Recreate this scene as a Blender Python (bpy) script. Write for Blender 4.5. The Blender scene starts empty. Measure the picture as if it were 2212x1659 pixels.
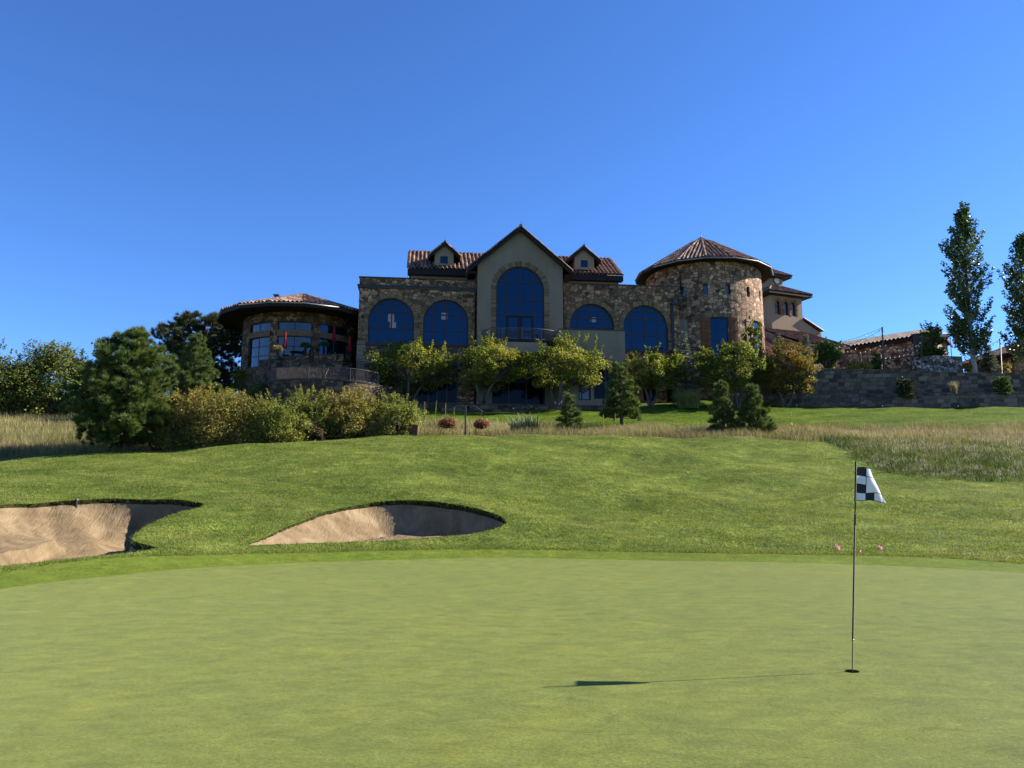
import bpy, bmesh, math, random
import numpy as np
from mathutils import Vector, Matrix
from mathutils.geometry import delaunay_2d_cdt, tessellate_polygon

R = math.radians
PI = math.pi
scene = bpy.context.scene
COL = scene.collection
rng = np.random.default_rng(7)
random.seed(7)

# ------------------------------------------------------------------ camera model (for measuring real positions)
FP, ZC = 1662.0, 1.55
PITCH = math.atan((1100 - 829.5) / FP)
CP, SP = math.cos(PITCH), math.sin(PITCH)


def ray(px, py):
    u = (px - 1106) / FP
    v = (829.5 - py) / FP
    return u, CP - v * SP, SP + v * CP


def at(px, py, Y):
    """world point seen at a place of the photograph, at the distance Y in front of the camera"""
    u, y, z = ray(px, py)
    t = Y / y
    return Vector((u * t, Y, ZC + z * t))


def slope(py):
    u, y, z = ray(1106, py)
    return z / y


# ------------------------------------------------------------------ tags
def tag(o, label=None, cat=None, group=None, kind=None):
    if label: o['label'] = label
    if cat: o['category'] = cat
    if group: o['group'] = group
    if kind: o['kind'] = kind
    return o


def empty(name, loc, rotz=0.0, label=None, cat=None, group=None):
    o = bpy.data.objects.new(name, None)
    COL.objects.link(o)
    o.location = loc
    o.rotation_euler = (0, 0, rotz)
    o.empty_display_size = 0.3
    return tag(o, label, cat, group)


# ------------------------------------------------------------------ mesh collectors
def link_mesh(name, me, mats, parent=None):
    o = bpy.data.objects.new(name, me)
    COL.objects.link(o)
    for m in (mats if isinstance(mats, (list, tuple)) else [mats]):
        me.materials.append(m)
    if parent is not None:
        o.parent = parent
    return o


def np_mesh(name, verts, faces, mats, parent=None, tint=None, smooth=False, uv=None, matidx=None):
    """verts (N,3), faces (M,k) with k = 3 or 4; tint (M,) one value per face"""
    verts = np.ascontiguousarray(verts, dtype=np.float32)
    faces = np.ascontiguousarray(faces, dtype=np.int32)
    me = bpy.data.meshes.new(name)
    M, k = faces.shape
    me.vertices.add(len(verts))
    me.vertices.foreach_set('co', verts.ravel())
    me.loops.add(M * k)
    me.loops.foreach_set('vertex_index', faces.ravel())
    me.polygons.add(M)
    me.polygons.foreach_set('loop_start', np.arange(0, M * k, k, dtype=np.int32))
    if smooth:
        me.polygons.foreach_set('use_smooth', np.ones(M, dtype=bool))
    if matidx is not None:
        me.polygons.foreach_set('material_index', np.asarray(matidx, dtype=np.int32))
    if tint is not None:
        a = me.attributes.new('tint', 'FLOAT', 'FACE')
        a.data.foreach_set('value', np.asarray(tint, dtype=np.float32))
    if uv is not None:
        l = me.uv_layers.new(name='UVMap')
        l.data.foreach_set('uv', np.asarray(uv, dtype=np.float32)[faces.ravel()].ravel())
    me.update(calc_edges=True)
    me.validate()
    return link_mesh(name, me, mats, parent)


class MB:
    """collects polygons (with metric UVs and a tint per face) into one mesh object"""

    def __init__(s):
        s.v, s.f, s.uv, s.t, s.m, s.sm = [], [], [], [], [], []

    def face(s, pts, uv=None, tint=0.5, mat=0, smooth=False):
        pts = [Vector(p) for p in pts]
        if uv is None:
            n = Vector((0, 0, 0))
            for i in range(len(pts)):
                n += (pts[i] - pts[0]).cross(pts[(i + 1) % len(pts)] - pts[0])
            ax, ay, az = abs(n.x), abs(n.y), abs(n.z)
            if az >= ax and az >= ay: uv = [(p.x, p.y) for p in pts]
            elif ay >= ax: uv = [(p.x, p.z) for p in pts]
            else: uv = [(p.y, p.z) for p in pts]
        b = len(s.v)
        s.v += [tuple(p) for p in pts]
        s.f.append(tuple(range(b, b + len(pts))))
        s.uv += [tuple(q) for q in uv]
        s.t.append(tint); s.m.append(mat); s.sm.append(smooth)

    def box(s, a, b, tint=0.5, mat=0):
        (x0, y0, z0), (x1, y1, z1) = a, b
        if x0 > x1: x0, x1 = x1, x0
        if y0 > y1: y0, y1 = y1, y0
        if z0 > z1: z0, z1 = z1, z0
        c = [Vector((x, y, z)) for z in (z0, z1) for y in (y0, y1) for x in (x0, x1)]
        for q in ((0, 2, 3, 1), (4, 5, 7, 6), (0, 1, 5, 4), (2, 6, 7, 3), (0, 4, 6, 2), (1, 3, 7, 5)):
            s.face([c[i] for i in q], tint=tint, mat=mat)

    def hexa(s, c, tint=0.5, mat=0):
        """eight corners: bottom ring 0-3, top ring 4-7"""
        for q in ((3, 2, 1, 0), (4, 5, 6, 7), (0, 1, 5, 4), (1, 2, 6, 5), (2, 3, 7, 6), (3, 0, 4, 7)):
            s.face([c[i] for i in q], tint=tint, mat=mat)

    def prism(s, pts2, fn, d0, d1, tint=0.5, mat=0, caps=True):
        """outline pts2 swept from d0 to d1; fn(u, v, d) gives the 3-D point"""
        n = len(pts2)
        for i in range(n):
            a, b = pts2[i], pts2[(i + 1) % n]
            s.face([fn(*a, d0), fn(*b, d0), fn(*b, d1), fn(*a, d1)], tint=tint, mat=mat)
        if caps:
            s.poly([fn(*p, d0) for p in pts2], tint=tint, mat=mat)
            s.poly([fn(*p, d1) for p in pts2], tint=tint, mat=mat)

    def poly(s, pts, tint=0.5, mat=0):
        for t in tessellate_polygon([pts]):
            s.face([pts[i] for i in t], tint=tint, mat=mat)

    def bar(s, a, b, w, h=None, tint=0.5, mat=0, up=Vector((0, 0, 1))):
        a, b = Vector(a), Vector(b)
        h = w if h is None else h
        d = (b - a).normalized()
        if abs(d.dot(up)) > 0.99: up = Vector((0, 1, 0))
        x = d.cross(up).normalized() * (w / 2)
        y = x.cross(d).normalized() * (h / 2)
        s.hexa([a - x - y, a + x - y, a + x + y, a - x + y, b - x - y, b + x - y, b + x + y, b - x + y], tint, mat)

    def tube(s, path, rad, seg=8, tint=0.5, mat=0, cap=True):
        path = [Vector(p) for p in path]
        if not hasattr(rad, '__len__'): rad = [rad] * len(path)
        rings = []
        for i, p in enumerate(path):
            d = (path[min(i + 1, len(path) - 1)] - path[max(i - 1, 0)]).normalized()
            up = Vector((0, 0, 1)) if abs(d.z) < 0.95 else Vector((1, 0, 0))
            x = d.cross(up).normalized(); y = x.cross(d).normalized()
            b = len(s.v)
            for k in range(seg):
                a = 2 * PI * k / seg
                q = p + (x * math.cos(a) + y * math.sin(a)) * rad[i]
                s.v.append(tuple(q)); s.uv.append((rad[i] * a, p.z))
            rings.append(b)
        for i in range(len(rings) - 1):
            for k in range(seg):
                a, b = rings[i] + k, rings[i] + (k + 1) % seg
                c, d = rings[i + 1] + (k + 1) % seg, rings[i + 1] + k
                s.f.append((a, b, c, d)); s.t.append(tint); s.m.append(mat); s.sm.append(True)
        if cap:
            for r in (rings[0], rings[-1]):
                s.f.append(tuple(r + k for k in range(seg))); s.t.append(tint); s.m.append(mat); s.sm.append(False)

    def build(s, name, mats, parent=None):
        me = bpy.data.meshes.new(name)
        me.from_pydata(s.v, [], s.f)
        l = me.uv_layers.new(name='UVMap')
        idx = np.empty(len(me.loops), dtype=np.int32)
        me.loops.foreach_get('vertex_index', idx)
        l.data.foreach_set('uv', np.array(s.uv, dtype=np.float32)[idx].ravel())
        a = me.attributes.new('tint', 'FLOAT', 'FACE')
        a.data.foreach_set('value', np.array(s.t, dtype=np.float32))
        me.polygons.foreach_set('material_index', np.array(s.m, dtype=np.int32))
        me.polygons.foreach_set('use_smooth', np.array(s.sm, dtype=bool))
        me.update()
        return link_mesh(name, me, mats, parent)


# ------------------------------------------------------------------ materials
class NT:
    def __init__(s, name):
        s.mat = bpy.data.materials.new(name)
        s.mat.use_nodes = True
        s.nt = s.mat.node_tree
        s.nt.nodes.clear()
        s.out = s.n('ShaderNodeOutputMaterial')

    def n(s, typ, ins=None, **kw):
        x = s.nt.nodes.new(typ)
        for k, v in kw.items(): setattr(x, k, v)
        for k, v in (ins or {}).items(): s.put(x, k, v)
        return x

    def put(s, x, k, v):
        i = x.inputs[k]
        if hasattr(v, 'is_linked') or isinstance(v, bpy.types.NodeSocket):
            s.nt.links.new(v, i)
        elif isinstance(v, bpy.types.Node):
            s.nt.links.new(v.outputs[0], i)
        else:
            if hasattr(i.default_value, '__len__') and not hasattr(v, '__len__'): v = (v,) * len(i.default_value)
            if hasattr(i.default_value, '__len__') and len(i.default_value) == 4 and len(v) == 3: v = (*v, 1)
            i.default_value = v

    def math(s, op, a, b=0.5, c=None):
        x = s.n('ShaderNodeMath', operation=op)
        s.put(x, 0, a); s.put(x, 1, b)
        if c is not None: s.put(x, 2, c)
        return x.outputs[0]

    def ramp(s, fac, stops, interp='LINEAR'):
        x = s.n('ShaderNodeValToRGB')
        x.color_ramp.interpolation = interp
        e = x.color_ramp.elements
        while len(e) < len(stops): e.new(0.5)
        for i, (p, c) in enumerate(stops):
            e[i].position = p
            e[i].color = (*c, 1) if hasattr(c, '__len__') else (c, c, c, 1)
        s.put(x, 0, fac)
        return x.outputs[0]

    def mix(s, fac, a, b, typ='MIX'):
        x = s.n('ShaderNodeMix', data_type='RGBA', blend_type=typ)
        s.put(x, 0, fac); s.put(x, 6, a); s.put(x, 7, b)
        return x.outputs[2]

    def noise(s, vec, scale, detail=3, rough=0.55, dist=0.0):
        x = s.n('ShaderNodeTexNoise', {'Scale': scale, 'Detail': detail, 'Roughness': rough, 'Distortion': dist})
        if vec is not None: s.put(x, 'Vector', vec)
        return x.outputs[0]

    def mapping(s, vec, scale=(1, 1, 1), rot=(0, 0, 0), loc=(0, 0, 0)):
        return s.n('ShaderNodeMapping', {'Vector': vec, 'Scale': scale, 'Rotation': rot, 'Location': loc}).outputs[0]

    def obj(s): return s.n('ShaderNodeTexCoord').outputs['Object']
    def uv(s): return s.n('ShaderNodeTexCoord').outputs['UV']
    def geo(s): return s.n('ShaderNodeNewGeometry').outputs['Position']
    def tint(s): return s.n('ShaderNodeAttribute', attribute_name='tint').outputs['Fac']

    def bump(s, h, strength=0.5, dist=0.02):
        return s.n('ShaderNodeBump', {'Height': h, 'Strength': strength, 'Distance': dist}).outputs[0]

    def bsdf(s, color, rough=0.7, normal=None, spec=0.4, metal=0.0, **kw):
        b = s.n('ShaderNodeBsdfPrincipled', {'Base Color': color, 'Roughness': rough, 'Metallic': metal,
                                             'Specular IOR Level': spec})
        for k, v in kw.items(): s.put(b, k.replace('_', ' '), v)
        if normal is not None: s.put(b, 'Normal', normal)
        s.nt.links.new(b.outputs[0], s.out.inputs[0])
        return s.mat


def plain(name, col, rough=0.6, var=0.25, scale=3.0, spec=0.35, metal=0.0, bump=0.15):
    m = NT(name)
    p = m.obj()
    f = m.noise(p, scale, 4)
    lo = tuple(c * (1 - var) for c in col); hi = tuple(min(1, c * (1 + var)) for c in col)
    c = m.ramp(f, [(0.3, lo), (0.7, hi)])
    return m.bsdf(c, rough, m.bump(m.noise(p, scale * 9, 3), bump, 0.01), spec, metal)


def leaf_mat(name, stops, trans=0.35, rough=0.5, spec=0.25):
    """foliage: natural hue differs from leaf to leaf; light comes partly through"""
    m = NT(name)
    c = m.ramp(m.tint(), stops)
    d = m.n('ShaderNodeBsdfPrincipled', {'Base Color': c, 'Roughness': rough, 'Specular IOR Level': spec})
    tc = m.n('ShaderNodeHueSaturation', {'Color': c, 'Saturation': 1.15, 'Value': 1.25, 'Hue': 0.485}).outputs[0]
    t = m.n('ShaderNodeBsdfTranslucent', {'Color': tc})
    x = m.n('ShaderNodeMixShader', {0: trans})
    m.nt.links.new(d.outputs[0], x.inputs[1]); m.nt.links.new(t.outputs[0], x.inputs[2])
    m.nt.links.new(x.outputs[0], m.out.inputs[0])
    return m.mat


def stone_mat(name, dark, mid, light, scale=2.3, mortar=(0.16, 0.13, 0.1), blocks=0.55, bump=0.7):
    """random rubble with dressed blocks set into it, in metric UVs"""
    m = NT(name)
    uv = m.uv()
    warp = m.n('ShaderNodeTexNoise', {'Vector': uv, 'Scale': 1.7, 'Detail': 2}).outputs[1]
    w = m.n('ShaderNodeVectorMath', operation='MULTIPLY_ADD')
    m.put(w, 0, warp); m.put(w, 1, (0.28, 0.28, 0)); m.put(w, 2, uv)
    p = m.mapping(w.outputs[0], (1, 1.35, 1))
    v = m.n('ShaderNodeTexVoronoi', {'Vector': p, 'Scale': scale, 'Randomness': 0.9}, voronoi_dimensions='2D')
    e = m.n('ShaderNodeTexVoronoi', {'Vector': p, 'Scale': scale, 'Randomness': 0.9}, voronoi_dimensions='2D', feature='DISTANCE_TO_EDGE')
    sep = m.n('ShaderNodeSeparateColor', {0: v.outputs['Color']})
    br = m.n('ShaderNodeTexBrick', {'Vector': m.mapping(uv, loc=(0.37, 0.11, 0)), 'Color1': (0, 0, 0), 'Color2': (1, 1, 1), 'Mortar': (0.5, 0.5, 0.5), 'Scale': 1.0,
                                    'Mortar Size': 0.035, 'Brick Width': 0.78, 'Row Height': 0.4, 'Mortar Smooth': 0.3})
    br.offset = 0.43; br.squash = 0.7; br.squash_frequency = 3
    rnd = m.n('ShaderNodeSeparateColor', {0: br.outputs['Color']}).outputs[0]
    # each block's own random value picks which blocks are dressed
    isb = m.math('MULTIPLY', m.math('GREATER_THAN', rnd, 1 - blocks * 0.5), m.math('LESS_THAN', br.outputs['Fac'], 0.5))
    cell = m.mix(isb, sep.outputs[0], rnd)
    edge = m.math('MULTIPLY', m.ramp(e.outputs['Distance'], [(0.025, 0), (0.11, 1)]), 1.0)
    edge = m.n('ShaderNodeMix', data_type='FLOAT', ins={0: isb, 2: edge, 3: m.math('SUBTRACT', 1.0, br.outputs['Fac'])}).outputs[0]
    cell2 = m.n('ShaderNodeMix', data_type='FLOAT', ins={0: isb, 2: sep.outputs[0], 3: m.math('MULTIPLY', m.math('SUBTRACT', rnd, 1 - blocks * 0.5), 2 / blocks)}).outputs[0]
    c = m.ramp(cell2, [(0.0, dark), (0.3, mid), (0.55, light), (0.72, tuple(0.5 * (a + b) for a, b in zip(mid, dark))), (1.0, tuple(min(1, x * 1.15) for x in light))])
    own = m.n('ShaderNodeMix', data_type='FLOAT', ins={0: isb, 2: sep.outputs[2], 3: m.math('FRACT', m.math('MULTIPLY', rnd, 7.31))}).outputs[0]
    c = m.mix(0.75, c, m.ramp(own, [(0.0, 0.18), (0.5, 0.5), (1.0, 0.8)]), 'OVERLAY')
    fine = m.noise(uv, 22, 4, 0.65)
    c = m.mix(0.55, c, m.ramp(fine, [(0.25, 0.25), (0.75, 0.95)]), 'OVERLAY')
    c = m.mix(edge, mortar, c)
    h = m.math('ADD', m.math('MULTIPLY', edge, 0.6), m.math('ADD', m.math('MULTIPLY', fine, 0.35), m.math('MULTIPLY', sep.outputs[1], 0.3)))
    return m.bsdf(c, 0.85, m.bump(h, bump, 0.05), 0.2)


def course_mat(name, dark, light, bw=0.45, rh=0.2, mortar=(0.03, 0.028, 0.026), bump=0.8):
    """split-face block courses"""
    m = NT(name)
    uv = m.uv()
    br = m.n('ShaderNodeTexBrick', {'Vector': uv, 'Color1': dark, 'Color2': light, 'Mortar': mortar, 'Scale': 1.0,
                                    'Mortar Size': 0.018, 'Brick Width': bw, 'Row Height': rh, 'Mortar Smooth': 0.2, 'Bias': 0.0})
    br.offset = 0.5; br.squash = 1.5; br.squash_frequency = 3
    br2 = m.n('ShaderNodeTexBrick', {'Vector': m.mapping(uv, (0.83, 1, 1)), 'Color1': (0.6, 0.6, 0.6), 'Color2': (1.25, 1.25, 1.25), 'Mortar': (0.9, 0.9, 0.9), 'Scale': 1.0,
                                     'Mortar Size': 0.0, 'Brick Width': bw, 'Row Height': rh})
    c = m.mix(1.0, br.outputs['Color'], br2.outputs['Color'], 'MULTIPLY')
    fine = m.noise(uv, 14, 4, 0.7)
    big = m.noise(uv, 0.6, 2)
    c = m.mix(0.6, c, m.ramp(fine, [(0.2, 0.2), (0.8, 0.9)]), 'OVERLAY')
    c = m.mix(0.35, c, m.ramp(big, [(0.3, 0.35), (0.7, 0.75)]), 'OVERLAY')
    h = m.math('SUBTRACT', m.math('MULTIPLY', fine, 0.6), m.math('MULTIPLY', br.outputs['Fac'], 0.7))
    return m.bsdf(c, 0.9, m.bump(h, bump, 0.05), 0.15)


def tint_mat(name, stops, rough=0.6, spec=0.35, bump=0.3, scale=20, var=0.4):
    m = NT(name)
    p = m.obj()
    c = m.ramp(m.tint(), stops)
    f = m.noise(p, scale, 4)
    c = m.mix(var, c, m.ramp(f, [(0.2, 0.2), (0.8, 0.85)]), 'OVERLAY')
    return m.bsdf(c, rough, m.bump(f, bump, 0.01), spec)


def glass_mat(name, body, rough=0.02, see=0.12, ior=1.75, spec_tint=(1, 1, 1)):
    """tinted, sky-mirroring glazing with a dim view of what hangs behind it"""
    m = NT(name)
    p = m.obj()
    nrm = m.bump(m.noise(p, 0.8, 1), 0.03, 0.05)
    b = m.n('ShaderNodeBsdfPrincipled', {'Base Color': body, 'Roughness': rough, 'IOR': ior, 'Specular IOR Level': 0.5, 'Specular Tint': (*spec_tint, 1), 'Normal': nrm})
    t = m.n('ShaderNodeBsdfTransparent', {'Color': (0.7, 0.8, 0.9)})
    x = m.n('ShaderNodeMixShader', {0: see})
    m.nt.links.new(b.outputs[0], x.inputs[1]); m.nt.links.new(t.outputs[0], x.inputs[2])
    m.nt.links.new(x.outputs[0], m.out.inputs[0])
    return m.mat
# ------------------------------------------------------------------ terrain heights
KN = [  # px of the column, far edge of the flat green, then (distance, row of the photograph)
    (-900, 13, [(18, 1235), (26, 1090), (34, 1045), (42, 1000), (45, 996), (60, 915), (75, 880), (110, 860)]),
    (0, 14.8, [(18, 1224), (26, 1082), (34, 1033), (42, 988), (45, 983), (60, 905), (75, 870), (110, 850)]),
    (300, 17.2, [(21, 1188), (29.6, 1076), (36.5, 1020), (43, 975), (46, 971), (60, 908), (70, 870), (110, 850)]),
    (560, 20.2, [(23, 1176), (26.8, 1098), (36, 1016), (44, 957), (47, 955), (60, 910), (70, 868), (110, 850)]),
    (850, 22.6, [(24.5, 1168), (29, 1080), (37, 998), (46, 939), (50, 944), (62, 905), (70, 885), (110, 850)]),
    (1090, 23, [(26.5, 1135), (30, 1090), (38, 1000), (47, 938), (51, 943), (60, 918), (68, 893), (72, 884), (110, 850)]),
    (1500, 23.1, [(27, 1150), (32, 1085), (40, 1000), (48, 944), (52, 944), (60, 917), (70, 884), (110, 800)]),
    (1850, 22.2, [(26, 1158), (32, 1085), (40, 1005), (48, 951), (52, 945), (60, 915), (71, 882), (110, 850)]),
    (2212, 20.8, [(26, 1155), (32, 1080), (38, 1025), (48, 962), (54, 930), (62, 903), (71, 882), (110, 850)]),
    (3100, 18, [(26, 1155), (32, 1080), (38, 1030), (48, 975), (54, 940), (62, 910), (71, 888), (110, 860)]),
]
GA = np.array([(k[0] - 1106) / FP * 0.995 for k in KN])
GY = np.arange(0, 131, 0.5)


def _gauss(a, sig, axis):
    r = int(sig * 3) + 1
    k = np.exp(-0.5 * (np.arange(-r, r + 1) / sig) ** 2); k /= k.sum()
    p = [(0, 0), (0, 0)]; p[axis] = (r, r)
    b = np.pad(a, p, mode='edge')
    return np.apply_along_axis(lambda v: np.convolve(v, k, mode='valid'), axis, b)


FA = np.linspace(-1.2, 1.2, 241)
_cols = []
for k in KN:
    ys = [-10, k[1]] + [q[0] for q in k[2]] + [140]
    zs = [0, 0] + [ZC + slope(q[1]) * q[0] for q in k[2]]
    zs.append(zs[-1])
    _cols.append(np.interp(GY, ys, zs))
_cols = np.array(_cols)
HZ = np.array([np.interp(FA, GA, _cols[:, j]) for j in range(len(GY))])       # [Y, a]
HZ = _gauss(HZ, 2.2, 0)
HZ = _gauss(HZ, 6.0, 1)
_green_edge = lambda a: np.interp(a, GA, [k[1] for k in KN])


def wob(x, y):
    return (np.sin(x * 0.9 + 1.3 * np.sin(y * 0.43)) * np.sin(y * 0.8 + 0.7 + np.sin(x * 0.31)) * 0.07 + np.sin(x * 0.37 + y * 0.12 + 0.6) * np.sin(y * 0.42 + 0.2 * x) * 0.12
            + np.sin(x * 2.3 + 2 * np.sin(y * 0.9)) * np.sin(y * 2.1 + 0.3) * 0.022)


def gz(x, y, rough=True):
    """height of the ground (arrays or numbers)"""
    x = np.asarray(x, dtype=float); y = np.asarray(y, dtype=float)
    yy = np.clip(y, 0.5, 129.4)
    a = np.clip(x / np.maximum(yy, 3.0), -1.199, 1.199)
    fi = (a - FA[0]) / (FA[1] - FA[0]); fj = yy / 0.5
    i = np.floor(fi).astype(int); j = np.floor(fj).astype(int)
    u = fi - i; w = fj - j
    z = (HZ[j, i] * (1 - u) + HZ[j, i + 1] * u) * (1 - w) + (HZ[j + 1, i] * (1 - u) + HZ[j + 1, i + 1] * u) * w
    e = _green_edge(a)
    m = np.clip((yy - e - 1.5) / 4, 0, 1)
    return z + wob(x, y) * m + 0.012 * np.sin(x * 0.6 + y * 0.35) * np.clip((yy - 2) / 6, 0, 1)


def hit(px, py, y0=4.0, y1=75.0):
    """where the line of sight meets the ground"""
    u, v, w = ray(px, py)
    Y = np.arange(y0, y1, 0.02)
    t = Y / v
    d = ZC + w * t - gz(u * t, Y)
    k = np.argmax(d <= 0)
    return float(u * t[k]), float(Y[k])


def smooth_loop(pts, step, jitter=0.0, seed=1):
    """closed Catmull-Rom outline resampled every 'step' metres"""
    r = np.random.default_rng(seed)
    P = np.array(pts, dtype=float); n = len(P)
    out = []
    for i in range(n):
        p0, p1, p2, p3 = P[i - 1], P[i], P[(i + 1) % n], P[(i + 2) % n]
        k = max(2, int(np.linalg.norm(p2 - p1) / step))
        for t in np.arange(k) / k:
            out.append(0.5 * ((2 * p1) + (-p0 + p2) * t + (2 * p0 - 5 * p1 + 4 * p2 - p3) * t * t + (-p0 + 3 * p1 - 3 * p2 + p3) * t ** 3))
    out = np.array(out)
    if jitter:
        out = out + r.normal(0, jitter, out.shape)
    return out


def inside(P, poly):
    x, y = P[:, 0], P[:, 1]
    c = np.zeros(len(P), bool)
    X, Y = poly[:, 0], poly[:, 1]
    j = len(poly) - 1
    for i in range(len(poly)):
        if Y[i] != Y[j]:
            k = ((Y[i] > y) != (Y[j] > y)) & (x < (X[j] - X[i]) * (y - Y[i]) / (Y[j] - Y[i]) + X[i])
            c ^= k
        j = i
    return c


def near(P, poly):
    """distance to the outline's points and the index of the nearest"""
    d = np.empty(len(P)); k = np.empty(len(P), int)
    for s in range(0, len(P), 4000):
        D = ((P[s:s + 4000, None, :] - poly[None]) ** 2).sum(2)
        k[s:s + 4000] = D.argmin(1); d[s:s + 4000] = np.sqrt(D.min(1))
    return d, k


B1PX = [(-320, 1250), (-150, 1236), (0, 1222), (120, 1211), (220, 1200), (310, 1190), (345, 1184), (322, 1178), (292, 1170), (286, 1160), (300, 1148), (335, 1128),
        (395, 1105), (440, 1092), (425, 1085), (350, 1079), (240, 1077), (160, 1081), (90, 1087), (0, 1091), (-180, 1110), (-340, 1150), (-420, 1200)]
B2PX = [(535, 1178), (600, 1176), (700, 1172), (850, 1167), (950, 1160), (1010, 1154), (1060, 1145), (1088, 1135), (1093, 1126), (1080, 1114), (1040, 1101), (980, 1089),
        (920, 1082), (860, 1081), (800, 1087), (740, 1097), (690, 1110), (640, 1130), (590, 1152), (555, 1168)]
BUNK = [smooth_loop([hit(*p) for p in B], 0.11, 0.016, 3 + i) for i, B in enumerate((B1PX, B2PX))]

ga = np.linspace(-0.78, 0.78, 60)
# the green's far edge and the mown collar round it (an oval closed behind the camera)
EPX = [(-300, 1312), (0, 1277), (150, 1262), (300, 1250), (450, 1238), (600, 1229), (800, 1221), (1000, 1217), (1200, 1216), (1500, 1217), (1750, 1221), (2000, 1229), (2212, 1240), (2500, 1262)]
CPX = [(-300, 1282), (0, 1256), (150, 1243), (300, 1234), (450, 1227), (600, 1221), (800, 1215), (1000, 1212), (1200, 1211), (1500, 1211), (1750, 1214), (2000, 1218), (2212, 1226), (2500, 1243)]


def flat_hit(px, py):
    u, v, w = ray(px, py)
    t = -ZC / w
    return (u * t, v * t)


GREEN = smooth_loop([flat_hit(*p) for p in EPX] + [(13, 6), (10, -3), (0, -7), (-9, -3), (-12, 5)], 0.3, 0.0)
COLLAR = smooth_loop([flat_hit(*p) for p in CPX] + [(14.6, 5.5), (11.2, -4), (0, -8.5), (-10.2, -4), (-13.6, 4.6)], 0.2, 0.012)

# ------------------------------------------------------------------ one triangulated ground
na = 150
A = np.linspace(-1.1, 1.1, na)
rows = np.concatenate([np.arange(2.0, 14, 0.7), np.arange(14, 34, 0.22), np.arange(34, 62, 0.4), np.arange(62, 112, 1.2)])
PA = []
for j, Y in enumerate(rows):
    x = A * Y + (0.5 * (j % 2)) * (A[1] - A[0]) * Y
    PA.append(np.stack([x + rng.normal(0, 0.01, na), np.full(na, Y) + rng.normal(0, 0.02, na)], 1))
PA = np.concatenate(PA)
for L, s in ((BUNK[0], 0.07), (BUNK[1], 0.07), (GREEN, 0.12), (COLLAR, 0.1)):
    PA = PA[near(PA, L)[0] > s]
for L in BUNK:
    PA = PA[~inside(PA, L)]
far = [(x, y) for x in (-700, -300, -140, -60, -25, 0, 25, 60, 140, 300, 700) for y in (-400, -120, -50, -20, -12, 125, 170, 300, 700)]
far += [(sx * x, y) for sx in (-1, 1) for x in (25, 60, 140, 300, 700) for y in (-4, 0)]
PA = np.concatenate([PA, np.array(far)])
V2 = [tuple(p) for p in PA]
edges = []
for L in (BUNK[0], BUNK[1], GREEN, COLLAR):
    b = len(V2); n = len(L)
    V2 += [tuple(p) for p in L]
    edges += [(b + i, b + (i + 1) % n) for i in range(n)]
res = delaunay_2d_cdt([Vector(p) for p in V2], edges, [], 0, 1e-5)
TV = np.array([tuple(v) for v in res[0]]); TF = np.array([tuple(f) for f in res[2]])
cen = TV[TF].mean(1)
sel = (np.abs(cen[:, 1]) < 400) | True
keep = ~(inside(cen, BUNK[0]) | inside(cen, BUNK[1]))
TF, cen = TF[keep], cen[keep]
TZ = gz(TV[:, 0], TV[:, 1])
TZ = np.where(TV[:, 1] > 118, np.minimum(TZ, 11.0), TZ)
TZ = np.where(TV[:, 1] < -10, -0.3, TZ)
T3 = np.column_stack([TV, TZ])
in_g, in_c = inside(cen, GREEN), inside(cen, COLLAR)
RIDGE_PX = [-900, 0, 300, 560, 850, 1090, 1500, 1780, 1850, 1920, 2000, 2212, 3100]
RIDGE_Y = [42.3, 42.3, 44.6, 46.2, 48.6, 47.4, 48.2, 48, 41, 37.6, 36.2, 35.6, 35]
ridge_y = lambda a: np.interp(a, [(p - 1106) / FP for p in RIDGE_PX], RIDGE_Y)
LAWN_Y = [200, 200, 200, 62, 61, 60.5, 58.5, 57.5, 57, 57, 57, 57.5, 58]
lawn_y = lambda a: np.interp(a, [(p - 1106) / FP for p in RIDGE_PX], LAWN_Y)
aa = cen[:, 0] / np.maximum(cen[:, 1], 1)
reg = np.where(in_g, 0, np.where(in_c, 1, np.where(cen[:, 1] < ridge_y(aa) + 1.3 * (aa > 0.38), 2, np.where(cen[:, 1] < lawn_y(aa), 3, 4))))


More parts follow.
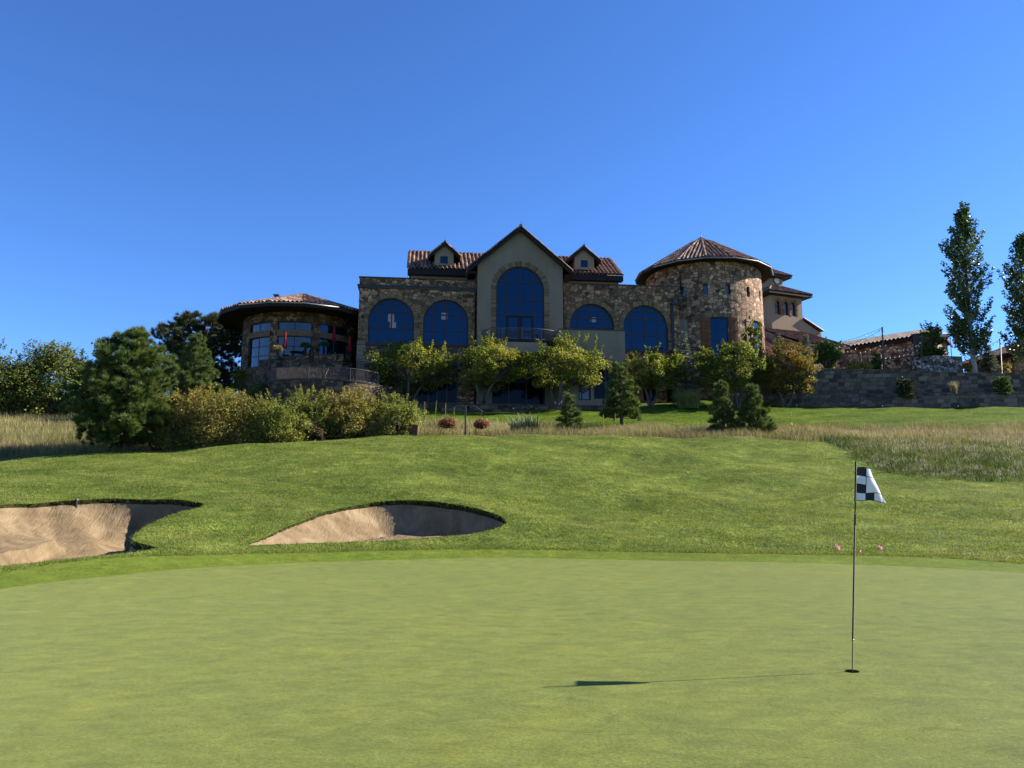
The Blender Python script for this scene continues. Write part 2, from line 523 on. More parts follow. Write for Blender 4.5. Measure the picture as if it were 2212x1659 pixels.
def turf_mat(name, hues, fine, blot, bump=0.6, bdist=0.02, stripes=0.0, spec=0.15, sheen=0.0, mot=0.55):
    m = NT(name)
    p = m.geo()
    big = m.noise(m.mapping(p, (1, 1, 0.2)), 0.16, 3, 0.6)
    mid = m.noise(m.mapping(p, (1, 1, 0.2)), blot, 4, 0.62, 0.4)
    fin = m.noise(p, fine, 3, 0.75)
    fin2 = m.noise(p, fine * 0.27, 3, 0.7)
    f = m.math('ADD', m.math('MULTIPLY', mid, 0.6), m.math('MULTIPLY', big, 0.4))
    c = m.ramp(f, [(0.34, hues[0]), (0.47, hues[1]), (0.57, hues[2]), (0.68, hues[3])])
    c = m.mix(0.75, c, m.ramp(fin, [(0.3, 0.18), (0.5, 0.5), (0.72, 0.86)]), 'OVERLAY')
    c = m.mix(0.6, c, m.ramp(fin2, [(0.3, 0.25), (0.7, 0.78)]), 'OVERLAY')
    mott = m.noise(m.mapping(p, (0.7, 1.1, 0.3), rot=(0, 0, R(6))), blot * 3.1, 7, 0.76, 0.6)
    c = m.mix(mot, c, m.ramp(mott, [(0.30, 0.2), (0.48, 0.48), (0.52, 0.52), (0.7, 0.82)]), 'OVERLAY')
    if sheen:
        sp = m.noise(p, 5.5, 2, 0.5, 0.8)
        c = m.mix(0.5, c, m.ramp(sp, [(0.22, 0.25), (0.30, 0.5), (0.76, 0.5), (0.84, 0.62)]), 'OVERLAY')
    if stripes:
        w = m.n('ShaderNodeTexWave', {'Vector': m.mapping(p, rot=(0, 0, R(72))), 'Scale': 0.09, 'Distortion': 2.5, 'Detail': 2, 'Detail Scale': 1.5}).outputs['Fac']
        c = m.mix(stripes, c, m.ramp(w, [(0.35, 0.4), (0.65, 0.6)]), 'OVERLAY')
    h = m.math('ADD', fin, m.math('MULTIPLY', fin2, 1.5))
    if sheen:
        return m.bsdf(c, 0.6, m.bump(h, bump, bdist), spec, Specular_Tint=(0.9, 0.95, 0.45, 1), Sheen_Weight=sheen, Sheen_Roughness=0.45, Sheen_Tint=(0.75, 0.82, 0.30, 1))
    return m.bsdf(c, 0.75, m.bump(h, bump, bdist), spec)


M_green = turf_mat('putting_turf', [(0.068, 0.082, 0.019), (0.080, 0.093, 0.020), (0.090, 0.101, 0.020), (0.106, 0.113, 0.018)], 130, 1.3, 0.6, 0.006, sheen=0.13, spec=0.06, mot=0.62)
M_collar = turf_mat('collar_turf', [(0.065, 0.089, 0.011), (0.077, 0.104, 0.012), (0.090, 0.118, 0.015), (0.107, 0.133, 0.016)], 50, 1.4, 0.5, 0.012, spec=0.05)
M_rough = turf_mat('rough_turf', [(0.042, 0.062, 0.011), (0.071, 0.098, 0.016), (0.110, 0.140, 0.024), (0.149, 0.167, 0.030)], 9, 0.8, 1.0, 0.06, 0.25, spec=0.05)
M_meadow = turf_mat('meadow_soil', [(0.071, 0.066, 0.030), (0.118, 0.101, 0.047), (0.154, 0.125, 0.059), (0.095, 0.101, 0.036)], 9, 0.5, 0.8, 0.08)
M_lawn = turf_mat('lawn_turf', [(0.036, 0.062, 0.006), (0.051, 0.081, 0.007), (0.066, 0.098, 0.009), (0.086, 0.116, 0.011)], 10, 0.7, 1.0, 0.06, 0.4, spec=0.03)


def sub(name, mask, mat, label):
    f = TF[mask]
    u, inv = np.unique(f, return_inverse=True)
    o = np_mesh(name, T3[u], inv.reshape(f.shape), mat, smooth=True)
    return tag(o, label, kind='structure')


sub('putting_green', reg == 0, M_green, 'close mown putting green with the hole and flagstick')
sub('green_collar', reg == 1, M_collar, 'slightly longer mown collar round the putting green')
o_rough = sub('grass_bank', reg == 2, M_rough, 'mown grass bank rising behind the green to a ridge')
sub('meadow_ground', reg == 3, M_meadow, 'uncut meadow ground between the ridge and the lawn')
sub('upper_lawn', reg == 4, M_lawn, 'mown lawn strip below the clubhouse')

# ------------------------------------------------------------------ bunkers
M_sand = None


def sand_mat():
    m = NT('bunker_sand')
    p = m.geo()
    n1 = m.noise(m.mapping(p, (1, 1, 1)), 1.3, 4, 0.6, 0.6)
    n2 = m.noise(p, 30, 4, 0.7)
    rake = m.n('ShaderNodeTexWave', {'Vector': m.mapping(p, (1, 0.35, 0.3), rot=(0, 0, R(14))), 'Scale': 1.6, 'Distortion': 16, 'Detail': 4, 'Detail Scale': 2.2}).outputs['Fac']
    c = m.ramp(n1, [(0.3, (0.114, 0.079, 0.042)), (0.5, (0.159, 0.112, 0.062)), (0.7, (0.214, 0.157, 0.090))])
    c = m.mix(0.35, c, m.ramp(n2, [(0.25, 0.25), (0.75, 0.8)]), 'OVERLAY')
    c = m.mix(0.06, c, m.ramp(rake, [(0.3, 0.3), (0.7, 0.7)]), 'OVERLAY')
    n3 = m.noise(m.mapping(p, (1.6, 0.35, 0.4)), 5.0, 4, 0.65, 0.8)
    h = m.math('ADD', m.math('MULTIPLY', rake, 0.10), m.math('ADD', m.math('MULTIPLY', n2, 0.25), m.math('MULTIPLY', n3, 0.9)))
    return m.bsdf(c, 0.9, m.bump(h, 0.75, 0.06), 0.1)


M_sand = sand_mat()
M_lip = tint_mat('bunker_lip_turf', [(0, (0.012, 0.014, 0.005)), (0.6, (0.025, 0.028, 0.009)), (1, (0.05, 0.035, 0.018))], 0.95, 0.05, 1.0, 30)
LIPS = []
for bi, L in enumerate(BUNK):
    n = len(L)
    nxt, prv = np.roll(L, -1, 0), np.roll(L, 1, 0)
    tan = nxt - prv
    area = 0.5 * np.sum(L[:, 0] * nxt[:, 1] - nxt[:, 0] * L[:, 1])
    nrm = np.stack([tan[:, 1], -tan[:, 0]], 1) * np.sign(area)
    nrm /= np.linalg.norm(nrm, axis=1)[:, None]
    ks = np.exp(-0.5 * (np.arange(-20, 21) / 8.0) ** 2); ks /= ks.sum()
    ny = np.convolve(np.concatenate([nrm[-20:, 1], nrm[:, 1], nrm[:20, 1]]), ks, 'valid')
    nx = np.convolve(np.concatenate([nrm[-20:, 0], nrm[:, 0], nrm[:20, 0]]), ks, 'valid')
    back = np.clip(ny * 0.7 + np.clip(nx, 0, 1) * 0.75 + 0.12, 0, 1)
    lipd = 0.04 + 0.17 * back
    LIPS.append((L, back, nrm))
    zl = gz(L[:, 0], L[:, 1])
    x0, y0 = L.min(0); x1, y1 = L.max(0)
    g = np.stack(np.meshgrid(np.arange(x0, x1, 0.16), np.arange(y0, y1, 0.16)), -1).reshape(-1, 2)
    g += rng.normal(0, 0.02, g.shape)
    g = g[inside(g, L)]
    d, k = near(g, L)
    g = g[d > 0.09]; k = k[d > 0.09]; d = d[d > 0.09]
    q = delaunay_2d_cdt([Vector(p) for p in np.concatenate([L, g])], [(i, (i + 1) % n) for i in range(n)], [], 1, 1e-6)
    SV = np.array([tuple(v) for v in q[0]]); SF = np.array([tuple(f) for f in q[2]])
    d, k = near(SV, L)
    a_s = SV[:, 0] / SV[:, 1]
    steep = np.maximum(back[k], np.clip((a_s + 0.515) / 0.03, 0, 1) if bi == 0 else 0)
    fin_ = np.clip((a_s + 0.535) / 0.05, 0, 1) if bi == 0 else np.clip((a_s + 0.10) / 0.08, 0, 1) * 0.4
    t = np.clip(d / (3.0 - 2.0 * steep - 0.12 * fin_), 0, 1)
    dish = (1 - (1 - t) ** 2) * (1 - 0.25 * np.clip((d - 1.2) / 3, 0, 1))
    zs = gz(SV[:, 0], SV[:, 1]) - lipd[k] * (1 - 0.2 * t) - dish * (0.66 + 0.55 * steep + 0.34 * fin_)
    zs += 0.03 * np.sin(SV[:, 0] * 3 + SV[:, 1]) * np.sin(SV[:, 1] * 2.4) * t + rng.normal(0, 0.006, len(SV))
    o = np_mesh('sand_bunker', np.column_stack([SV, zs]), SF, M_sand, smooth=True)
    tag(o, ['sand bunker running out of the photo at the left edge', 'whole sand bunker beside the green with shade under its right lip'][bi], kind='structure')
    # ragged turf face between grass edge and sand
    zb = zl - lipd - 0.05
    tb = L - nrm * (0.02 + 0.1 * back)[:, None] * rng.uniform(0.3, 1.4, n)[:, None] * -1.0
    vv = np.concatenate([np.column_stack([L, zl]), np.column_stack([L - nrm * 0.0 + nrm * (0.10 * back * rng.uniform(0.4, 1.3, n))[:, None], zl - lipd * 0.5]), np.column_stack([L + nrm * (0.02 * back)[:, None], zb])])
    ff = []
    for i in range(n):
        j = (i + 1) % n
        ff += [(i, j, n + j, n + i), (n + i, n + j, 2 * n + j, 2 * n + i)]
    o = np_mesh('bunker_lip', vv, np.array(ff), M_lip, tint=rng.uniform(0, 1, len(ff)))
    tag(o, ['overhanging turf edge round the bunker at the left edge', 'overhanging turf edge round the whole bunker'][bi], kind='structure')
# ------------------------------------------------------------------ building materials
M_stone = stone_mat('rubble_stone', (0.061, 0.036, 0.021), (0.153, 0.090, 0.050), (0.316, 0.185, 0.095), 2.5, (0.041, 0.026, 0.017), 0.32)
M_stone_shade = stone_mat('shade_darkened_rubble', (0.037, 0.022, 0.013), (0.092, 0.054, 0.030), (0.190, 0.111, 0.057), 2.5, (0.025, 0.016, 0.010), 0.32)  # rubble stone with the shade under the pavilion eaves put into its colour
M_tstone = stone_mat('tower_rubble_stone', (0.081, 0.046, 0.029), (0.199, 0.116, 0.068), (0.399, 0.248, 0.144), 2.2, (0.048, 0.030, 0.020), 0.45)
M_block = stone_mat('ashlar_stone', (0.028, 0.019, 0.013), (0.065, 0.044, 0.028), (0.130, 0.088, 0.053), 2.6, (0.016, 0.011, 0.008), 1.1)
M_retain = stone_mat('retaining_block', (0.069, 0.052, 0.039), (0.103, 0.078, 0.057), (0.142, 0.106, 0.075), 2.6, (0.044, 0.034, 0.027), 2.1, 0.5)
M_brick = tint_mat('arch_brick', [(0, (0.10, 0.065, 0.037)), (0.5, (0.175, 0.115, 0.062)), (1, (0.25, 0.17, 0.09))], 0.85, 0.15, 0.8, 12)


def stucco_mat(name, col):
    m = NT(name)
    p = m.obj()
    a = m.noise(m.mapping(p, (1.6, 1.6, 0.18)), 1.5, 5, 0.65)      # faint run-off streaks
    b = m.noise(p, 0.5, 4, 0.6)
    f = m.math('ADD', m.math('MULTIPLY', a, 0.5), m.math('MULTIPLY', b, 0.5))
    c = m.ramp(f, [(0.30, tuple(x * 0.80 for x in col)), (0.5, col), (0.7, tuple(x * 1.14 for x in col))])
    return m.bsdf(c, 0.92, m.bump(m.noise(p, 26, 4, 0.7), 0.4, 0.01), 0.1)


M_stucco = stucco_mat('stucco', (0.205, 0.162, 0.113))
M_stucco2 = stucco_mat('tan_stucco', (0.28, 0.207, 0.138))
M_dark = plain('dark_bronze_metal', (0.012, 0.011, 0.012), 0.45, 0.2, 4, 0.4)
M_fascia = plain('dark_stained_timber', (0.018, 0.013, 0.011), 0.7, 0.3, 5, 0.2)
M_cornice = plain('dark_cornice', (0.05, 0.045, 0.045), 0.7, 0.2, 3, 0.2)
M_glass = glass_mat('sky_tinted_glass', (0.002, 0.010, 0.022), see=0.10, ior=1.8, spec_tint=(0.22, 0.50, 0.80))
M_glass2 = glass_mat('clear_glass', (0.006, 0.009, 0.012), see=0.22, ior=1.9)
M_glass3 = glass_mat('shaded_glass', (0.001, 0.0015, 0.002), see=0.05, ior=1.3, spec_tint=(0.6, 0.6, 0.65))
M_room = plain('dim_interior', (0.05, 0.04, 0.032), 0.9, 0.3, 1.2, 0.1)
M_wood = tint_mat('stained_shutter_wood', [(0, (0.10, 0.032, 0.012)), (1, (0.19, 0.07, 0.022))], 0.6, 0.25, 0.4, 9)
M_rail = plain('rail_metal', (0.085, 0.065, 0.05), 0.5, 0.2, 4, 0.4)
M_lead = plain('grey_flashing_metal', (0.07, 0.065, 0.065), 0.45, 0.15, 2, 0.5, 0.5)
M_tile_b = tint_mat('brown_roof_tile', [(0, (0.035, 0.024, 0.02)), (0.5, (0.075, 0.05, 0.038)), (1, (0.14, 0.095, 0.07))], 0.75, 0.15, 0.25, 18, 0.35)
M_tile = tint_mat('clay_roof_tile', [(0, (0.058, 0.031, 0.024)), (0.3, (0.122, 0.067, 0.048)), (0.6, (0.191, 0.107, 0.070)), (0.85, (0.275, 0.158, 0.088)), (1, (0.337, 0.236, 0.155))], 0.6, 0.25, 0.25, 18, 0.35)
M_beam = plain('timber_lintel', (0.15, 0.095, 0.055), 0.8, 0.3, 4, 0.15)


def lamp_mat(name, col, e):
    m = NT(name)
    x = m.n('ShaderNodeEmission', {'Color': col, 'Strength': e})
    m.nt.links.new(x.outputs[0], m.out.inputs[0])
    return m.mat


M_lampshade = lamp_mat('lit_pendant_shade', (1.0, 0.78, 0.6), 0.35)

TH = R(6.5)
E1 = Vector((math.cos(TH), math.sin(TH), 0)); EN = Vector((-math.sin(TH), math.cos(TH), 0))   # along the facade, into the house
HX = at(1124, 600, 74.0)
HO = Vector((HX.x, 74.0, 11.0))


def F(px, py, d=0.0, O=HO, e1=E1, en=EN):
    """(along, height) on the plane d metres behind the facade"""
    u, v, w = ray(px, py)
    r = Vector((u, v, w)); c = Vector((0, 0, ZC))
    t = (O + en * d - c).dot(en) / r.dot(en)
    p = c + r * t - O
    return p.dot(e1), p.z


def arch_pts(x0, x1, zb, zt, n=28):
    """window outline with a round head, counter-clockwise from lower left"""
    r = (x1 - x0) / 2; cx = (x0 + x1) / 2; zs = zt - r
    return [(x0, zb), (x1, zb)] + [(cx + r * math.cos(a), zs + r * math.sin(a)) for a in np.linspace(0, PI, n)]


def wall_panel(mb, outline, holes, d, thick, reveal=0.35, mat=0, fn=None):
    """a wall face at depth d with openings cut through it, its reveals, and its own edges"""
    fn = fn or (lambda s, z, dd: Vector((s, dd, z)))
    loops = [[Vector((p[0], p[1], 0)) for p in outline]] + [[Vector((p[0], p[1], 0)) for p in h] for h in holes]
    flat = [p for l in loops for p in l]
    for t in tessellate_polygon(loops):
        q = [flat[i] for i in t]
        if abs((q[1] - q[0]).cross(q[2] - q[0]).z) < 1e-7: continue
        mb.face([fn(p.x, p.y, d) for p in q], uv=[(p.x, p.y) for p in q], mat=mat)
    for l, dep in [(loops[0], thick)] + [(h, reveal) for h in loops[1:]]:
        for i in range(len(l)):
            a, b = l[i], l[(i + 1) % len(l)]
            mb.face([fn(a.x, a.y, d), fn(b.x, b.y, d), fn(b.x, b.y, d + dep), fn(a.x, a.y, d + dep)],
                    uv=[(a.x, a.y), (b.x, b.y), (b.x + dep * (abs(a.x - b.x) < 0.01), b.y + dep * (abs(a.y - b.y) < 0.01)), (a.x + dep * (abs(a.x - b.x) < 0.01), a.y + dep * (abs(a.y - b.y) < 0.01))], mat=mat)


def xspan(outline, z=None, x=None):
    """extent of an outline along a horizontal (z) or vertical (x) line"""
    k, o = (1, 0) if z is not None else (0, 1)
    c = z if z is not None else x
    r = []
    for i in range(len(outline)):
        a, b = outline[i], outline[(i + 1) % len(outline)]
        if (a[k] > c) != (b[k] > c):
            r.append(a[o] + (b[o] - a[o]) * (c - a[k]) / (b[k] - a[k]))
    return (min(r), max(r)) if len(r) >= 2 else None


def window(parent, outline, d, vbars, hbars, name='window', fw=0.13, bw=0.13, glass=None, label=None, dep=0.10, fmat=None, name2='pane', fn=None):
    """frame with its glazing bars; the panes of one window are its sub-part"""
    fn = fn or (lambda s, z, dd: Vector((s, dd, z)))
    mb = MB()
    n = len(outline)
    cx = sum(p[0] for p in outline) / n; cz = sum(p[1] for p in outline) / n
    ins = []
    for i in range(n):
        p0, p, p1 = Vector(outline[i - 1]), Vector(outline[i]), Vector(outline[(i + 1) % n])
        a = (p - p0); b = (p1 - p)
        a = a.normalized() if a.length > 1e-6 else b.normalized(); b = b.normalized() if b.length > 1e-6 else a
        na, nb = Vector((-a.y, a.x)), Vector((-b.y, b.x))
        m = (na + nb)
        m = m / max(m.length_squared, 0.3) * 2
        ins.append(p + m * fw)
    for i in range(n):
        j = (i + 1) % n
        A, B, C, D = outline[i], outline[j], ins[j], ins[i]
        mb.hexa([fn(A[0], A[1], d), fn(B[0], B[1], d), fn(C[0], C[1], d), fn(D[0], D[1], d),
                 fn(A[0], A[1], d + dep), fn(B[0], B[1], d + dep), fn(C[0], C[1], d + dep), fn(D[0], D[1], d + dep)])
    def rect(x0, x1, z0, z1, k):
        c = [(x0, z0), (x1, z0), (x1, z1), (x0, z1)]
        mb.hexa([fn(*p, d + 0.012 + k) for p in c] + [fn(*p, d + dep - 0.012) for p in c])
    for x in vbars:
        s = xspan(outline, x=x)
        if s: rect(x - bw / 2, x + bw / 2, s[0] + 0.02, s[1] - 0.02, 0)
    for z in hbars:
        s = xspan(outline, z=z)
        if s: rect(s[0] + 0.02, s[1] - 0.02, z - bw / 2, z + bw / 2, 0.004)
    f = mb.build(name, fmat or M_dark, parent)
    if label: f['label'] = label
    g = MB()
    lp = [Vector((p[0], p[1], 0)) for p in outline]
    for t in tessellate_polygon([lp]):
        g.face([fn(lp[i].x, lp[i].y, d + dep * 0.55) for i in t])
    g.build(name2, glass or M_glass, f)
    return f


def brick_ring(mb, x0, x1, zb, zt, w, d, proud, seed=0, jamb=True):
    """voussoirs round an arched head, brick jambs below; single bricks a little in and out"""
    r = random.Random(seed)
    rad = (x1 - x0) / 2; cx = (x0 + x1) / 2; zs = zt - rad
    n = int(PI * (rad + w / 2) / 0.14)
    for i in range(n):
        a0, a1 = PI * (i + 0.07) / n, PI * (i + 0.93) / n
        k = w * r.uniform(0.92, 1.06); p = proud * r.uniform(0.7, 1.25)
        c = [(cx + q * math.cos(a), zs + q * math.sin(a)) for q, a in ((rad, a0), (rad + k, a0), (rad + k, a1), (rad, a1))]
        mb.hexa([Vector((s, d - p, z)) for s, z in c] + [Vector((s, d + 0.05, z)) for s, z in c], tint=r.random())
    if jamb:
        m = int((zs - zb) / 0.14)
        for side in (-1, 1):
            for i in range(m):
                z0 = zb + (zs - zb) * (i + 0.06) / m; z1 = zb + (zs - zb) * (i + 0.94) / m
                k = w * (1.0 if i % 2 else 0.86) * r.uniform(0.95, 1.05); p = proud * r.uniform(0.7, 1.25)
                xa = x0 if side < 0 else x1
                mb.box((xa, d - p, z0), (xa + side * k, d + 0.05, z1), tint=r.random())


def roof_panel(mb, org, ax, dn, poly, pitch=0.42, course=0.45, amp=0.11, seed=0, step=0.03, res=6):
    """barrel tiles: ribs run down the slope, courses step; poly holds (across, down) corners of a convex panel"""
    r = random.Random(seed)
    ax, dn = Vector(ax).normalized(), Vector(dn).normalized()
    nr = ax.cross(dn)
    if nr.z < 0: nr = -nr
    t0, t1 = min(p[0] for p in poly), max(p[0] for p in poly)
    ncol = max(1, round((t1 - t0) / pitch)); pw = (t1 - t0) / ncol
    dmax = max(p[1] for p in poly); dmin = min(p[1] for p in poly)
    nk = int((dmax - dmin) / course) + 1
    E = 1e-4
    def span(t):
        t = min(max(t, t0 + E), t1 - E)
        s = xspan([(p[0], p[1]) for p in poly], x=t)
        return s
    prof = lambda u: 1.45 * math.sqrt(max(0.0, 1 - ((u - 0.34) / 0.34) ** 2)) if u < 0.68 else 0.0
    base = [[r.random() for _ in range(nk + 1)] for _ in range(ncol)]
    for c in range(ncol):
        for q in range(res):
            ta, tb = t0 + pw * (c + q / res), t0 + pw * (c + (q + 1) / res)
            sa, sb = span(ta), span(tb)
            if not sa or not sb: continue
            ha, hb = amp * prof(q / res), amp * prof((q + 1) / res)
            for k in range(nk):
                # courses counted up from the eave so that whole tiles sit at the edge
                d1 = dmax - k * course; d0 = d1 - course
                a0, a1 = max(d0, sa[0]), min(d1, sa[1]); b0, b1 = max(d0, sb[0]), min(d1, sb[1])
                if a1 - a0 < 1e-3 and b1 - b0 < 1e-3: continue
                a0 = min(a0, a1); b0 = min(b0, b1)
                L = lambda t, d, h: org + ax * t + dn * d + nr * (h + step * (d - d0) / course)
                col = 0.55 * base[c][k] + 0.45 * (0.5 + 0.5 * math.sin(c * 1.7 + k * 0.9 + seed))
                mb.face([L(ta, a0, ha), L(tb, b0, hb), L(tb, b1, hb), L(ta, a1, ha)], tint=col)
                e = nr * (step + 0.02)
                mb.face([L(ta, a1, ha), L(tb, b1, hb), L(tb, b1, hb) - e, L(ta, a1, ha) - e], tint=col)
    # deck under the tiles
    mb.poly([org + ax * p[0] + dn * p[1] - nr * 0.015 for p in poly], tint=0.1)


def ridge_tiles(mb, a, b, rad=0.16, seed=0, length=0.42):
    r = random.Random(seed)
    a, b = Vector(a), Vector(b)
    n = max(1, int((b - a).length / length)); d = (b - a) / n
    side = d.cross(Vector((0, 0, 1))).normalized(); up = side.cross(d).normalized()
    for i in range(n):
        p, q = a + d * i, a + d * (i + 1.06)
        t = r.random()
        R0, R1 = rad, rad * 0.86
        pr = [[P + side * (rr * math.cos(w)) + up * (rr * math.sin(w)) for w in np.linspace(-0.25, PI + 0.25, 7)] for P, rr in ((p, R0), (q, R1))]
        for k in range(6):
            mb.face([pr[0][k], pr[0][k + 1], pr[1][k + 1], pr[1][k]], tint=t)
        mb.face(pr[0], tint=t); mb.face(pr[1], tint=t)


def railing(parent, path, h, name='railing', gap=0.125, posts=None):
    """top and bottom rail, balusters and posts along a polyline"""
    mb = MB()
    path = [Vector(p) for p in path]
    for z, w in ((h, 0.06), (0.10, 0.04)):
        for i in range(len(path) - 1):
            mb.bar(path[i] + Vector((0, 0, z)), path[i + 1] + Vector((0, 0, z)), w, 0.05)
    acc = 0.0
    for i in range(len(path) - 1):
        a, b = path[i], path[i + 1]; L = (b - a).length
        s = -acc
        while s < L:
            if s >= 0:
                p = a + (b - a) * (s / L)
                mb.bar(p + Vector((0, 0, 0.10)), p + Vector((0, 0, h)), 0.03)
            s += gap
        acc = L - (s - gap)
    for p in (posts if posts is not None else [path[0], path[-1]]):
        mb.bar(Vector(p), Vector(p) + Vector((0, 0, h + 0.02)), 0.07)
    return mb.build(name, M_rail, parent)


# ------------------------------------------------------------------ the clubhouse
house = empty('clubhouse', HO, TH, 'large clubhouse with a tall central gable, arched windows and stone wings', 'clubhouse')
gD = -0.6                                     # the gable bay stands proud of the stone wings
pD = -3.0                                     # the stucco parapet box stands further out

# left and right stone wings
xl0 = F(777, 600)[0]; xl1 = F(1031, 606)[0]; xr0 = F(1217, 614)[0]; xr1 = F(1462, 619)[0]
zl = F(900, 603)[1]; zr = F(1340, 616.5)[1]
zb = -1.2
a1 = (F(795.2, 700)[0], F(894.4, 700)[0], F(846, 741)[1], F(846, 643.7)[1])
a2 = (F(914.3, 700)[0], F(1011.7, 700)[0], F(964, 743)[1], F(964.4, 647.3)[1])
a3 = (F(1230.5, 700)[0], F(1326.4, 700)[0], F(1278, 752)[1], F(1278.7, 656)[1])
a4 = (F(1346.4, 700)[0], F(1442.8, 700)[0], F(1393, 755)[1], F(1393, 659.2)[1])
g1 = [(F(919, 0)[0], F(919, 872)[1]), (F(998, 0)[0], F(998, 872)[1]), (F(998, 0)[0], F(998, 808)[1]), (F(919, 0)[0], F(919, 808)[1])]
g0 = [(F(815, 0)[0], F(815, 872)[1]), (F(868, 0)[0], F(868, 872)[1]), (F(868, 0)[0], F(868, 806)[1]), (F(815, 0)[0], F(815, 806)[1])]
g4 = [(F(1413, 0)[0], F(1413, 868)[1]), (F(1437, 0)[0], F(1437, 868)[1]), (F(1437, 0)[0], F(1437, 822)[1]), (F(1413, 0)[0], F(1413, 822)[1])]
g5 = [(F(1366, 0)[0], F(1366, 866)[1]), (F(1392, 0)[0], F(1392, 866)[1]), (F(1392, 0)[0], F(1392, 828)[1]), (F(1366, 0)[0], F(1366, 828)[1])]

mb = MB()
wall_panel(mb, [(xl0, zb), (xl1, zb), (xl1, zl), (xl0, zl)], [arch_pts(*a1), arch_pts(*a2), g0, g1], 0, 14)
mb.build('stone_wall', M_stone, house)['label'] = 'rubble stone wing with two arched windows'
mb = MB()
wall_panel(mb, [(xr0, zb), (xr1, zb), (xr1, zr), (xr0, zr)], [arch_pts(*a3), arch_pts(*a4), g4, g5], 0, 14)
mb.build('stone_wall', M_stone, house)['label'] = 'rubble stone wing half covered by the stucco box'
mb = MB()
mb.box((xl0 - 0.07, -0.07, zl), (xl1, 14.05, zl + 0.10)); mb.box((xr0, -0.07, zr), (xr1 + 0.07, 14.05, zr + 0.10))
mb.build('parapet_coping', M_cornice, house)
mb = MB()
zc_ = F(900, 622.5)[1]
mb.box((xl0 - 0.14, -0.14, zc_ - 0.13), (xl1, -0.003, zc_ + 0.10)); mb.box((xl0 - 0.19, -0.19, zc_ + 0.10), (xl1, -0.003, zc_ + 0.19))
mb.box((xl0 - 0.14, -0.003, zc_ - 0.13), (xl0 - 0.003, 14, zc_ + 0.10)); mb.box((xl0 - 0.19, -0.003, zc_ + 0.10), (xl0 - 0.003, 14, zc_ + 0.19))
mb.build('cornice', M_cornice, house)
mb = MB()
for i, a in enumerate((a1, a2, a3, a4)):
    mb = MB(); brick_ring(mb, a[0], a[1], a[2], a[3], 0.40 if i < 2 else 0.44, 0, 0.05, i); mb.build('brick_surround', M_brick, house)
for a in (a1, a2, a4):
    mb = MB(); mb.box((a[0] - 0.18, -0.16, a[2] - 0.26), (a[1] + 0.18, 0.34, a[2] - 0.005)); mb.build('window_sill', M_dark, house)
# quoins and end pier
mb = MB()
rq = random.Random(4)
z = zb
while z < a1[2] - 0.1:
    h = rq.uniform(0.26, 0.42); w_ = rq.uniform(0.5, 0.95)
    mb.box((xl0 - 0.05, -0.05, z), (xl0 + w_, 0.2, z + h - 0.03), tint=rq.random()); z += h
mb.build('quoin', tint_mat('quoin_stone', [(0, (0.15, 0.115, 0.08)), (1, (0.36, 0.28, 0.19))], 0.9, 0.15, 0.8, 6, 0.6), house)
mb = MB()
xp = F(1452, 700)[0]; zp = F(1452, 660)[1]
mb.box((xp + 0.12, -0.22, zb), (xr1 + 0.06, -0.003, zp)); mb.box((xr1 + 0.003, -0.003, zb), (xr1 + 0.06, 1.0, zp))
mb.build('corner_pier', M_stone, house)
mb = MB(); mb.box((xp - 0.12, -0.2, zb), (xp + 0.09, -0.003, zp)); mb.build('downpipe', M_dark, house)
mb = MB(); mb.box((xp - 0.16, -0.42, zp), (xr1 + 0.25, 1.05, zp + 0.22)); mb.build('pier_cap', M_dark, house)

for a, cols, hb, lb in ((a1, (415, 575, 730), (1050, 1143, 1338), 'arched window nearest the round pavilion'), (a2, (1070, 1228, 1388), (1075, 1162, 1356), None)):
    window(house, arch_pts(*a), 0.22, [F((1350 + c / 3.0157) * .5486, 700)[0] for c in cols], [F((a[0] * 0 + 900), (850 + h / 3.0157) * .5486)[1] for h in hb], label=lb)
for a, cols, hb in ((a3, (1140, 1297, 1450), (1118, 1213, 1320)),):
    window(house, arch_pts(*a), 0.22, [F((1900 + c / 3.017) * .5486, 690)[0] for c in cols], [F(1278, (850 + h / 3.017) * .5486)[1] for h in hb], label='arched window partly hidden by the stucco box')
window(house, arch_pts(*a4), 0.22, [F((2400 + c / 2.37) * .5486, 700)[0] for c in (212, 332, 455)], [F(1393, (900 + h / 2.37) * .5486)[1] for h in (770, 840, 993)])
for g, v, hz in ((g0, (F(842, 0)[0],), ()), (g1, (F(940, 0)[0], F(958, 0)[0], F(977, 0)[0]), (F(958, 822)[1],)), (g4, (), ()), (g5, (F(1379, 0)[0],), ())):
    window(house, g, 0.2, v, hz, glass=M_glass3, name='ground_floor_window')
# downpipe
mb = MB(); xd = F(1026.5, 700)[0]
mb.tube([(xd, -0.10, zc_ - 0.05), (xd, -0.10, 0.3)], 0.07); mb.box((xd - 0.16, -0.22, zc_ - 0.35), (xd + 0.16, -0.003, zc_ - 0.16))
mb.build('downpipe', M_dark, house)

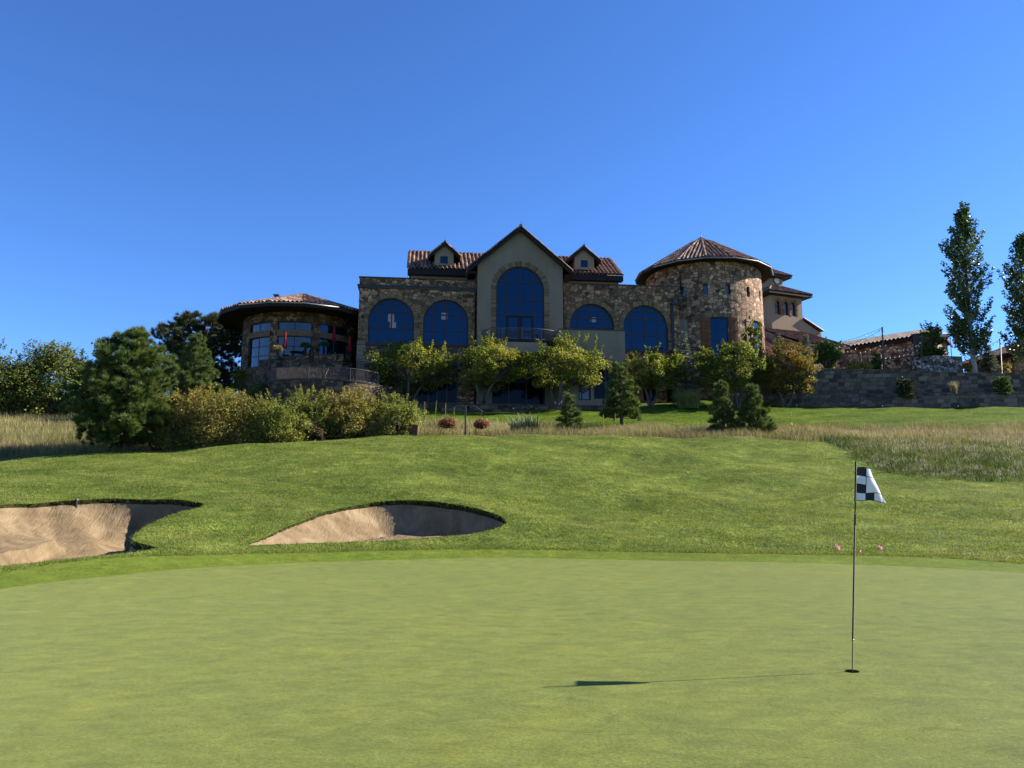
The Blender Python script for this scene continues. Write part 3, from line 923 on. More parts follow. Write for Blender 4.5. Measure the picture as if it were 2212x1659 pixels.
# central stucco gable with its tall window
ga0 = F(1031.7, 600, gD)[0]; ga1 = F(1215.5, 600, gD)[0]
apx, apz = F(1126, 486.5, gD - 0.5)
eLx, eLz = F(1011.7, 578, gD - 0.5); eRx, eRz = F(1236.9, 581, gD - 0.5)
eZ = (eLz + eRz) / 2; half = (eRx - eLx) / 2; apx = (eRx + eLx) / 2
slp = (apz - eZ) / half
wallz = lambda s: apz - 0.42 - abs(s - apx) * slp
bw0 = (F(1071.4, 700, gD)[0], F(1176, 700, gD)[0], F(1124, 738, gD)[1], F(1124, 575.4, gD)[1])
og = [(F(1066, 0, gD)[0], F(1106, 874, gD)[1]), (F(1172, 0, gD)[0], F(1106, 874, gD)[1]), (F(1172, 0, gD)[0], F(1106, 800, gD)[1]), (F(1066, 0, gD)[0], F(1106, 800, gD)[1])]
mb = MB()
wall_panel(mb, [(ga0, zb), (ga1, zb), (ga1, wallz(ga1)), (apx, wallz(apx)), (ga0, wallz(ga0))], [arch_pts(*bw0, n=40), og], gD, 2.7, 0.3)
mb.poly([Vector((x, gD + 2.7, z)) for x, z in ((ga0, zl - 1), (ga1, zl - 1), (ga1, wallz(ga1)), (apx, wallz(apx)), (ga0, wallz(ga0)))])
mb.build('gable_wall', M_stucco, house)
mb = MB(); brick_ring(mb, bw0[0], bw0[1], bw0[2], bw0[3], 0.5, gD, 0.04, 9)
mb.build('brick_surround', M_brick, house)['label'] = 'brick band round the tall gable window'
vb = [F((1900 + c / 3.017) * .5486, 650, gD)[0] for c in (286, 447, 606)]
hbz = [F(1124, (850 + h / 3.017) * .5486, gD)[1] for h in (780, 997, 1174)]
window(house, arch_pts(*bw0, n=40), gD + 0.18, vb, hbz, label='tall arched window filling the gable')
# double door inside the foot of that window
for xa, xb in ((vb[0], vb[1]), (vb[1], vb[2])):
    o = [(xa + 0.04, bw0[2] + 0.02), (xb - 0.04, bw0[2] + 0.02), (xb - 0.04, hbz[2] - 0.06), (xa + 0.04, hbz[2] - 0.06)]
    dr = window(house, o, gD + 0.12, (), (bw0[2] + 1.0,), name='balcony_door', fw=0.17, fmat=M_stucco2 if False else M_fascia)
    h = MB(); xh = xb - 0.14 if xa == vb[0] else xa + 0.14
    h.bar((xh, gD + 0.06, bw0[2] + 1.0), (xh, gD + 0.06, bw0[2] + 1.4), 0.04); h.build('handle', M_lead, dr)
window(house, og, gD + 0.2, [F(1100, 0, gD)[0], F(1135, 0, gD)[0]], (), glass=M_glass3, name='ground_floor_window')
# gable roof with rake boards
mb = MB()
gl = 3.3
for sgn in (-1, 1):
    dn = Vector((sgn * half, 0, -(apz - eZ)))
    roof_panel(mb, Vector((apx, gD - 0.5, apz - 0.10)), (0, 1, 0), dn, [(0, 0), (gl, 0), (gl, dn.length), (0, dn.length)], seed=3 + sgn)
ridge_tiles(mb, (apx, gD - 0.55, apz - 0.04), (apx, gD + gl - 0.5, apz - 0.04), 0.17)
for sgn in (-1, 1):
    ridge_tiles(mb, Vector((apx + sgn * half, gD - 0.46, eZ - 0.04)), Vector((apx, gD - 0.46, apz - 0.06)), 0.12, 5 + sgn)
mb.build('gable_roof', M_tile, house)
mb = MB()
for sgn in (-1, 1):
    a, b = Vector((apx, 0, apz - 0.20)), Vector((apx + sgn * half, 0, eZ - 0.20)); dz = Vector((0, 0, -0.34))
    for d0, d1 in ((gD - 0.5, gD - 0.36),):
        mb.hexa([Vector((p.x, d, p.z)) for d in (d0, d1) for p in (a + dz, b + dz, b, a)])
    # eaves box
    s0, s1 = sorted((apx + sgn * (half - 0.75), apx + sgn * (half - 0.02)))
    mb.box((s0, gD - 0.34, eZ - 0.62), (s1, gD + gl - 0.6, eZ - 0.42))
    c = [a + dz * 0.1, b + dz * 0.1]
    mb.face([Vector((p.x, d, p.z)) for p, d in ((c[0], gD - 0.36), (c[1], gD - 0.36), (c[1], gD + gl - 0.6), (c[0], gD + gl - 0.6))])
mb.build('rake_board', M_fascia, house)

# main tiled roof, both sides of the gable
rD, rB = 2.6, 7.8
rx0, rz = F(879.8, 581, rD); rx1 = F(1346.4, 591.8, rD)[0]
rzE = (F(879.8, 582, rD)[1] + F(1346.4, 591.8, rD)[1]) / 2
rzR = (F(883.4, 546.3, rB)[1] + F(1320.5, 558.7, rB)[1]) / 2
mb = MB()
dn = Vector((0, rD - rB, rzE - rzR))
W = rx1 - rx0
gx0 = gx1 = W * 0.53
for t0, t1, s in ((0, gx0, 1), (gx1, W, 2)):
    roof_panel(mb, Vector((rx0, rB, rzR)), (1, 0, 0), dn, [(t0, 0), (t1, 0), (t1, dn.length), (t0, dn.length)], seed=s, amp=0.13, course=0.62, step=0.05)
dn2 = Vector((0, rB - rD, rzE - rzR))
roof_panel(mb, Vector((rx0, rB, rzR)), (1, 0, 0), dn2, [(0, 0), (W, 0), (W, dn.length), (0, dn.length)], seed=4, res=3)
for t0, t1 in ((0, gx0), (gx1, W)):
    ridge_tiles(mb, (rx0 + t0, rB, rzR + 0.05), (rx0 + t1, rB, rzR + 0.05), 0.15)
for t in (0.05, W - 0.05):
    ridge_tiles(mb, Vector((rx0 + t, rD, rzE + 0.05)), Vector((rx0 + t, rB, rzR + 0.05)), 0.13)
mb.build('main_roof', M_tile, house)
mb = MB()
fz = F(950, 593.6, rD)[1]
for t0, t1 in ((0, gx0), (gx1, W)):
    mb.box((rx0 + t0 + 0.03, rD + 0.03, fz), (rx0 + t1, rD + 0.25, rzE - 0.04)); mb.box((rx0 + t0 + 0.03, rD + 0.25, fz + 0.05), (rx0 + t1, rD + 0.9, fz + 0.12))
mb.build('fascia', M_fascia, house)
mb = MB()
zq = min(zl, zr) - 0.5
pr = [(rD + 0.7, zq), (rD + 0.7, fz + 0.2), (rB, rzR - 0.25), (2 * rB - rD - 0.7, fz + 0.2), (2 * rB - rD - 0.7, zq)]
mb.prism(pr, lambda d, z, s: Vector((s, d, z)), rx0 + 0.35, rx1 - 0.35)
mb.build('attic_wall', M_stucco2, house)
# flat roofs behind the parapets keep daylight out of the rooms
mb = MB(); mb.box((xl0 + 0.05, 0.36, zl - 0.8), (xr1 - 0.05, 13.9, zl - 0.55)); mb.box((xl0 + 0.05, 6.0, zb), (xr1 - 0.05, 6.1, zl - 0.8))
for xx in (xl1 - 0.1, xr0 + 0.1): mb.box((xx - 0.05, 0.36, zb), (xx + 0.05, 6.0, zl - 0.8))
zf = F(900, 745)[1] - 0.45
mb.box((xl0 + 0.05, 0.37, zf - 0.25), (xr1 - 0.05, 5.99, zf))
mb.build('interior', M_room, house)

# dormers
def build_dormer(axp, wl, wr, wbot, aL, aR, win, lab, s):
    dD = rD + 0.55
    ax_, az_ = F(*axp, dD - 0.35)
    x0, x1 = F(wl, 560, dD)[0], F(wr, 560, dD)[0]
    zb_ = F(win[0], wbot, dD)[1]
    ex0, ez0 = F(*aL, dD - 0.35); ex1, ez1 = F(*aR, dD - 0.35)
    hf = (ex1 - ex0) / 2; ez = (ez0 + ez1) / 2; cx = (ex0 + ex1) / 2; sl = (az_ - ez) / hf
    X0, X1 = F(win[0], win[1], dD)[0], F(win[2], win[1], dD)[0]; Z0, Z1 = F(win[0], win[3], dD)[1], F(win[0], win[1], dD)[1]
    wo = [(X0, Z0), (X1, Z0), (X1, Z1), (X0, Z1)]
    top = lambda q: az_ - 0.30 - abs(q - cx) * sl
    mb = MB()
    wall_panel(mb, [(x0, zb_ - 0.1), (x1, zb_ - 0.1), (x1, top(x1)), (cx, top(cx)), (x0, top(x0))], [wo], dD, 4.2, 0.15)
    d = mb.build('dormer', M_stucco2, house); d['label'] = lab
    # its own roof, boards and window
    mb = MB(); L = 4.6
    for sg in (-1, 1):
        dn = Vector((sg * hf, 0, ez - az_))
        roof_panel(mb, Vector((cx, dD - 0.35, az_ - 0.08)), (0, 1, 0), dn, [(0, 0), (L, 0), (L, dn.length), (0, dn.length)], seed=s + sg, res=4, pitch=0.33)
        ridge_tiles(mb, Vector((cx + sg * hf, dD - 0.32, ez - 0.03)), Vector((cx, dD - 0.32, az_ - 0.05)), 0.10, s + sg)
    ridge_tiles(mb, (cx, dD - 0.4, az_ - 0.02), (cx, dD + L - 0.35, az_ - 0.02), 0.14)
    mb.build('dormer_roof', M_tile, d)
    mb = MB(); dz = Vector((0, 0, -0.24))
    for sg in (-1, 1):
        a, b = Vector((cx, 0, az_ - 0.15)), Vector((cx + sg * hf, 0, ez - 0.15))
        mb.hexa([Vector((p.x, q, p.z)) for q in (dD - 0.34, dD - 0.22) for p in (a + dz, b + dz, b, a)])
        mb.face([Vector((p.x, q, p.z)) for p, q in ((a + dz * .2, dD - 0.22), (b + dz * .2, dD - 0.22), (b + dz * .2, dD + L - 0.6), (a + dz * .2, dD + L - 0.6))])
    mb.build('rake_board', M_fascia, d)
    mb = MB(); fw = 0.07
    for q in (((X0, Z0), (X1, Z0 + fw)), ((X0, Z1 - fw), (X1, Z1)), ((X0, Z0 + fw), (X0 + fw, Z1 - fw)), ((X1 - fw, Z0 + fw), (X1, Z1 - fw))):
        mb.box((q[0][0], dD + 0.03, q[0][1]), (q[1][0], dD + 0.12, q[1][1]))
    mb.build('window_frame', M_dark, d)
    mb = MB(); mb.face([(X0, dD + 0.09, Z0), (X1, dD + 0.09, Z0), (X1, dD + 0.09, Z1), (X0, dD + 0.09, Z1)])
    mb.build('window_pane', M_glass, d)


build_dormer((960.7, 521.5), 938.9, 979.9, 570.9, (926.2, 550), (995.4, 551.8), (951.1, 553.3, 967.6, 569.1), 'dormer on the roof left of the gable', 21)
build_dormer((1262.4, 530), 1241, 1283.3, 580, (1226, 561), (1298.4, 560.5), (1254.5, 561.8, 1269.6, 576.9), 'dormer on the roof right of the gable', 31)

# lightning rods
for px, py, d in ((1126, 485, gD), (960.7, 521, rD + 0.3), (1262.4, 530, rD + 0.3), (885, 547, rB), (1318, 558, rB)):
    s, z = F(px, py, d); mb = MB(); mb.bar((s, d + 0.05, z - 0.2), (s, d + 0.05, z + 0.45), 0.018); mb.build('lightning_rod', M_lead, house)

# bowed balcony
bc = (F(1041.7, 737, gD - 0.1)[0], F(1207, 737, gD - 0.1)[0]); bz = bw0[2] - 0.05
cxb = sum(bc) / 2; hb_ = (bc[1] - bc[0]) / 2
arc = [(cxb + hb_ * q, gD - 0.05 - 1.25 * (1 - abs(q) ** 2.6)) for q in np.linspace(-1, 1, 25)]
mb = MB(); mb.prism(arc + [(bc[1], gD - 0.004), (bc[0], gD - 0.004)], lambda s, d, z: Vector((s, d, z)), bz - 0.28, bz)
bal = mb.build('balcony', M_fascia, house)
pts = [(x, y + 0.05, bz) for x, y in arc]
railing(bal, pts, 1.12, 'balcony_railing', posts=[pts[0], pts[6], pts[12], pts[18], pts[24]])
mb = MB()
s0, s1 = F(1075, 750, gD - 0.8)[0], F(1180, 750, gD - 0.8)[0]
mb.box((s0, gD - 1.3, F(1124, 762, gD - 1.3)[1]), (s1, gD - 0.003, bz - 0.283))
mb.build('balcony_beam', M_stucco2, house)

# projecting stucco box with the rooms below it
qx0 = F(1217, 760, pD)[0] - 0.4; qx1 = F(1350.6, 760, pD)[0]; qz = F(1284, 713.5, pD)[1]
op = [(F(1268, 0, pD)[0], F(1290, 862, pD)[1]), (F(1322, 0, pD)[0], F(1290, 862, pD)[1]), (F(1322, 0, pD)[0], F(1290, 786, pD)[1]), (F(1268, 0, pD)[0], F(1290, 786, pD)[1])]
ow = [(F(1238, 0, pD)[0], F(1250, 864, pD)[1]), (F(1262, 0, pD)[0], F(1250, 864, pD)[1]), (F(1262, 0, pD)[0], F(1250, 826, pD)[1]), (F(1238, 0, pD)[0], F(1250, 826, pD)[1])]
mb = MB(); wall_panel(mb, [(qx0, zb), (qx1, zb), (qx1, qz), (qx0, qz)], [op, ow], pD, -pD - 0.01, 0.3)
mb.build('terrace_wall', M_stucco, house)
mb = MB(); mb.box((qx0 - 0.05, pD - 0.06, qz), (qx1 + 0.06, pD + 0.3, qz + 0.08)); mb.box((qx1 - 0.3, pD + 0.3, qz), (qx1 + 0.06, -0.01, qz + 0.08)); mb.build('wall_coping', M_cornice, house)
mb = MB(); mb.box((qx0 + .02, pD + 0.31, qz - 1.3), (qx1 - .02, -0.02, qz - 1.1)); mb.box((qx0 + .02, pD + 1.6, zb), (qx1 - .02, pD + 1.7, qz - 1.3)); mb.build('terrace_floor', M_room, house)
window(house, op, pD + 0.2, (F(1293, 0, pD)[0],), (F(1290, 826, pD)[1],), glass=M_glass3, name='ground_floor_window')
window(house, ow, pD + 0.2, (F(1245, 0, pD)[0],), (), glass=M_glass2, name='ground_floor_window')
mb = MB(); rq = random.Random(8); x = op[0][0] - 0.2
while x < op[1][0] + 0.25:
    mb.box((x, pD - 0.04, op[2][1]), (x + 0.105, pD + 0.02, op[2][1] + 0.36 * rq.uniform(0.95, 1.03)), tint=rq.random()); x += 0.12
mb.build('brick_lintel', M_brick, house)
mb = MB(); sx, sz = F(1297, 756.5, pD); mb.tube([(sx, pD - 0.05, sz), (sx, pD + 0.02, sz)], 0.06); mb.build('drain_spout', M_dark, house)

# pendant lamps seen through the arched windows
for px, y0, y1, d in ((845, 680, 694, 1.3), (849, 697, 708, 2.0), (960, 677, 689, 1.4), (1010, 655, 664, 1.0), (1281, 687, 695, 1.2), (1012 + 56, 635, 648, 0.8)):
    if px in (1010, 1068): continue
    s, za = F(px, y0, d); _, zb2 = F(px, y1, d)
    mb = MB(); mb.tube([(s, d, zb2), (s, d, za)], 0.30, 12); p = mb.build('pendant_lamp', M_lampshade, None)
    p.location = HO; p.rotation_euler = (0, 0, TH)
    tag(p, {845: 'upper pendant lamp inside the arched window nearest the pavilion', 849: 'lower pendant lamp inside the arched window nearest the pavilion', 960: 'pendant lamp inside the arched window left of the gable wall', 1281: 'pendant lamp inside the arched window above the stucco box'}[px], 'lamp', 'pendant lamps inside the arched windows')
    mb = MB(); mb.bar((s, d, za), (s, d, zl - 0.8), 0.02); c = mb.build('cord', M_dark, p)

# the low stone planter wall along the foot of the house
pw = empty('planter_wall', HO, TH, 'low stone planter wall along the foot of the clubhouse', 'wall')
mb = MB(); x0 = F(900, 880, -4.5)[0]; x1 = F(1448, 880, -4.5)[0]; zt_ = F(1000, 873.5, -4.5)[1]
mb.box((x0, -4.5, -2.0), (x1, -4.1, zt_)); mb.box((x0, -4.1, -2.0), (x0 + 0.4, -0.3, zt_)); mb.build('wall', M_block, pw)
mb = MB(); mb.box((x0 - 0.04, -4.55, zt_), (x1 + 0.04, -4.05, zt_ + 0.08)); mb.build('wall_cap', M_cornice, pw)
mb = MB(); mb.box((x0 + 0.4, -4.1, -2.0), (x1, pD - 0.005, zt_ - 0.1)); mb.box((x0 + 0.4, pD - 0.005, -2.0), (qx0 - .01, gD - 0.01, zt_ - 0.1)); tag(mb.build('planter_soil', plain('mulch', (0.05, 0.035, 0.025), 0.95, 0.4, 6, 0.05), None), 'mulch bed behind the planter wall', kind='structure')
o = bpy.data.objects['planter_soil']; o.location = HO; o.rotation_euler = (0, 0, TH)
# ------------------------------------------------------------------ round buildings
M_gutter = plain('pale_gutter', (0.20, 0.19, 0.18), 0.4, 0.1, 2, 0.5, 0.4)


class Round:
    """a round building about a centre: maps pixels to (angle, height) on a cylinder"""

    def __init__(s, px, Y, zbase):
        s.c = at(px, 680, Y); s.c.z = zbase
        s.Y = Y; s.z = zbase

    def radius(s, px): return abs(at(px, 700, s.Y).x - s.c.x)

    def ang(s, px, R):
        phi = 0.0
        for _ in range(40):
            Y = s.c.y - R * math.cos(phi)
            x = at(px, 700, Y).x - s.c.x
            phi = 0.5 * phi + 0.5 * math.asin(max(-0.999, min(0.999, x / R)))
        return phi

    def h(s, px, py, R):
        return at(px, py, s.c.y - R * math.cos(s.ang(px, R))).z - s.z


def pol(R, a, z): return Vector((R * math.sin(a), -R * math.cos(a), z))


def round_wall(mb, R, zb, zt, holes, reveal=0.3, step=math.radians(6), a0=-PI, a1=PI):
    """holes are (a0, a1, z0, z1); the wall is cut on their edges"""
    A = sorted(set([round(a, 5) for h in holes for a in h[:2]] + [round(a, 5) for a in np.arange(a0, a1 + 1e-6, step)] + [a1]))
    Z = sorted(set([zb, zt] + [h[k] for h in holes for k in (2, 3)]))
    for i in range(len(A) - 1):
        if A[i + 1] - A[i] < 1e-4: continue
        for j in range(len(Z) - 1):
            am, zm = (A[i] + A[i + 1]) / 2, (Z[j] + Z[j + 1]) / 2
            if any(h[0] < am < h[1] and h[2] < zm < h[3] for h in holes): continue
            mb.face([pol(R, A[i], Z[j]), pol(R, A[i + 1], Z[j]), pol(R, A[i + 1], Z[j + 1]), pol(R, A[i], Z[j + 1])],
                    uv=[(A[i] * R, Z[j]), (A[i + 1] * R, Z[j]), (A[i + 1] * R, Z[j + 1]), (A[i] * R, Z[j + 1])])
    for h in holes:
        Q = R - reveal
        for a in h[:2]:
            mb.face([pol(R, a, h[2]), pol(Q, a, h[2]), pol(Q, a, h[3]), pol(R, a, h[3])], uv=[(a * R, h[2]), (a * R + reveal, h[2]), (a * R + reveal, h[3]), (a * R, h[3])])
        for z in h[2:]:
            k = np.linspace(h[0], h[1], 7)
            for p, q in zip(k[:-1], k[1:]):
                mb.face([pol(R, p, z), pol(R, q, z), pol(Q, q, z), pol(Q, p, z)])


def round_window(parent, R, h, vb, hz, glass, label=None, name='window', fw=0.07):
    """curved frame and panes filling one opening of a round wall"""
    mb = MB()
    D = 0.09
    def blk(p, q, z0, z1, k=0.0):
        mb.hexa([pol(R - k, p, z0), pol(R - k, q, z0), pol(R - D, q, z0), pol(R - D, p, z0), pol(R - k, p, z1), pol(R - k, q, z1), pol(R - D, q, z1), pol(R - D, p, z1)])
    da = fw / R
    zs = [h[2] + fw, h[3] - fw]
    for p in (h[0], h[1] - da): blk(p, p + da, h[2], h[3])
    k = np.linspace(h[0] + da, h[1] - da, 5)
    for p, q in zip(k[:-1], k[1:]):
        blk(p, q, h[2], zs[0], .003); blk(p, q, zs[1], h[3], .003)
        for z in hz: blk(p, q, z - 0.03, z + 0.03, 0.012)
    for a in vb: blk(a - da / 2, a + da / 2, zs[0], zs[1], 0.02)
    f = mb.build(name, M_dark, parent)
    if label: f['label'] = label
    g = MB(); k = np.linspace(h[0], h[1], 5)
    for p, q in zip(k[:-1], k[1:]):
        g.face([pol(R - 0.05, p, h[2]), pol(R - 0.05, q, h[2]), pol(R - 0.05, q, h[3]), pol(R - 0.05, p, h[3])])
    g.build('pane', glass, f)
    return f


def cone_roof(mb, Re, ze, za, n, rot, Rt, seed, pitch=0.42, course=0.42, amp=0.115):
    """faceted tiled cone down to the eave; returns the eave corners"""
    cor = [pol(Re, rot + 2 * PI * k / n, ze) for k in range(n + 1)]
    top = Vector((0, 0, za))
    for k in range(n):
        a, b = cor[k], cor[k + 1]
        mid = (a + b) / 2; w = (b - a).length; ax = (b - a).normalized(); dn = mid - top; L = dn.length
        d0 = L * Rt / Re
        roof_panel(mb, top, ax, dn, [(-w / 2 * d0 / L, d0), (w / 2 * d0 / L, d0), (w / 2, L), (-w / 2, L)], pitch, course, amp, seed + k, res=5)
    for k in range(n):
        d = (cor[k] - top)
        ridge_tiles(mb, cor[k] + Vector((0, 0, 0.05)), top + d * (Rt / Re) + Vector((0, 0, 0.05)), 0.17, seed + k)
    return cor


# --- round stone tower right of the main house
T = Round(1521, 83.0, 11.0)
tower = empty('round_tower', T.c, 0, 'round stone tower with a conical tiled roof and wooden shutters', 'tower')
RT = T.radius(1396.5) * 0.97
RE = T.radius(1377) * 1.0
te = (at(1377, 602.5, 83).z + at(1672, 599.5, 83).z) / 2 - 11; ta = at(1520.8, 514, 83).z - 11
hw = []
for c, y0, y1 in ((1477.5, 616.4, 637.7), (1527.7, 614, 636), (1577, 615, 637), (1620, 619, 641), (1645, 626, 648)):
    a = T.ang(c, RT); hw.append((a - 0.24 / RT, a + 0.24 / RT))
zw = (T.h(1527, 636, RT), T.h(1527, 614, RT))
hw = [(p, q, zw[0], zw[1]) for p, q in hw]
zb1, zb2 = T.h(1553, 775, RT), T.h(1553, 685, RT)
big = [(T.ang(1534, RT), T.ang(1573, RT), zb1, zb2)]
wd = big[0][1] - big[0][0]
a2_ = T.ang(1636, RT); big.append((a2_ - wd / 2, a2_ + wd / 2, zb1, zb2))
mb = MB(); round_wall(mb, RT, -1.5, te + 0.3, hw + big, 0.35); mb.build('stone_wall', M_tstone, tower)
mb = MB(); cor = cone_roof(mb, RE, te, ta, 16, R(11.25), 1.15, 40); mb.build('roof', M_tile, tower)
mb = MB()
for k in range(32):
    p, q = 2 * PI * k / 32, 2 * PI * (k + 1) / 32; sl_ = (ta - te) / RE
    mb.face([pol(1.3, p, ta - 1.3 * sl_ + 0.14), pol(1.3, q, ta - 1.3 * sl_ + 0.14), Vector((0, 0, ta + 0.14))], smooth=True)
mb.tube([(0, 0, ta), (0, 0, ta + 0.25), (0, 0, ta + 0.9)], [0.06, 0.03, 0.008]); mb.build('roof_cap', M_lead, tower)
mb = MB()
for k in range(16):
    p, q = R(11.25) + 2 * PI * k / 16, R(11.25) + 2 * PI * (k + 1) / 16
    mb.face([pol(RE, p, te - 0.02), pol(RE, q, te - 0.02), pol(RE, q, te - 0.14), pol(RE, p, te - 0.14)])
    mb.face([pol(RE, p, te - 0.14), pol(RE, q, te - 0.14), pol(RT - 0.1, q, te - 0.1), pol(RT - 0.1, p, te - 0.1)])
mb.build('soffit', M_fascia, tower)
mb = MB()
gp = [pol(RE + 0.07, R(11.25) + 2 * PI * k / 16, te - 0.07) for k in (13, 14, 15, 16, 17, 18, 19)]
mb.tube(gp, 0.085, 6); mb.build('gutter', M_gutter, tower)
mb = MB(); a = T.ang(1470, RT); mb.tube([pol(RE, a, te - 0.1), pol(RT + 0.12, a + 0.03, te - 1.0), pol(RT + 0.12, a + 0.03, te - 3.0)], 0.06); mb.build('downpipe', M_dark, tower)
for i, h in enumerate(hw):
    round_window(tower, RT - 0.2, h, (), (), M_glass2, name='slit_window', fw=0.05)
for i, h in enumerate(big):
    z3 = [zb1 + (zb2 - zb1) * k for k in (0.2, 0.45, 0.71)]
    round_window(tower, RT - 0.15, h, (), z3, M_glass, label=('wide shuttered window facing the green', 'shuttered window on the sunlit side')[i])
    for sg in (-1, 1):
        # a ledged and braced shutter folded back against the wall
        e = h[0] if sg < 0 else h[1]
        w_ = (h[1] - h[0]) * 0.5
        aa_, bb_ = sorted((e + sg * 0.01, e + sg * (w_ + 0.01)))
        mb = MB(); n = 6; r_ = random.Random(i * 3 + sg)
        for k in range(n):
            p, q = aa_ + (bb_ - aa_) * (k + 0.04) / n, aa_ + (bb_ - aa_) * (k + 0.96) / n
            mb.hexa([pol(RT + 0.05, p, zb1), pol(RT + 0.05, q, zb1), pol(RT + 0.004, q, zb1), pol(RT + 0.004, p, zb1), pol(RT + 0.05, p, zb2), pol(RT + 0.05, q, zb2), pol(RT + 0.004, q, zb2), pol(RT + 0.004, p, zb2)], tint=r_.uniform(0.2, 0.8))
        s_ = mb.build('shutter', M_wood, tower)
        mb = MB(); H = zb2 - zb1; Rr = RT + 0.075
        zz = [zb1 + H * k for k in (0.04, 0.36, 0.68, 0.96)]
        for z in zz: mb.bar(pol(Rr, aa_, z), pol(Rr, bb_, z), 0.06, 0.16, tint=0.9)
        for z0, z1 in zip(zz[:-1], zz[1:]):
            mb.bar(pol(Rr, aa_ + 0.02, z0), pol(Rr, bb_ - 0.02, z1), 0.05, 0.12, tint=0.9)
        mb.build('brace', M_wood, s_)
    mb = MB(); n = 26; r_ = random.Random(5)
    for k in range(n):
        p = h[0] - 0.06 + (h[1] - h[0] + 0.12) * k / n; q = h[0] - 0.06 + (h[1] - h[0] + 0.12) * (k + 0.88) / n
        mb.hexa([pol(RT + 0.05, p, zb2 + 0.01), pol(RT + 0.05, q, zb2 + 0.01), pol(RT - 0.1, q, zb2 + 0.01), pol(RT - 0.1, p, zb2 + 0.01), pol(RT + 0.05, p, zb2 + 0.42), pol(RT + 0.05, q, zb2 + 0.42), pol(RT - 0.1, q, zb2 + 0.42), pol(RT - 0.1, p, zb2 + 0.42)], tint=r_.random())
    mb.build('brick_lintel', M_brick, tower)
mb = MB()
for k in range(24):
    p, q = 2 * PI * k / 24, 2 * PI * (k + 1) / 24
    mb.face([pol(RT - 0.6, p, -1.5), pol(RT - 0.6, q, -1.5), pol(RT - 0.6, q, te), pol(RT - 0.6, p, te)])
mb.build('interior', M_room, tower)
# stucco link between house and tower
lk = F(1461, 700, 1.5)[0]
mb = MB(); mb.box((xr1 + 0.07, 1.2, zb), (xr1 + 1.4, 3.0, F(1470, 690, 1.2)[1])); mb.build('link_wall', M_stucco, house)

# --- round pavilion left of the house
P = Round(655, 78.0, 10.5)
pav = empty('round_pavilion', P.c, 0, 'low round stone pavilion with a wide overhanging tiled roof', 'pavilion')
RP = P.radius(532.4); RPE = P.radius(480.5)
pz = at(640, 657, 78 - RPE).z - 10.5 + 0.25; pt = at(655, 637.5, 78).z - 10.5
wz = [P.h(636, y, RP) for y in (790, 725, 713, 694)]
fl = P.h(636, 769, RP)
gr = []
A0 = P.ang(545 * 0 + (800 + 545 / 2.963) * .5486, RP); A1 = P.ang((800 + 785 / 2.963) * .5486, RP)
B0 = P.ang((800 + 870 / 2.963) * .5486, RP); B1 = P.ang((800 + 1275 / 2.963) * .5486, RP)
C0 = P.ang((800 + 1372 / 2.963) * .5486, RP); C1 = P.ang((800 + 1700 / 2.963) * .5486, RP)
holes = []
for p, q in ((A0, A1), (B0, B1), (C0, C1)):
    holes += [(p, q, fl - (0.9 if p == A0 else 0.0), wz[1]), (p, q, wz[2], wz[3])]
mb = MB(); round_wall(mb, RP, -2.5, pz + 0.2, holes, 0.35); mb.build('stone_wall', M_stone_shade, pav)
for i, h in enumerate(holes):
    m = [(h[0] + h[1]) / 2]
    hz = [h[2] + (h[3] - h[2]) * k for k in (0.36, 0.68)] if i == 0 else ([h[2] + (h[3] - h[2]) * 0.5] if i == 2 else [])
    if i < 4 or i == 5: round_window(pav, RP - 0.15, h, m, hz, M_glass2 if i < 4 else M_glass, label='tall corner window mirroring the pines' if i == 0 else None)
    else: round_window(pav, RP - 0.25, h, m, [], M_glass, name='sliding_door', label='dark open patio doors')
for p, q in ((A0, A1), (B0, B1), (C0, C1)):
    mb = MB()
    k = np.linspace(p, q, 6)
    for a, b in zip(k[:-1], k[1:]):
        mb.hexa([pol(RP + 0.06, a, wz[1] - 0.02), pol(RP + 0.06, b, wz[1] - 0.02), pol(RP - 0.05, b, wz[1] - 0.02), pol(RP - 0.05, a, wz[1] - 0.02), pol(RP + 0.06, a, wz[2] + 0.02), pol(RP + 0.06, b, wz[2] + 0.02), pol(RP - 0.05, b, wz[2] + 0.02), pol(RP - 0.05, a, wz[2] + 0.02)])
    mb.build('timber_beam', M_beam, pav)
mb = MB(); cone_roof(mb, RPE, pz, pt, 16, R(-6.5), 0.25, 70, 0.42, 0.45, 0.11); mb.build('roof', M_tile, pav)
mb = MB()
for k in range(16):
    p, q = R(-6.5) + 2 * PI * k / 16, R(-6.5) + 2 * PI * (k + 1) / 16
    mb.face([pol(RPE, p, pz - 0.02), pol(RPE, q, pz - 0.02), pol(RPE, q, pz - 0.38), pol(RPE, p, pz - 0.38)])
    mb.face([pol(RPE, p, pz - 0.38), pol(RPE, q, pz - 0.38), pol(RP - 0.1, q, pz - 0.30), pol(RP - 0.1, p, pz - 0.30)])
mb.build('soffit', M_fascia, pav)
mb = MB(); mb.tube([pol(RPE + 0.06, R(-6.5) + 2 * PI * k / 16, pz - 0.08) for k in (-1, 0, 1, 2)], 0.07, 6); mb.build('gutter', M_gutter, pav)
mb = MB(); v = at(597.5, 641, 76) - P.c; mb.box(v - Vector((.2, .2, .7)), v + Vector((.2, .2, .1))); mb.box(v + Vector((-.28, -.28, .1)), v + Vector((.28, .28, .2))); mb.build('roof_vent', M_lead, pav)
mb = MB()
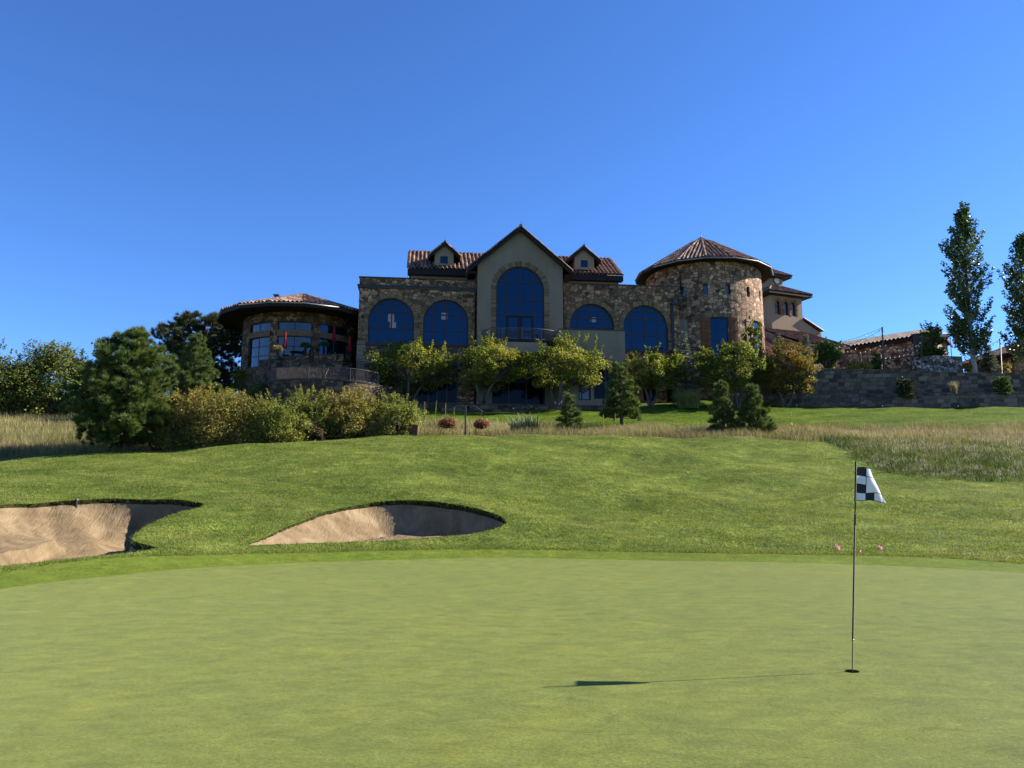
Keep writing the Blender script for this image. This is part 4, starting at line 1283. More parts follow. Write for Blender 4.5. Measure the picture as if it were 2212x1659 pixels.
for k in range(24):
    p, q = 2 * PI * k / 24, 2 * PI * (k + 1) / 24
    mb.face([pol(RP - 1.4, p, -2), pol(RP - 1.4, q, -2), pol(RP - 1.4, q, pz), pol(RP - 1.4, p, pz)])
    mb.face([pol(RP - 0.36, p, fl - 0.03), pol(RP - 0.36, q, fl - 0.03), Vector((0, 0, fl - 0.03))])
mb.build('interior', M_room, pav)
mb = MB(); a = P.ang(573, RP)
mb.hexa([pol(RP + 0.02, a - 0.1, -2), pol(RP + 0.02, a + 0.1, -2), pol(RP - .1, a + .1, -2), pol(RP - .1, a - .1, -2), pol(RP + .02, a - .1, P.h(573, 810, RP)), pol(RP + .02, a + .1, P.h(573, 810, RP)), pol(RP - .1, a + .1, P.h(573, 810, RP)), pol(RP - .1, a - .1, P.h(573, 810, RP))])
mb.build('louvred_door', M_beam, pav)


def strip_wall(name, pts, zbot, mat, label, thick=0.4, cap=0.0, capmat=None, cat='wall', group=None):
    """a wall along (px, py of its top, distance); one thing with its coping"""
    P3 = [at(*p) for p in pts]
    o = P3[len(P3) // 2].copy(); o.z = zbot if not callable(zbot) else P3[len(P3) // 2].z
    e = empty(name, o, 0, label, cat, group)
    mb = MB(); cp = MB(); run = 0.0
    nr = []
    for i in range(len(P3)):
        a, b = P3[max(i - 1, 0)], P3[min(i + 1, len(P3) - 1)]
        d = (b - a); d.z = 0; d.normalize(); nr.append(Vector((-d.y, d.x, 0)))
    for i in range(len(P3) - 1):
        a, b = P3[i] - o, P3[i + 1] - o; L = (b - a).length
        n0, n1 = nr[i] * thick, nr[i + 1] * thick
        zb_ = zbot - o.z
        A, B = Vector((a.x, a.y, zb_)), Vector((b.x, b.y, zb_))
        u0, u1 = run, run + L; run += L
        mb.face([A, B, b, a], uv=[(u0, A.z), (u1, B.z), (u1, b.z), (u0, a.z)])
        mb.face([b, a, a + n0, b + n1][::-1], uv=[(u0, 0), (u1, 0), (u1, thick), (u0, thick)])
        mb.face([A + n0, B + n1, b + n1, a + n0], uv=[(u0, A.z), (u1, B.z), (u1, b.z), (u0, a.z)])
        if cap:
            up = Vector((0, 0, cap)); k0, k1 = nr[i] * -0.05, nr[i + 1] * -0.05
            q = [a + k0, b + k1, b + n1 * 1.1, a + n0 * 1.1]
            cp.hexa([p + Vector((0, 0, 0.003)) for p in q] + [p + up for p in q])
    for a, n in ((P3[0] - o, nr[0]), (P3[-1] - o, nr[-1])):
        A = Vector((a.x, a.y, zbot - o.z)); n = n * thick
        mb.face([A, A + n, a + n, a], uv=[(0, A.z), (thick, A.z), (thick, a.z), (0, a.z)])
    mb.build('wall', mat, e)
    if cap: cp.build('coping', capmat or M_cornice, e)
    return e, P3


def dense(pts, k=6):
    """smooth a hand-measured line"""
    P_ = np.array(pts, float); n = len(P_); out = []
    for i in range(n - 1):
        p0, p1, p2, p3 = P_[max(i - 1, 0)], P_[i], P_[i + 1], P_[min(i + 2, n - 1)]
        for t in np.arange(k) / k:
            out.append(tuple(0.5 * ((2 * p1) + (-p0 + p2) * t + (2 * p0 - 5 * p1 + 4 * p2 - p3) * t * t + (-p0 + 3 * p1 - 3 * p2 + p3) * t ** 3)))
    return out + [tuple(P_[-1])]


# patio walls in front of the pavilion
up_pts = dense([(560, 780, 72.8), (590, 776, 70.6), (640, 771, 69.0), (690, 767.5, 68.6), (742, 766, 69.0)])
_, UP = strip_wall('patio_wall', up_pts, 9.5, M_block, 'upper curved stone patio wall in front of the pavilion', cap=0.06)
lw_pts = dense([(572, 836, 69.5), (590, 823.5, 67.6), (652, 820.5, 66.0), (728, 822, 65.8), (777, 826, 66.4), (810, 832, 67.4), (850, 838, 69.2), (880, 842, 71)])
_, LW = strip_wall('terrace_wall', lw_pts, 8.6, M_block, 'lower curved stone terrace wall behind the bushes', cap=0.06)
rl = empty('terrace_railing', LW[len(LW) // 2], 0, 'dark bar railing curving along the lower terrace wall', 'railing')
RO = LW[len(LW) // 2]
pth = [p - RO + Vector((0, 0.2, 0.07)) for p in LW[5:32]]
o_ = railing(rl, pth, 1.12, 'rail_bars', posts=[pth[0], pth[8], pth[16], pth[26]])
# paving behind both walls
M_pave = plain('patio_paving', (0.22, 0.19, 0.16), 0.9, 0.15, 2, 0.1)
def paving(name, line, back, label, drop=0.08):
    mb = MB(); zf_ = min(p.z for p in line) - drop
    pts = [Vector((p.x, p.y + 0.42, zf_)) for p in line] + [Vector((b[0], b[1], zf_)) for b in back]
    mb.poly(pts); o = mb.build(name, M_pave, None); return tag(o, label, kind='structure'), zf_
_, pzf = paving('patio', UP, [(-14.9, 72.4), (-14.9, 78), (-21, 78), (-26.5, 76)], 'paved patio outside the pavilion doors')
_, lzf = paving('terrace', LW, [(-9.4, 73.2), (-15, 72.4), (-16.5, 71), (-22, 72)], 'paved lower terrace', 0.06)
# stair from the lower terrace up to the patio
st = empty('stone_stair', Vector((-15.9, 69.5, lzf)), 0, 'dark stone steps between the lower terrace and the patio', 'stairs')
mb = MB(); ns = 12; rise = (pzf - lzf) / ns
for k in range(ns):
    mb.box((-0.75, -2.0 + k * 0.3, 0), (0.75, -2.0 + (k + 1) * 0.3 + (0.6 if k == ns - 1 else 0), rise * (k + 1)))
mb.build('steps', M_block, st)
mb = MB(); mb.bar((-0.72, -2.0, 0.95), (-0.72, 1.6, 0.95 + (pzf - lzf)), 0.06); mb.bar((-0.72, -2.0, 0.05), (-0.72, -2.0, 0.95), 0.05); mb.bar((-0.72, 1.55, pzf - lzf), (-0.72, 1.55, 0.95 + pzf - lzf), 0.05)
mb.build('handrail', M_rail, st)

# --- clock tower behind
KT = R(22)
K1 = Vector((math.cos(KT), math.sin(KT), 0)); KN_ = Vector((-math.sin(KT), math.cos(KT), 0))
KO = at(1667.8, 700, 97.0); KO = Vector((KO.x, 97.0, 15.0))
K = lambda px, py, d=0.0: F(px, py, d, KO, K1, KN_)
ck = empty('clock_tower', KO, KT, 'tan stucco clock tower with stepped tiled roofs behind the round tower', 'clock tower')
S = K(1731.8, 650)[0]
zE = K(1690, 640)[1]
zlow = K(1690, 716)[1]
wins = []
for x0, x1, y0, y1 in ((530, 583, 603, 795), (628, 692, 613, 800), (724, 786, 622, 806)):
    X0, X1 = ((2900 + v / 3.318) * .5486 for v in (x0, x1)); Y0, Y1 = ((1000 + v / 3.318) * .5486 for v in (y0, y1))
    wins.append((K(X0, Y1)[0], K(X1, Y1)[0], K(X0, Y1)[1], K(X0, Y0)[1]))
wzb = sum(w_[2] for w_ in wins) / 3; wzt = sum(w_[3] for w_ in wins) / 3
wins = [(w_[0], w_[1], wzb, wzt) for w_ in wins]
mb = MB()
ext = K(1774, 716)[0]; ez1 = K(1774, 716)[1]; ez0 = K(1731.8, 688)[1]
wall_panel(mb, [(0, -2), (ext, -2), (ext, ez1 - 0.3), (S, ez0 - 0.3), (S, zE), (0, zE)], [arch_pts(*w_, n=14) for w_ in wins], 0, S, 0.35)
mb.build('stucco_wall', M_stucco2, ck)
mb = MB()
for i, w_ in enumerate(wins): brick_ring(mb, w_[0], w_[1], w_[2], w_[3], 0.3, 0, 0.04, 50 + i)
mb.build('brick_surround', M_brick, ck)
for w_ in wins:
    window(ck, arch_pts(*w_, n=14), 0.25, (), (), glass=M_glass2, fw=0.05, name='arched_window')
# side arch and the wall face turned away from the sun
def hip_roof(mb, x0, x1, y0, y1, ze, zt, tw, seed, pitch=0.33, course=0.42):
    """square hipped roof, eave rectangle to a small flat top of half width tw"""
    cx, cy = (x0 + x1) / 2, (y0 + y1) / 2
    E_ = [Vector(p) for p in ((x0, y0, ze), (x1, y0, ze), (x1, y1, ze), (x0, y1, ze))]
    t_ = [Vector(p) for p in ((cx - tw, cy - tw, zt), (cx + tw, cy - tw, zt), (cx + tw, cy + tw, zt), (cx - tw, cy + tw, zt))]
    for k in range(4):
        a, b, c, d = E_[k], E_[(k + 1) % 4], t_[(k + 1) % 4], t_[k]
        ax = (b - a).normalized(); m = (a + b) / 2; tm = (c + d) / 2; dn = m - tm; L = dn.length
        w0, w1 = (c - d).length / 2, (b - a).length / 2
        roof_panel(mb, tm, ax, dn, [(-w0, 0), (w0, 0), (w1, L), (-w1, L)] if w0 > 0.02 else [(0, 0.01), (w1, L), (-w1, L)], pitch, course, 0.06, seed + k, res=4)
        ridge_tiles(mb, a + Vector((0, 0, .04)), d + Vector((0, 0, .04)), 0.13, seed + k)
ov = 1.0
mb = MB(); zt2 = K(1684, 619, S / 2 - 1)[1]
hip_roof(mb, -ov, S + ov, -ov, S + ov, zE + 0.35, zt2, 0.95, 80)
zc1 = K(1684, 598, S / 2 - 1)[1]; zc2 = K(1672.8, 582.5, S / 2)[1]
hip_roof(mb, S / 2 - 1.9, S / 2 + 1.9, S / 2 - 1.9, S / 2 + 1.9, zc1, zc2, 0.0, 90)
mb.build('tiled_roof', M_tile, ck)
mb = MB()
mb.box((-ov + .03, -ov + .03, zE), (S + ov - .03, S + ov - .03, zE + 0.33)); mb.box((S / 2 - 1.85, S / 2 - 1.85, zc1 - 0.3), (S / 2 + 1.85, S / 2 + 1.85, zc1 - 0.02)); mb.build('eaves', M_fascia, ck)
mb = MB(); mb.box((S / 2 - 0.98, S / 2 - 0.98, zE + .3), (S / 2 + 0.98, S / 2 + 0.98, zc1 - .3)); mb.build('cupola', M_stucco2, ck)
# clock face
cs, cz = K(1683, 606.5, S / 2 - 1.02); cs = S / 2
M_white = plain('white_enamel', (0.75, 0.74, 0.70), 0.5, 0.04, 3, 0.3)
mb = MB(); yq = S / 2 - 1.04
ring = [(cs + 0.46 * math.cos(a), cz + 0.46 * math.sin(a)) for a in np.linspace(0, 2 * PI, 33)[:-1]]
mb.prism(ring, lambda s, z, d: Vector((s, d, z)), yq, yq + 0.055); clk = mb.build('clock_face', M_white, ck)
mb = MB()
for k in range(32):
    a, b = 2 * PI * k / 32, 2 * PI * (k + 1) / 32
    mb.hexa([Vector((cs + r * math.cos(t), yq - q, cz + r * math.sin(t))) for q in (0.03, -0.05) for r, t in ((0.455, a), (0.53, a), (0.53, b), (0.455, b))])
mb.build('clock_rim', M_dark, clk)
mb = MB()
for k in range(12):
    mb = MB(); a = 2 * PI * k / 12; mb.bar((cs + .36 * math.cos(a), yq - .006, cz + .36 * math.sin(a)), (cs + .43 * math.cos(a), yq - .006, cz + .43 * math.sin(a)), 0.035, 0.01)
    mb.build('hour_mark', M_dark, clk)
mb = MB(); mb.bar((cs + 0.05, yq - .015, cz), (cs - 0.25, yq - .015, cz + 0.015), 0.05, 0.012); mb.build('clock_hand', M_dark, clk)
mb = MB(); mb.bar((cs - 0.06, yq - .03, cz + .005), (cs + 0.38, yq - .03, cz - 0.04), 0.035, 0.012)
mb.build('clock_hand', M_dark, clk)
# verge and lower roofs
mb = MB(); a = Vector((S + 0.0, -0.3, ez0)); b = Vector((ext + 0.25, -0.3, ez1))
dn_ = b - a
roof_panel(mb, a, (0, 1, 0), dn_, [(0, 0), (3.5, 0), (3.5, dn_.length), (0, dn_.length)], seed=95, res=4)
dD_ = -7.5
tlz = K(1670, 712)[1]; 
ex, ezl = K(1836, 746, dD_); elz = K(1735, 740.5, dD_)[1]
za_, zb_ = tlz, (ezl + elz) / 2
s0 = K(1735, 740.5, dD_)[0]; s1 = ex
ax_ = Vector((1, 0, 0)); dn_ = Vector((0, dD_, zb_ - za_))
roof_panel(mb, Vector((s0, -0.004, za_)), ax_, dn_, [(0, 0), (s1 - s0, 0), (s1 - s0, dn_.length), (0, dn_.length)], seed=97, res=4)
# lower roof stepping down to the left
zz_ = K(1690, 776, dD_)[1]
dn3 = Vector((0, dD_ - 1, zz_ - (za_ - 0.9)))
roof_panel(mb, Vector((s0 - 6, -0.004, za_ - 0.9)), ax_, dn3, [(0, 0), (5.9, 0), (5.9, dn3.length), (0, dn3.length)], seed=99, res=4)
mb.build('lower_roof', M_tile, ck)
mb = MB()
mb.prism([(-0.02, za_ - 0.15), (dD_ + 0.5, zb_ - 0.12), (dD_ + 0.5, -2), (-0.02, -2)], lambda d, z, s: Vector((s, d, z)), s0 + 0.15, s1 - 0.4)
mb.build('gallery_wall', M_stucco2, ck)
mb = MB(); mb.box((s0, dD_ + .02, zb_ - 0.34), (s1, dD_ + 0.16, zb_ - 0.03)); mb.build('fascia', M_fascia, ck)

# --- long lodge on the terrace
P1, P2 = at(1829, 741, 100), at(2029, 708.3, 91.6)
P1.z = P2.z = (P1.z + P2.z) / 2
dr_ = (P2 - P1).normalized(); pe = Vector((dr_.y, -dr_.x, 0))
if pe.y > 0: pe = -pe
ld_ = empty('long_lodge', Vector((P2.x, P2.y, 15.3)), 0, 'long low lodge with a barrel tile roof on the upper terrace', 'lodge')
LO = ld_.location
mb = MB(); L_ = (P2 - P1).length
for sg, sd_ in ((1, 3), (-1, 4)):
    dn_ = pe * (4.2 * sg) + Vector((0, 0, -1.5))
    roof_panel(mb, P1 - LO - dr_ * 2, dr_, dn_, [(0, 0), (L_ + 2, 0), (L_ + 2, dn_.length), (0, dn_.length)], pitch=0.5, course=0.5, amp=0.17, seed=sd_)
ridge_tiles(mb, P1 - LO - dr_ * 2, P2 - LO, 0.18, 8); ridge_tiles(mb, P2 - LO + pe * 4.2 + Vector((0, 0, -1.45)), P2 - LO, 0.15, 9)
mb.build('tiled_roof', M_tile_b, ld_)
mb = MB(); A_, B_ = P1 - LO - dr_ * 2, P2 - LO
for sg in (1, -1):
    q0, q1 = A_ + pe * 3.6 * sg, B_ + pe * 3.6 * sg - dr_ * 0.4
    mb.face([Vector((q0.x, q0.y, -1)), Vector((q1.x, q1.y, -1)), q1 + Vector((0, 0, -1.3)), q0 + Vector((0, 0, -1.3))], uv=[(0, -1), (L_, -1), (L_, q1.z - 1.3), (0, q1.z - 1.3)])
c0, c1 = B_ + pe * 3.6 - dr_ * .4, B_ - pe * 3.6 - dr_ * .4
mb.face([Vector((c0.x, c0.y, -1)), Vector((c1.x, c1.y, -1)), c1 + Vector((0, 0, -1.3)), B_ - dr_ * .4 + Vector((0, 0, -0.1)), c0 + Vector((0, 0, -1.3))], uv=[(0, -1), (7.2, -1), (7.2, 4), (3.6, 6), (0, 4)])
mb.build('stone_wall', M_tstone, ld_)
mb = MB(); e0, e1 = A_ + pe * 4.15 + Vector((0, 0, -1.72)), B_ + pe * 4.15 + Vector((0, 0, -1.72))
mb.bar(e0, e1, 0.12, 0.3); mb.bar(B_ + Vector((0, 0, -.22)), e1, 0.14, 0.3); mb.bar(B_ + Vector((0, 0, -.22)), B_ - pe * 4.15 + Vector((0, 0, -1.72)), 0.14, 0.3); mb.build('fascia', M_fascia, ld_)
for t in (0.3, 0.62):
    mb = MB(); q = A_ + (B_ - A_) * t + pe * 3.62; d_ = dr_ * 0.9
    mb.face([Vector(((q - d_).x, (q - d_).y, -1)), Vector(((q + d_).x, (q + d_).y, -1)), Vector(((q + d_).x, (q + d_).y, 3.2)), Vector(((q - d_).x, (q - d_).y, 3.2))])
    mb.build('doorway', M_dark, ld_)

# --- stone hut at the right edge
hO = at(2200, 805, 86)
hut = empty('stone_hut', hO, R(10), 'small stone hut with a hipped roof at the right edge', 'hut')
hs_ = at(2140, 775, 86) - hO; hp = at(2212, 744, 89) - hO
hx0 = -3.3; he = 1.7
mb = MB(); hip_roof(mb, hx0, 8, -3, 6, he, he + 2.3, 0.0, 120); mb.build('tiled_roof', M_tile, hut)
mb = MB(); wall_panel(mb, [(hx0 + .9, -1), (7, -1), (7, he), (hx0 + .9, he)], [], -2.1, 7); mb.build('stone_wall', M_tstone, hut)
mb = MB(); mb.box((hx0 + .03, -2.97, he - .25), (7.97, 5.97, he - 0.02)); mb.build('eaves', M_fascia, hut)

# ------------------------------------------------------------------ retaining walls and terrace
rt_pts = [(1640, 794, 77.5), (1690, 795, 76.8), (1774, 797.4, 76.2), (1850, 799.6, 75.8), (2004, 804.5, 75), (2110, 807, 74.5), (2212, 809.6, 74), (2420, 814, 73)]
_, RW = strip_wall('retaining_wall', rt_pts, 9.0, M_retain, 'tall block retaining wall holding up the terrace', 0.5, 0.10, M_retain)
mb = MB()
tp = [Vector((p.x, p.y + 0.5, p.z - 0.12)) for p in RW]
for i in range(len(tp) - 1):
    mb.face([tp[i], tp[i + 1], Vector((tp[i + 1].x * 1.25, 96, tp[i + 1].z + 0.5)), Vector((tp[i].x * 1.25, 96, tp[i].z + 0.5))])
    mb.face([Vector((tp[i + 1].x * 1.25, 96, tp[i + 1].z + 0.5)), Vector((tp[i].x * 1.25, 96, tp[i].z + 0.5)), Vector((tp[i].x * 1.6, 128, tp[i].z + 0.5)), Vector((tp[i + 1].x * 1.6, 128, tp[i + 1].z + 0.5))][::-1])
tag(mb.build('upper_terrace', turf_mat('terrace_mulch', [(0.05, 0.035, 0.025), (0.08, 0.055, 0.04), (0.11, 0.08, 0.055), (0.07, 0.07, 0.035)], 8, 0.6), None), 'planted terrace ground above the retaining wall', kind='structure')
steps = [(1640, 874), (1834, 873.5), (1834, 871), (1859, 870.5), (1859, 867), (1873, 866.8), (1873, 865), (1923, 865), (1923, 861), (1948, 861), (1948, 857.8), (2045, 857.5), (2045, 853), (2091, 852.8), (2091, 849.4), (2212, 850), (2400, 850.5)]
YL = lambda px: 74.6 - (px - 1640) / 760 * 3.0
e_ = empty('stepped_wall', Vector((at(1950, 870, YL(1950)).x, YL(1950), 10.5)), 0, 'low stepped block wall along the back of the lawn', 'wall')
EO = e_.location
mb = MB(); cp = MB()
for (xa, ya), (xb, yb) in zip(steps[::2], steps[1::2] + [steps[-1]]):
    if xa == xb: continue
    a, b = at(xa, (ya + yb) / 2, YL(xa)) - EO, at(xb, (ya + yb) / 2, YL(xb)) - EO
    zt_ = (a.z + b.z) / 2
    x0_, x1_ = a.x, b.x
    q = [Vector((x0_, a.y, -2)), Vector((x1_, b.y, -2)), Vector((x1_, b.y + .35, -2)), Vector((x0_, a.y + .35, -2))]
    for k, (i, j) in enumerate(((0, 1), (1, 2), (2, 3), (3, 0))):
        u = x0_ if k in (0, 3) else x1_
        A, B = q[i], q[j]; At, Bt = Vector((A.x, A.y, zt_)), Vector((B.x, B.y, zt_))
        mb.face([A, B, Bt, At], uv=[(A.x + A.y, -2), (B.x + B.y, -2), (B.x + B.y, zt_), (A.x + A.y, zt_)])
    t_ = [Vector((p.x, p.y, zt_ + .004)) for p in q]; t_[0].y -= .05; t_[1].y -= .05
    cp.hexa(t_ + [p + Vector((0, 0, .09)) for p in t_])
mb.build('wall', M_retain, e_); cp.build('coping', M_retain, e_)
mb = MB()
for (xa, ya), (xb, yb) in zip(steps[::2], steps[1::2] + [steps[-1]]):
    if xa == xb: continue
    zt_ = (at(xa, (ya + yb) / 2, YL(xa)).z + at(xb, (ya + yb) / 2, YL(xb)).z) / 2 - 0.06
    a, b = at(xa, ya, YL(xa)), at(xb, yb, YL(xb))
    mb.face([(a.x, a.y + .34, zt_), (b.x, b.y + .34, zt_), (b.x, b.y + 3, zt_ + .1), (a.x, a.y + 3, zt_ + .1)])
tag(mb.build('planting_ledge', bpy.data.materials['mulch'], None), 'mulch ledge between the stepped wall and the retaining wall', kind='structure')

# patio walls up on the terrace
strip_wall('patio_stone_wall', [(1790, 762, 83), (1817, 764.5, 82), (1903, 766, 80)], 14.6, M_tstone, 'rubble stone patio wall beside the closed tan umbrella', 0.5, 0.08, M_cornice)
strip_wall('patio_stone_wall', [(1910, 776, 81), (1947, 775.5, 81)], 14.6, M_tstone, 'short stone wall between the light pole and the boulder wall', 0.5, 0.08, M_cornice)
strip_wall('planter_stone_wall', [(1953, 773, 79.2), (1985, 768, 79.4), (2014, 759.5, 80)], 14.6, M_tstone, 'stone planter wall with a sloping cap below the outdoor bar', 0.6, 0.1, M_cornice)
M_boulder = stone_mat('boulder_stone', (0.06, 0.05, 0.042), (0.17, 0.14, 0.11), (0.34, 0.285, 0.225), 2.6, (0.012, 0.01, 0.009), 0.1, 1.0)
strip_wall('boulder_wall', [(1975, 772, 78.2), (2020, 768, 78), (2078, 770, 78)], 14.4, M_boulder, 'dry stacked boulder wall left of the tall poplar', 0.7)
bar_ = empty('outdoor_bar', at(1997, 742, 84), R(-35), 'dark outdoor bar block under a white canopy', 'bar')
mb = MB(); mb.box((-1.0, -0.8, -1.5), (1.0, 0.8, 0.95)); mb.box((-1.15, -0.95, 0.95), (1.15, 0.95, 1.05)); mb.build('bar_body', M_dark, bar_)
mb = MB(); mb.box((-0.8, -0.83, 0.2), (0.8, -0.803, 0.5)); mb.build('serving_hatch', M_room, bar_)
cn = empty('canopy', at(2027, 729, 83), R(-20), 'white fabric canopy beside the tall poplar', 'canopy')
mb = MB()
E_ = [Vector(p) for p in ((-1, -1, 0.15), (1, -1, 0.15), (1, 1, 0.15), (-1, 1, 0.15))]; ap = Vector((0, 0, .75))
for k in range(4):
    mb.face([E_[k], E_[(k + 1) % 4], ap]); mb.face([E_[k] - Vector((0, 0, .28)), E_[(k + 1) % 4] - Vector((0, 0, .28)), E_[(k + 1) % 4], E_[k]])
mb.build('fabric', M_white, cn)
for x, y in ((-.95, -.95), (.95, -.95), (.95, .95), (-.95, .95)):
    mb = MB(); mb.bar((x, y, -3), (x, y, .1), .06); mb.build('leg', M_dark, cn)
# ------------------------------------------------------------------ foliage builders
def unit(v): return v / np.maximum(np.linalg.norm(v, axis=-1, keepdims=True), 1e-9)


def leaf_quads(C, size, aspect, r, up=0.35, jitter=0.35, out=None):
    """one pointed quad per leaf: (N,3) centres -> verts, faces"""
    n = len(C)
    nrm = r.normal(0, 1, (n, 3)); nrm[:, 2] = np.abs(nrm[:, 2]) * (1 + up) + up
    if out is not None: nrm += out * 0.9
    nrm = unit(nrm)
    t = unit(np.cross(nrm, r.normal(0, 1, (n, 3)))); b = np.cross(nrm, t)
    s = (size * r.uniform(1 - jitter, 1 + jitter, n))[:, None]
    V = np.stack([C - t * s * 0.5, C + b * s * aspect * 0.5 + nrm * s * 0.06, C + t * s * 0.5, C - b * s * aspect * 0.5 + nrm * s * 0.06], 1)
    return V.reshape(-1, 3), np.arange(4 * n).reshape(n, 4)


def limb(mb, a, b, ra, rb, r, bend=0.12, n=4, seg=6):
    a, b = Vector(a), Vector(b); L = (b - a).length
    off = Vector(r.normal(0, bend * L, 3)) * 0.5
    pts = [a.lerp(b, t) + off * math.sin(PI * t) for t in np.linspace(0, 1, n)]
    mb.tube(pts, [ra + (rb - ra) * t for t in np.linspace(0, 1, n)], seg, cap=False)
    return pts


M_bark = plain('grey_bark', (0.10, 0.085, 0.072), 0.95, 0.35, 8, 0.05, bump=0.8)
M_pbark = plain('pine_bark', (0.075, 0.055, 0.045), 0.95, 0.4, 7, 0.05, bump=0.9)
M_pale = plain('pale_poplar_bark', (0.30, 0.29, 0.26), 0.9, 0.25, 5, 0.1, bump=0.5)
M_maple = leaf_mat('maple_leaf', [(0, (0.048, 0.076, 0.013)), (0.35, (0.116, 0.150, 0.026)), (0.7, (0.218, 0.230, 0.048)), (0.92, (0.300, 0.277, 0.075)), (1, (0.246, 0.150, 0.038))], 0.48)
M_maple_g = leaf_mat('green_maple_leaf', [(0, (0.049, 0.078, 0.013)), (0.4, (0.099, 0.138, 0.022)), (0.8, (0.176, 0.197, 0.039)), (1, (0.263, 0.217, 0.055))], 0.48)
M_maple_r = leaf_mat('turning_maple_leaf', [(0, (0.045, 0.055, 0.011)), (0.35, (0.113, 0.107, 0.024)), (0.65, (0.180, 0.143, 0.032)), (0.9, (0.254, 0.166, 0.040)), (1, (0.187, 0.079, 0.024))], 0.45)
M_oak = leaf_mat('oak_leaf', [(0, (0.044, 0.067, 0.014)), (0.45, (0.104, 0.133, 0.031)), (0.85, (0.192, 0.215, 0.056)), (1, (0.296, 0.266, 0.070))], 0.40)
M_bushl = leaf_mat('bush_leaf', [(0, (0.091, 0.099, 0.024)), (0.4, (0.195, 0.195, 0.046)), (0.75, (0.316, 0.271, 0.072)), (0.93, (0.407, 0.301, 0.112)), (1, (0.256, 0.121, 0.066))], 0.42)
M_bushg = leaf_mat('green_bush_leaf', [(0, (0.078, 0.106, 0.024)), (0.45, (0.165, 0.195, 0.042)), (0.8, (0.267, 0.262, 0.060)), (1, (0.345, 0.241, 0.105))], 0.42)
M_popl = leaf_mat('poplar_leaf', [(0, (0.021, 0.048, 0.011)), (0.6, (0.053, 0.095, 0.019)), (1, (0.137, 0.190, 0.035))], 0.25, 0.4, 0.4)
M_needle = leaf_mat('pine_needle', [(0, (0.039, 0.068, 0.018)), (0.5, (0.074, 0.114, 0.027)), (1, (0.127, 0.170, 0.038))], 0.25, 0.5, 0.3)
M_needle_d = leaf_mat('dark_pine_needle', [(0, (0.022, 0.032, 0.016)), (0.5, (0.04, 0.055, 0.022)), (1, (0.085, 0.09, 0.035))], 0.2, 0.5, 0.25)
M_spruce = leaf_mat('spruce_needle', [(0, (0.060, 0.081, 0.060)), (0.5, (0.111, 0.140, 0.098)), (1, (0.187, 0.212, 0.145))], 0.2, 0.5, 0.3)
M_shrubg = leaf_mat('shrub_leaf', [(0, (0.03, 0.06, 0.012)), (0.6, (0.06, 0.11, 0.02)), (1, (0.13, 0.17, 0.03))], 0.3)
M_gold = leaf_mat('gold_shrub_leaf', [(0, (0.220, 0.176, 0.018)), (1, (0.440, 0.370, 0.044))], 0.35)


def box_at(x0, x1, y0, y1, Y, bpx, bpy=None):
    """real base point and size of a plant from the box it fills in the photograph"""
    a, b = at(x0, (y0 + y1) / 2, Y), at(x1, (y0 + y1) / 2, Y)
    top, bot = at((x0 + x1) / 2, y0, Y).z, at((x0 + x1) / 2, y1, Y).z
    bx = at(bpx, (y0 + y1) / 2, Y).x
    return a.x, b.x, top, bot, bx


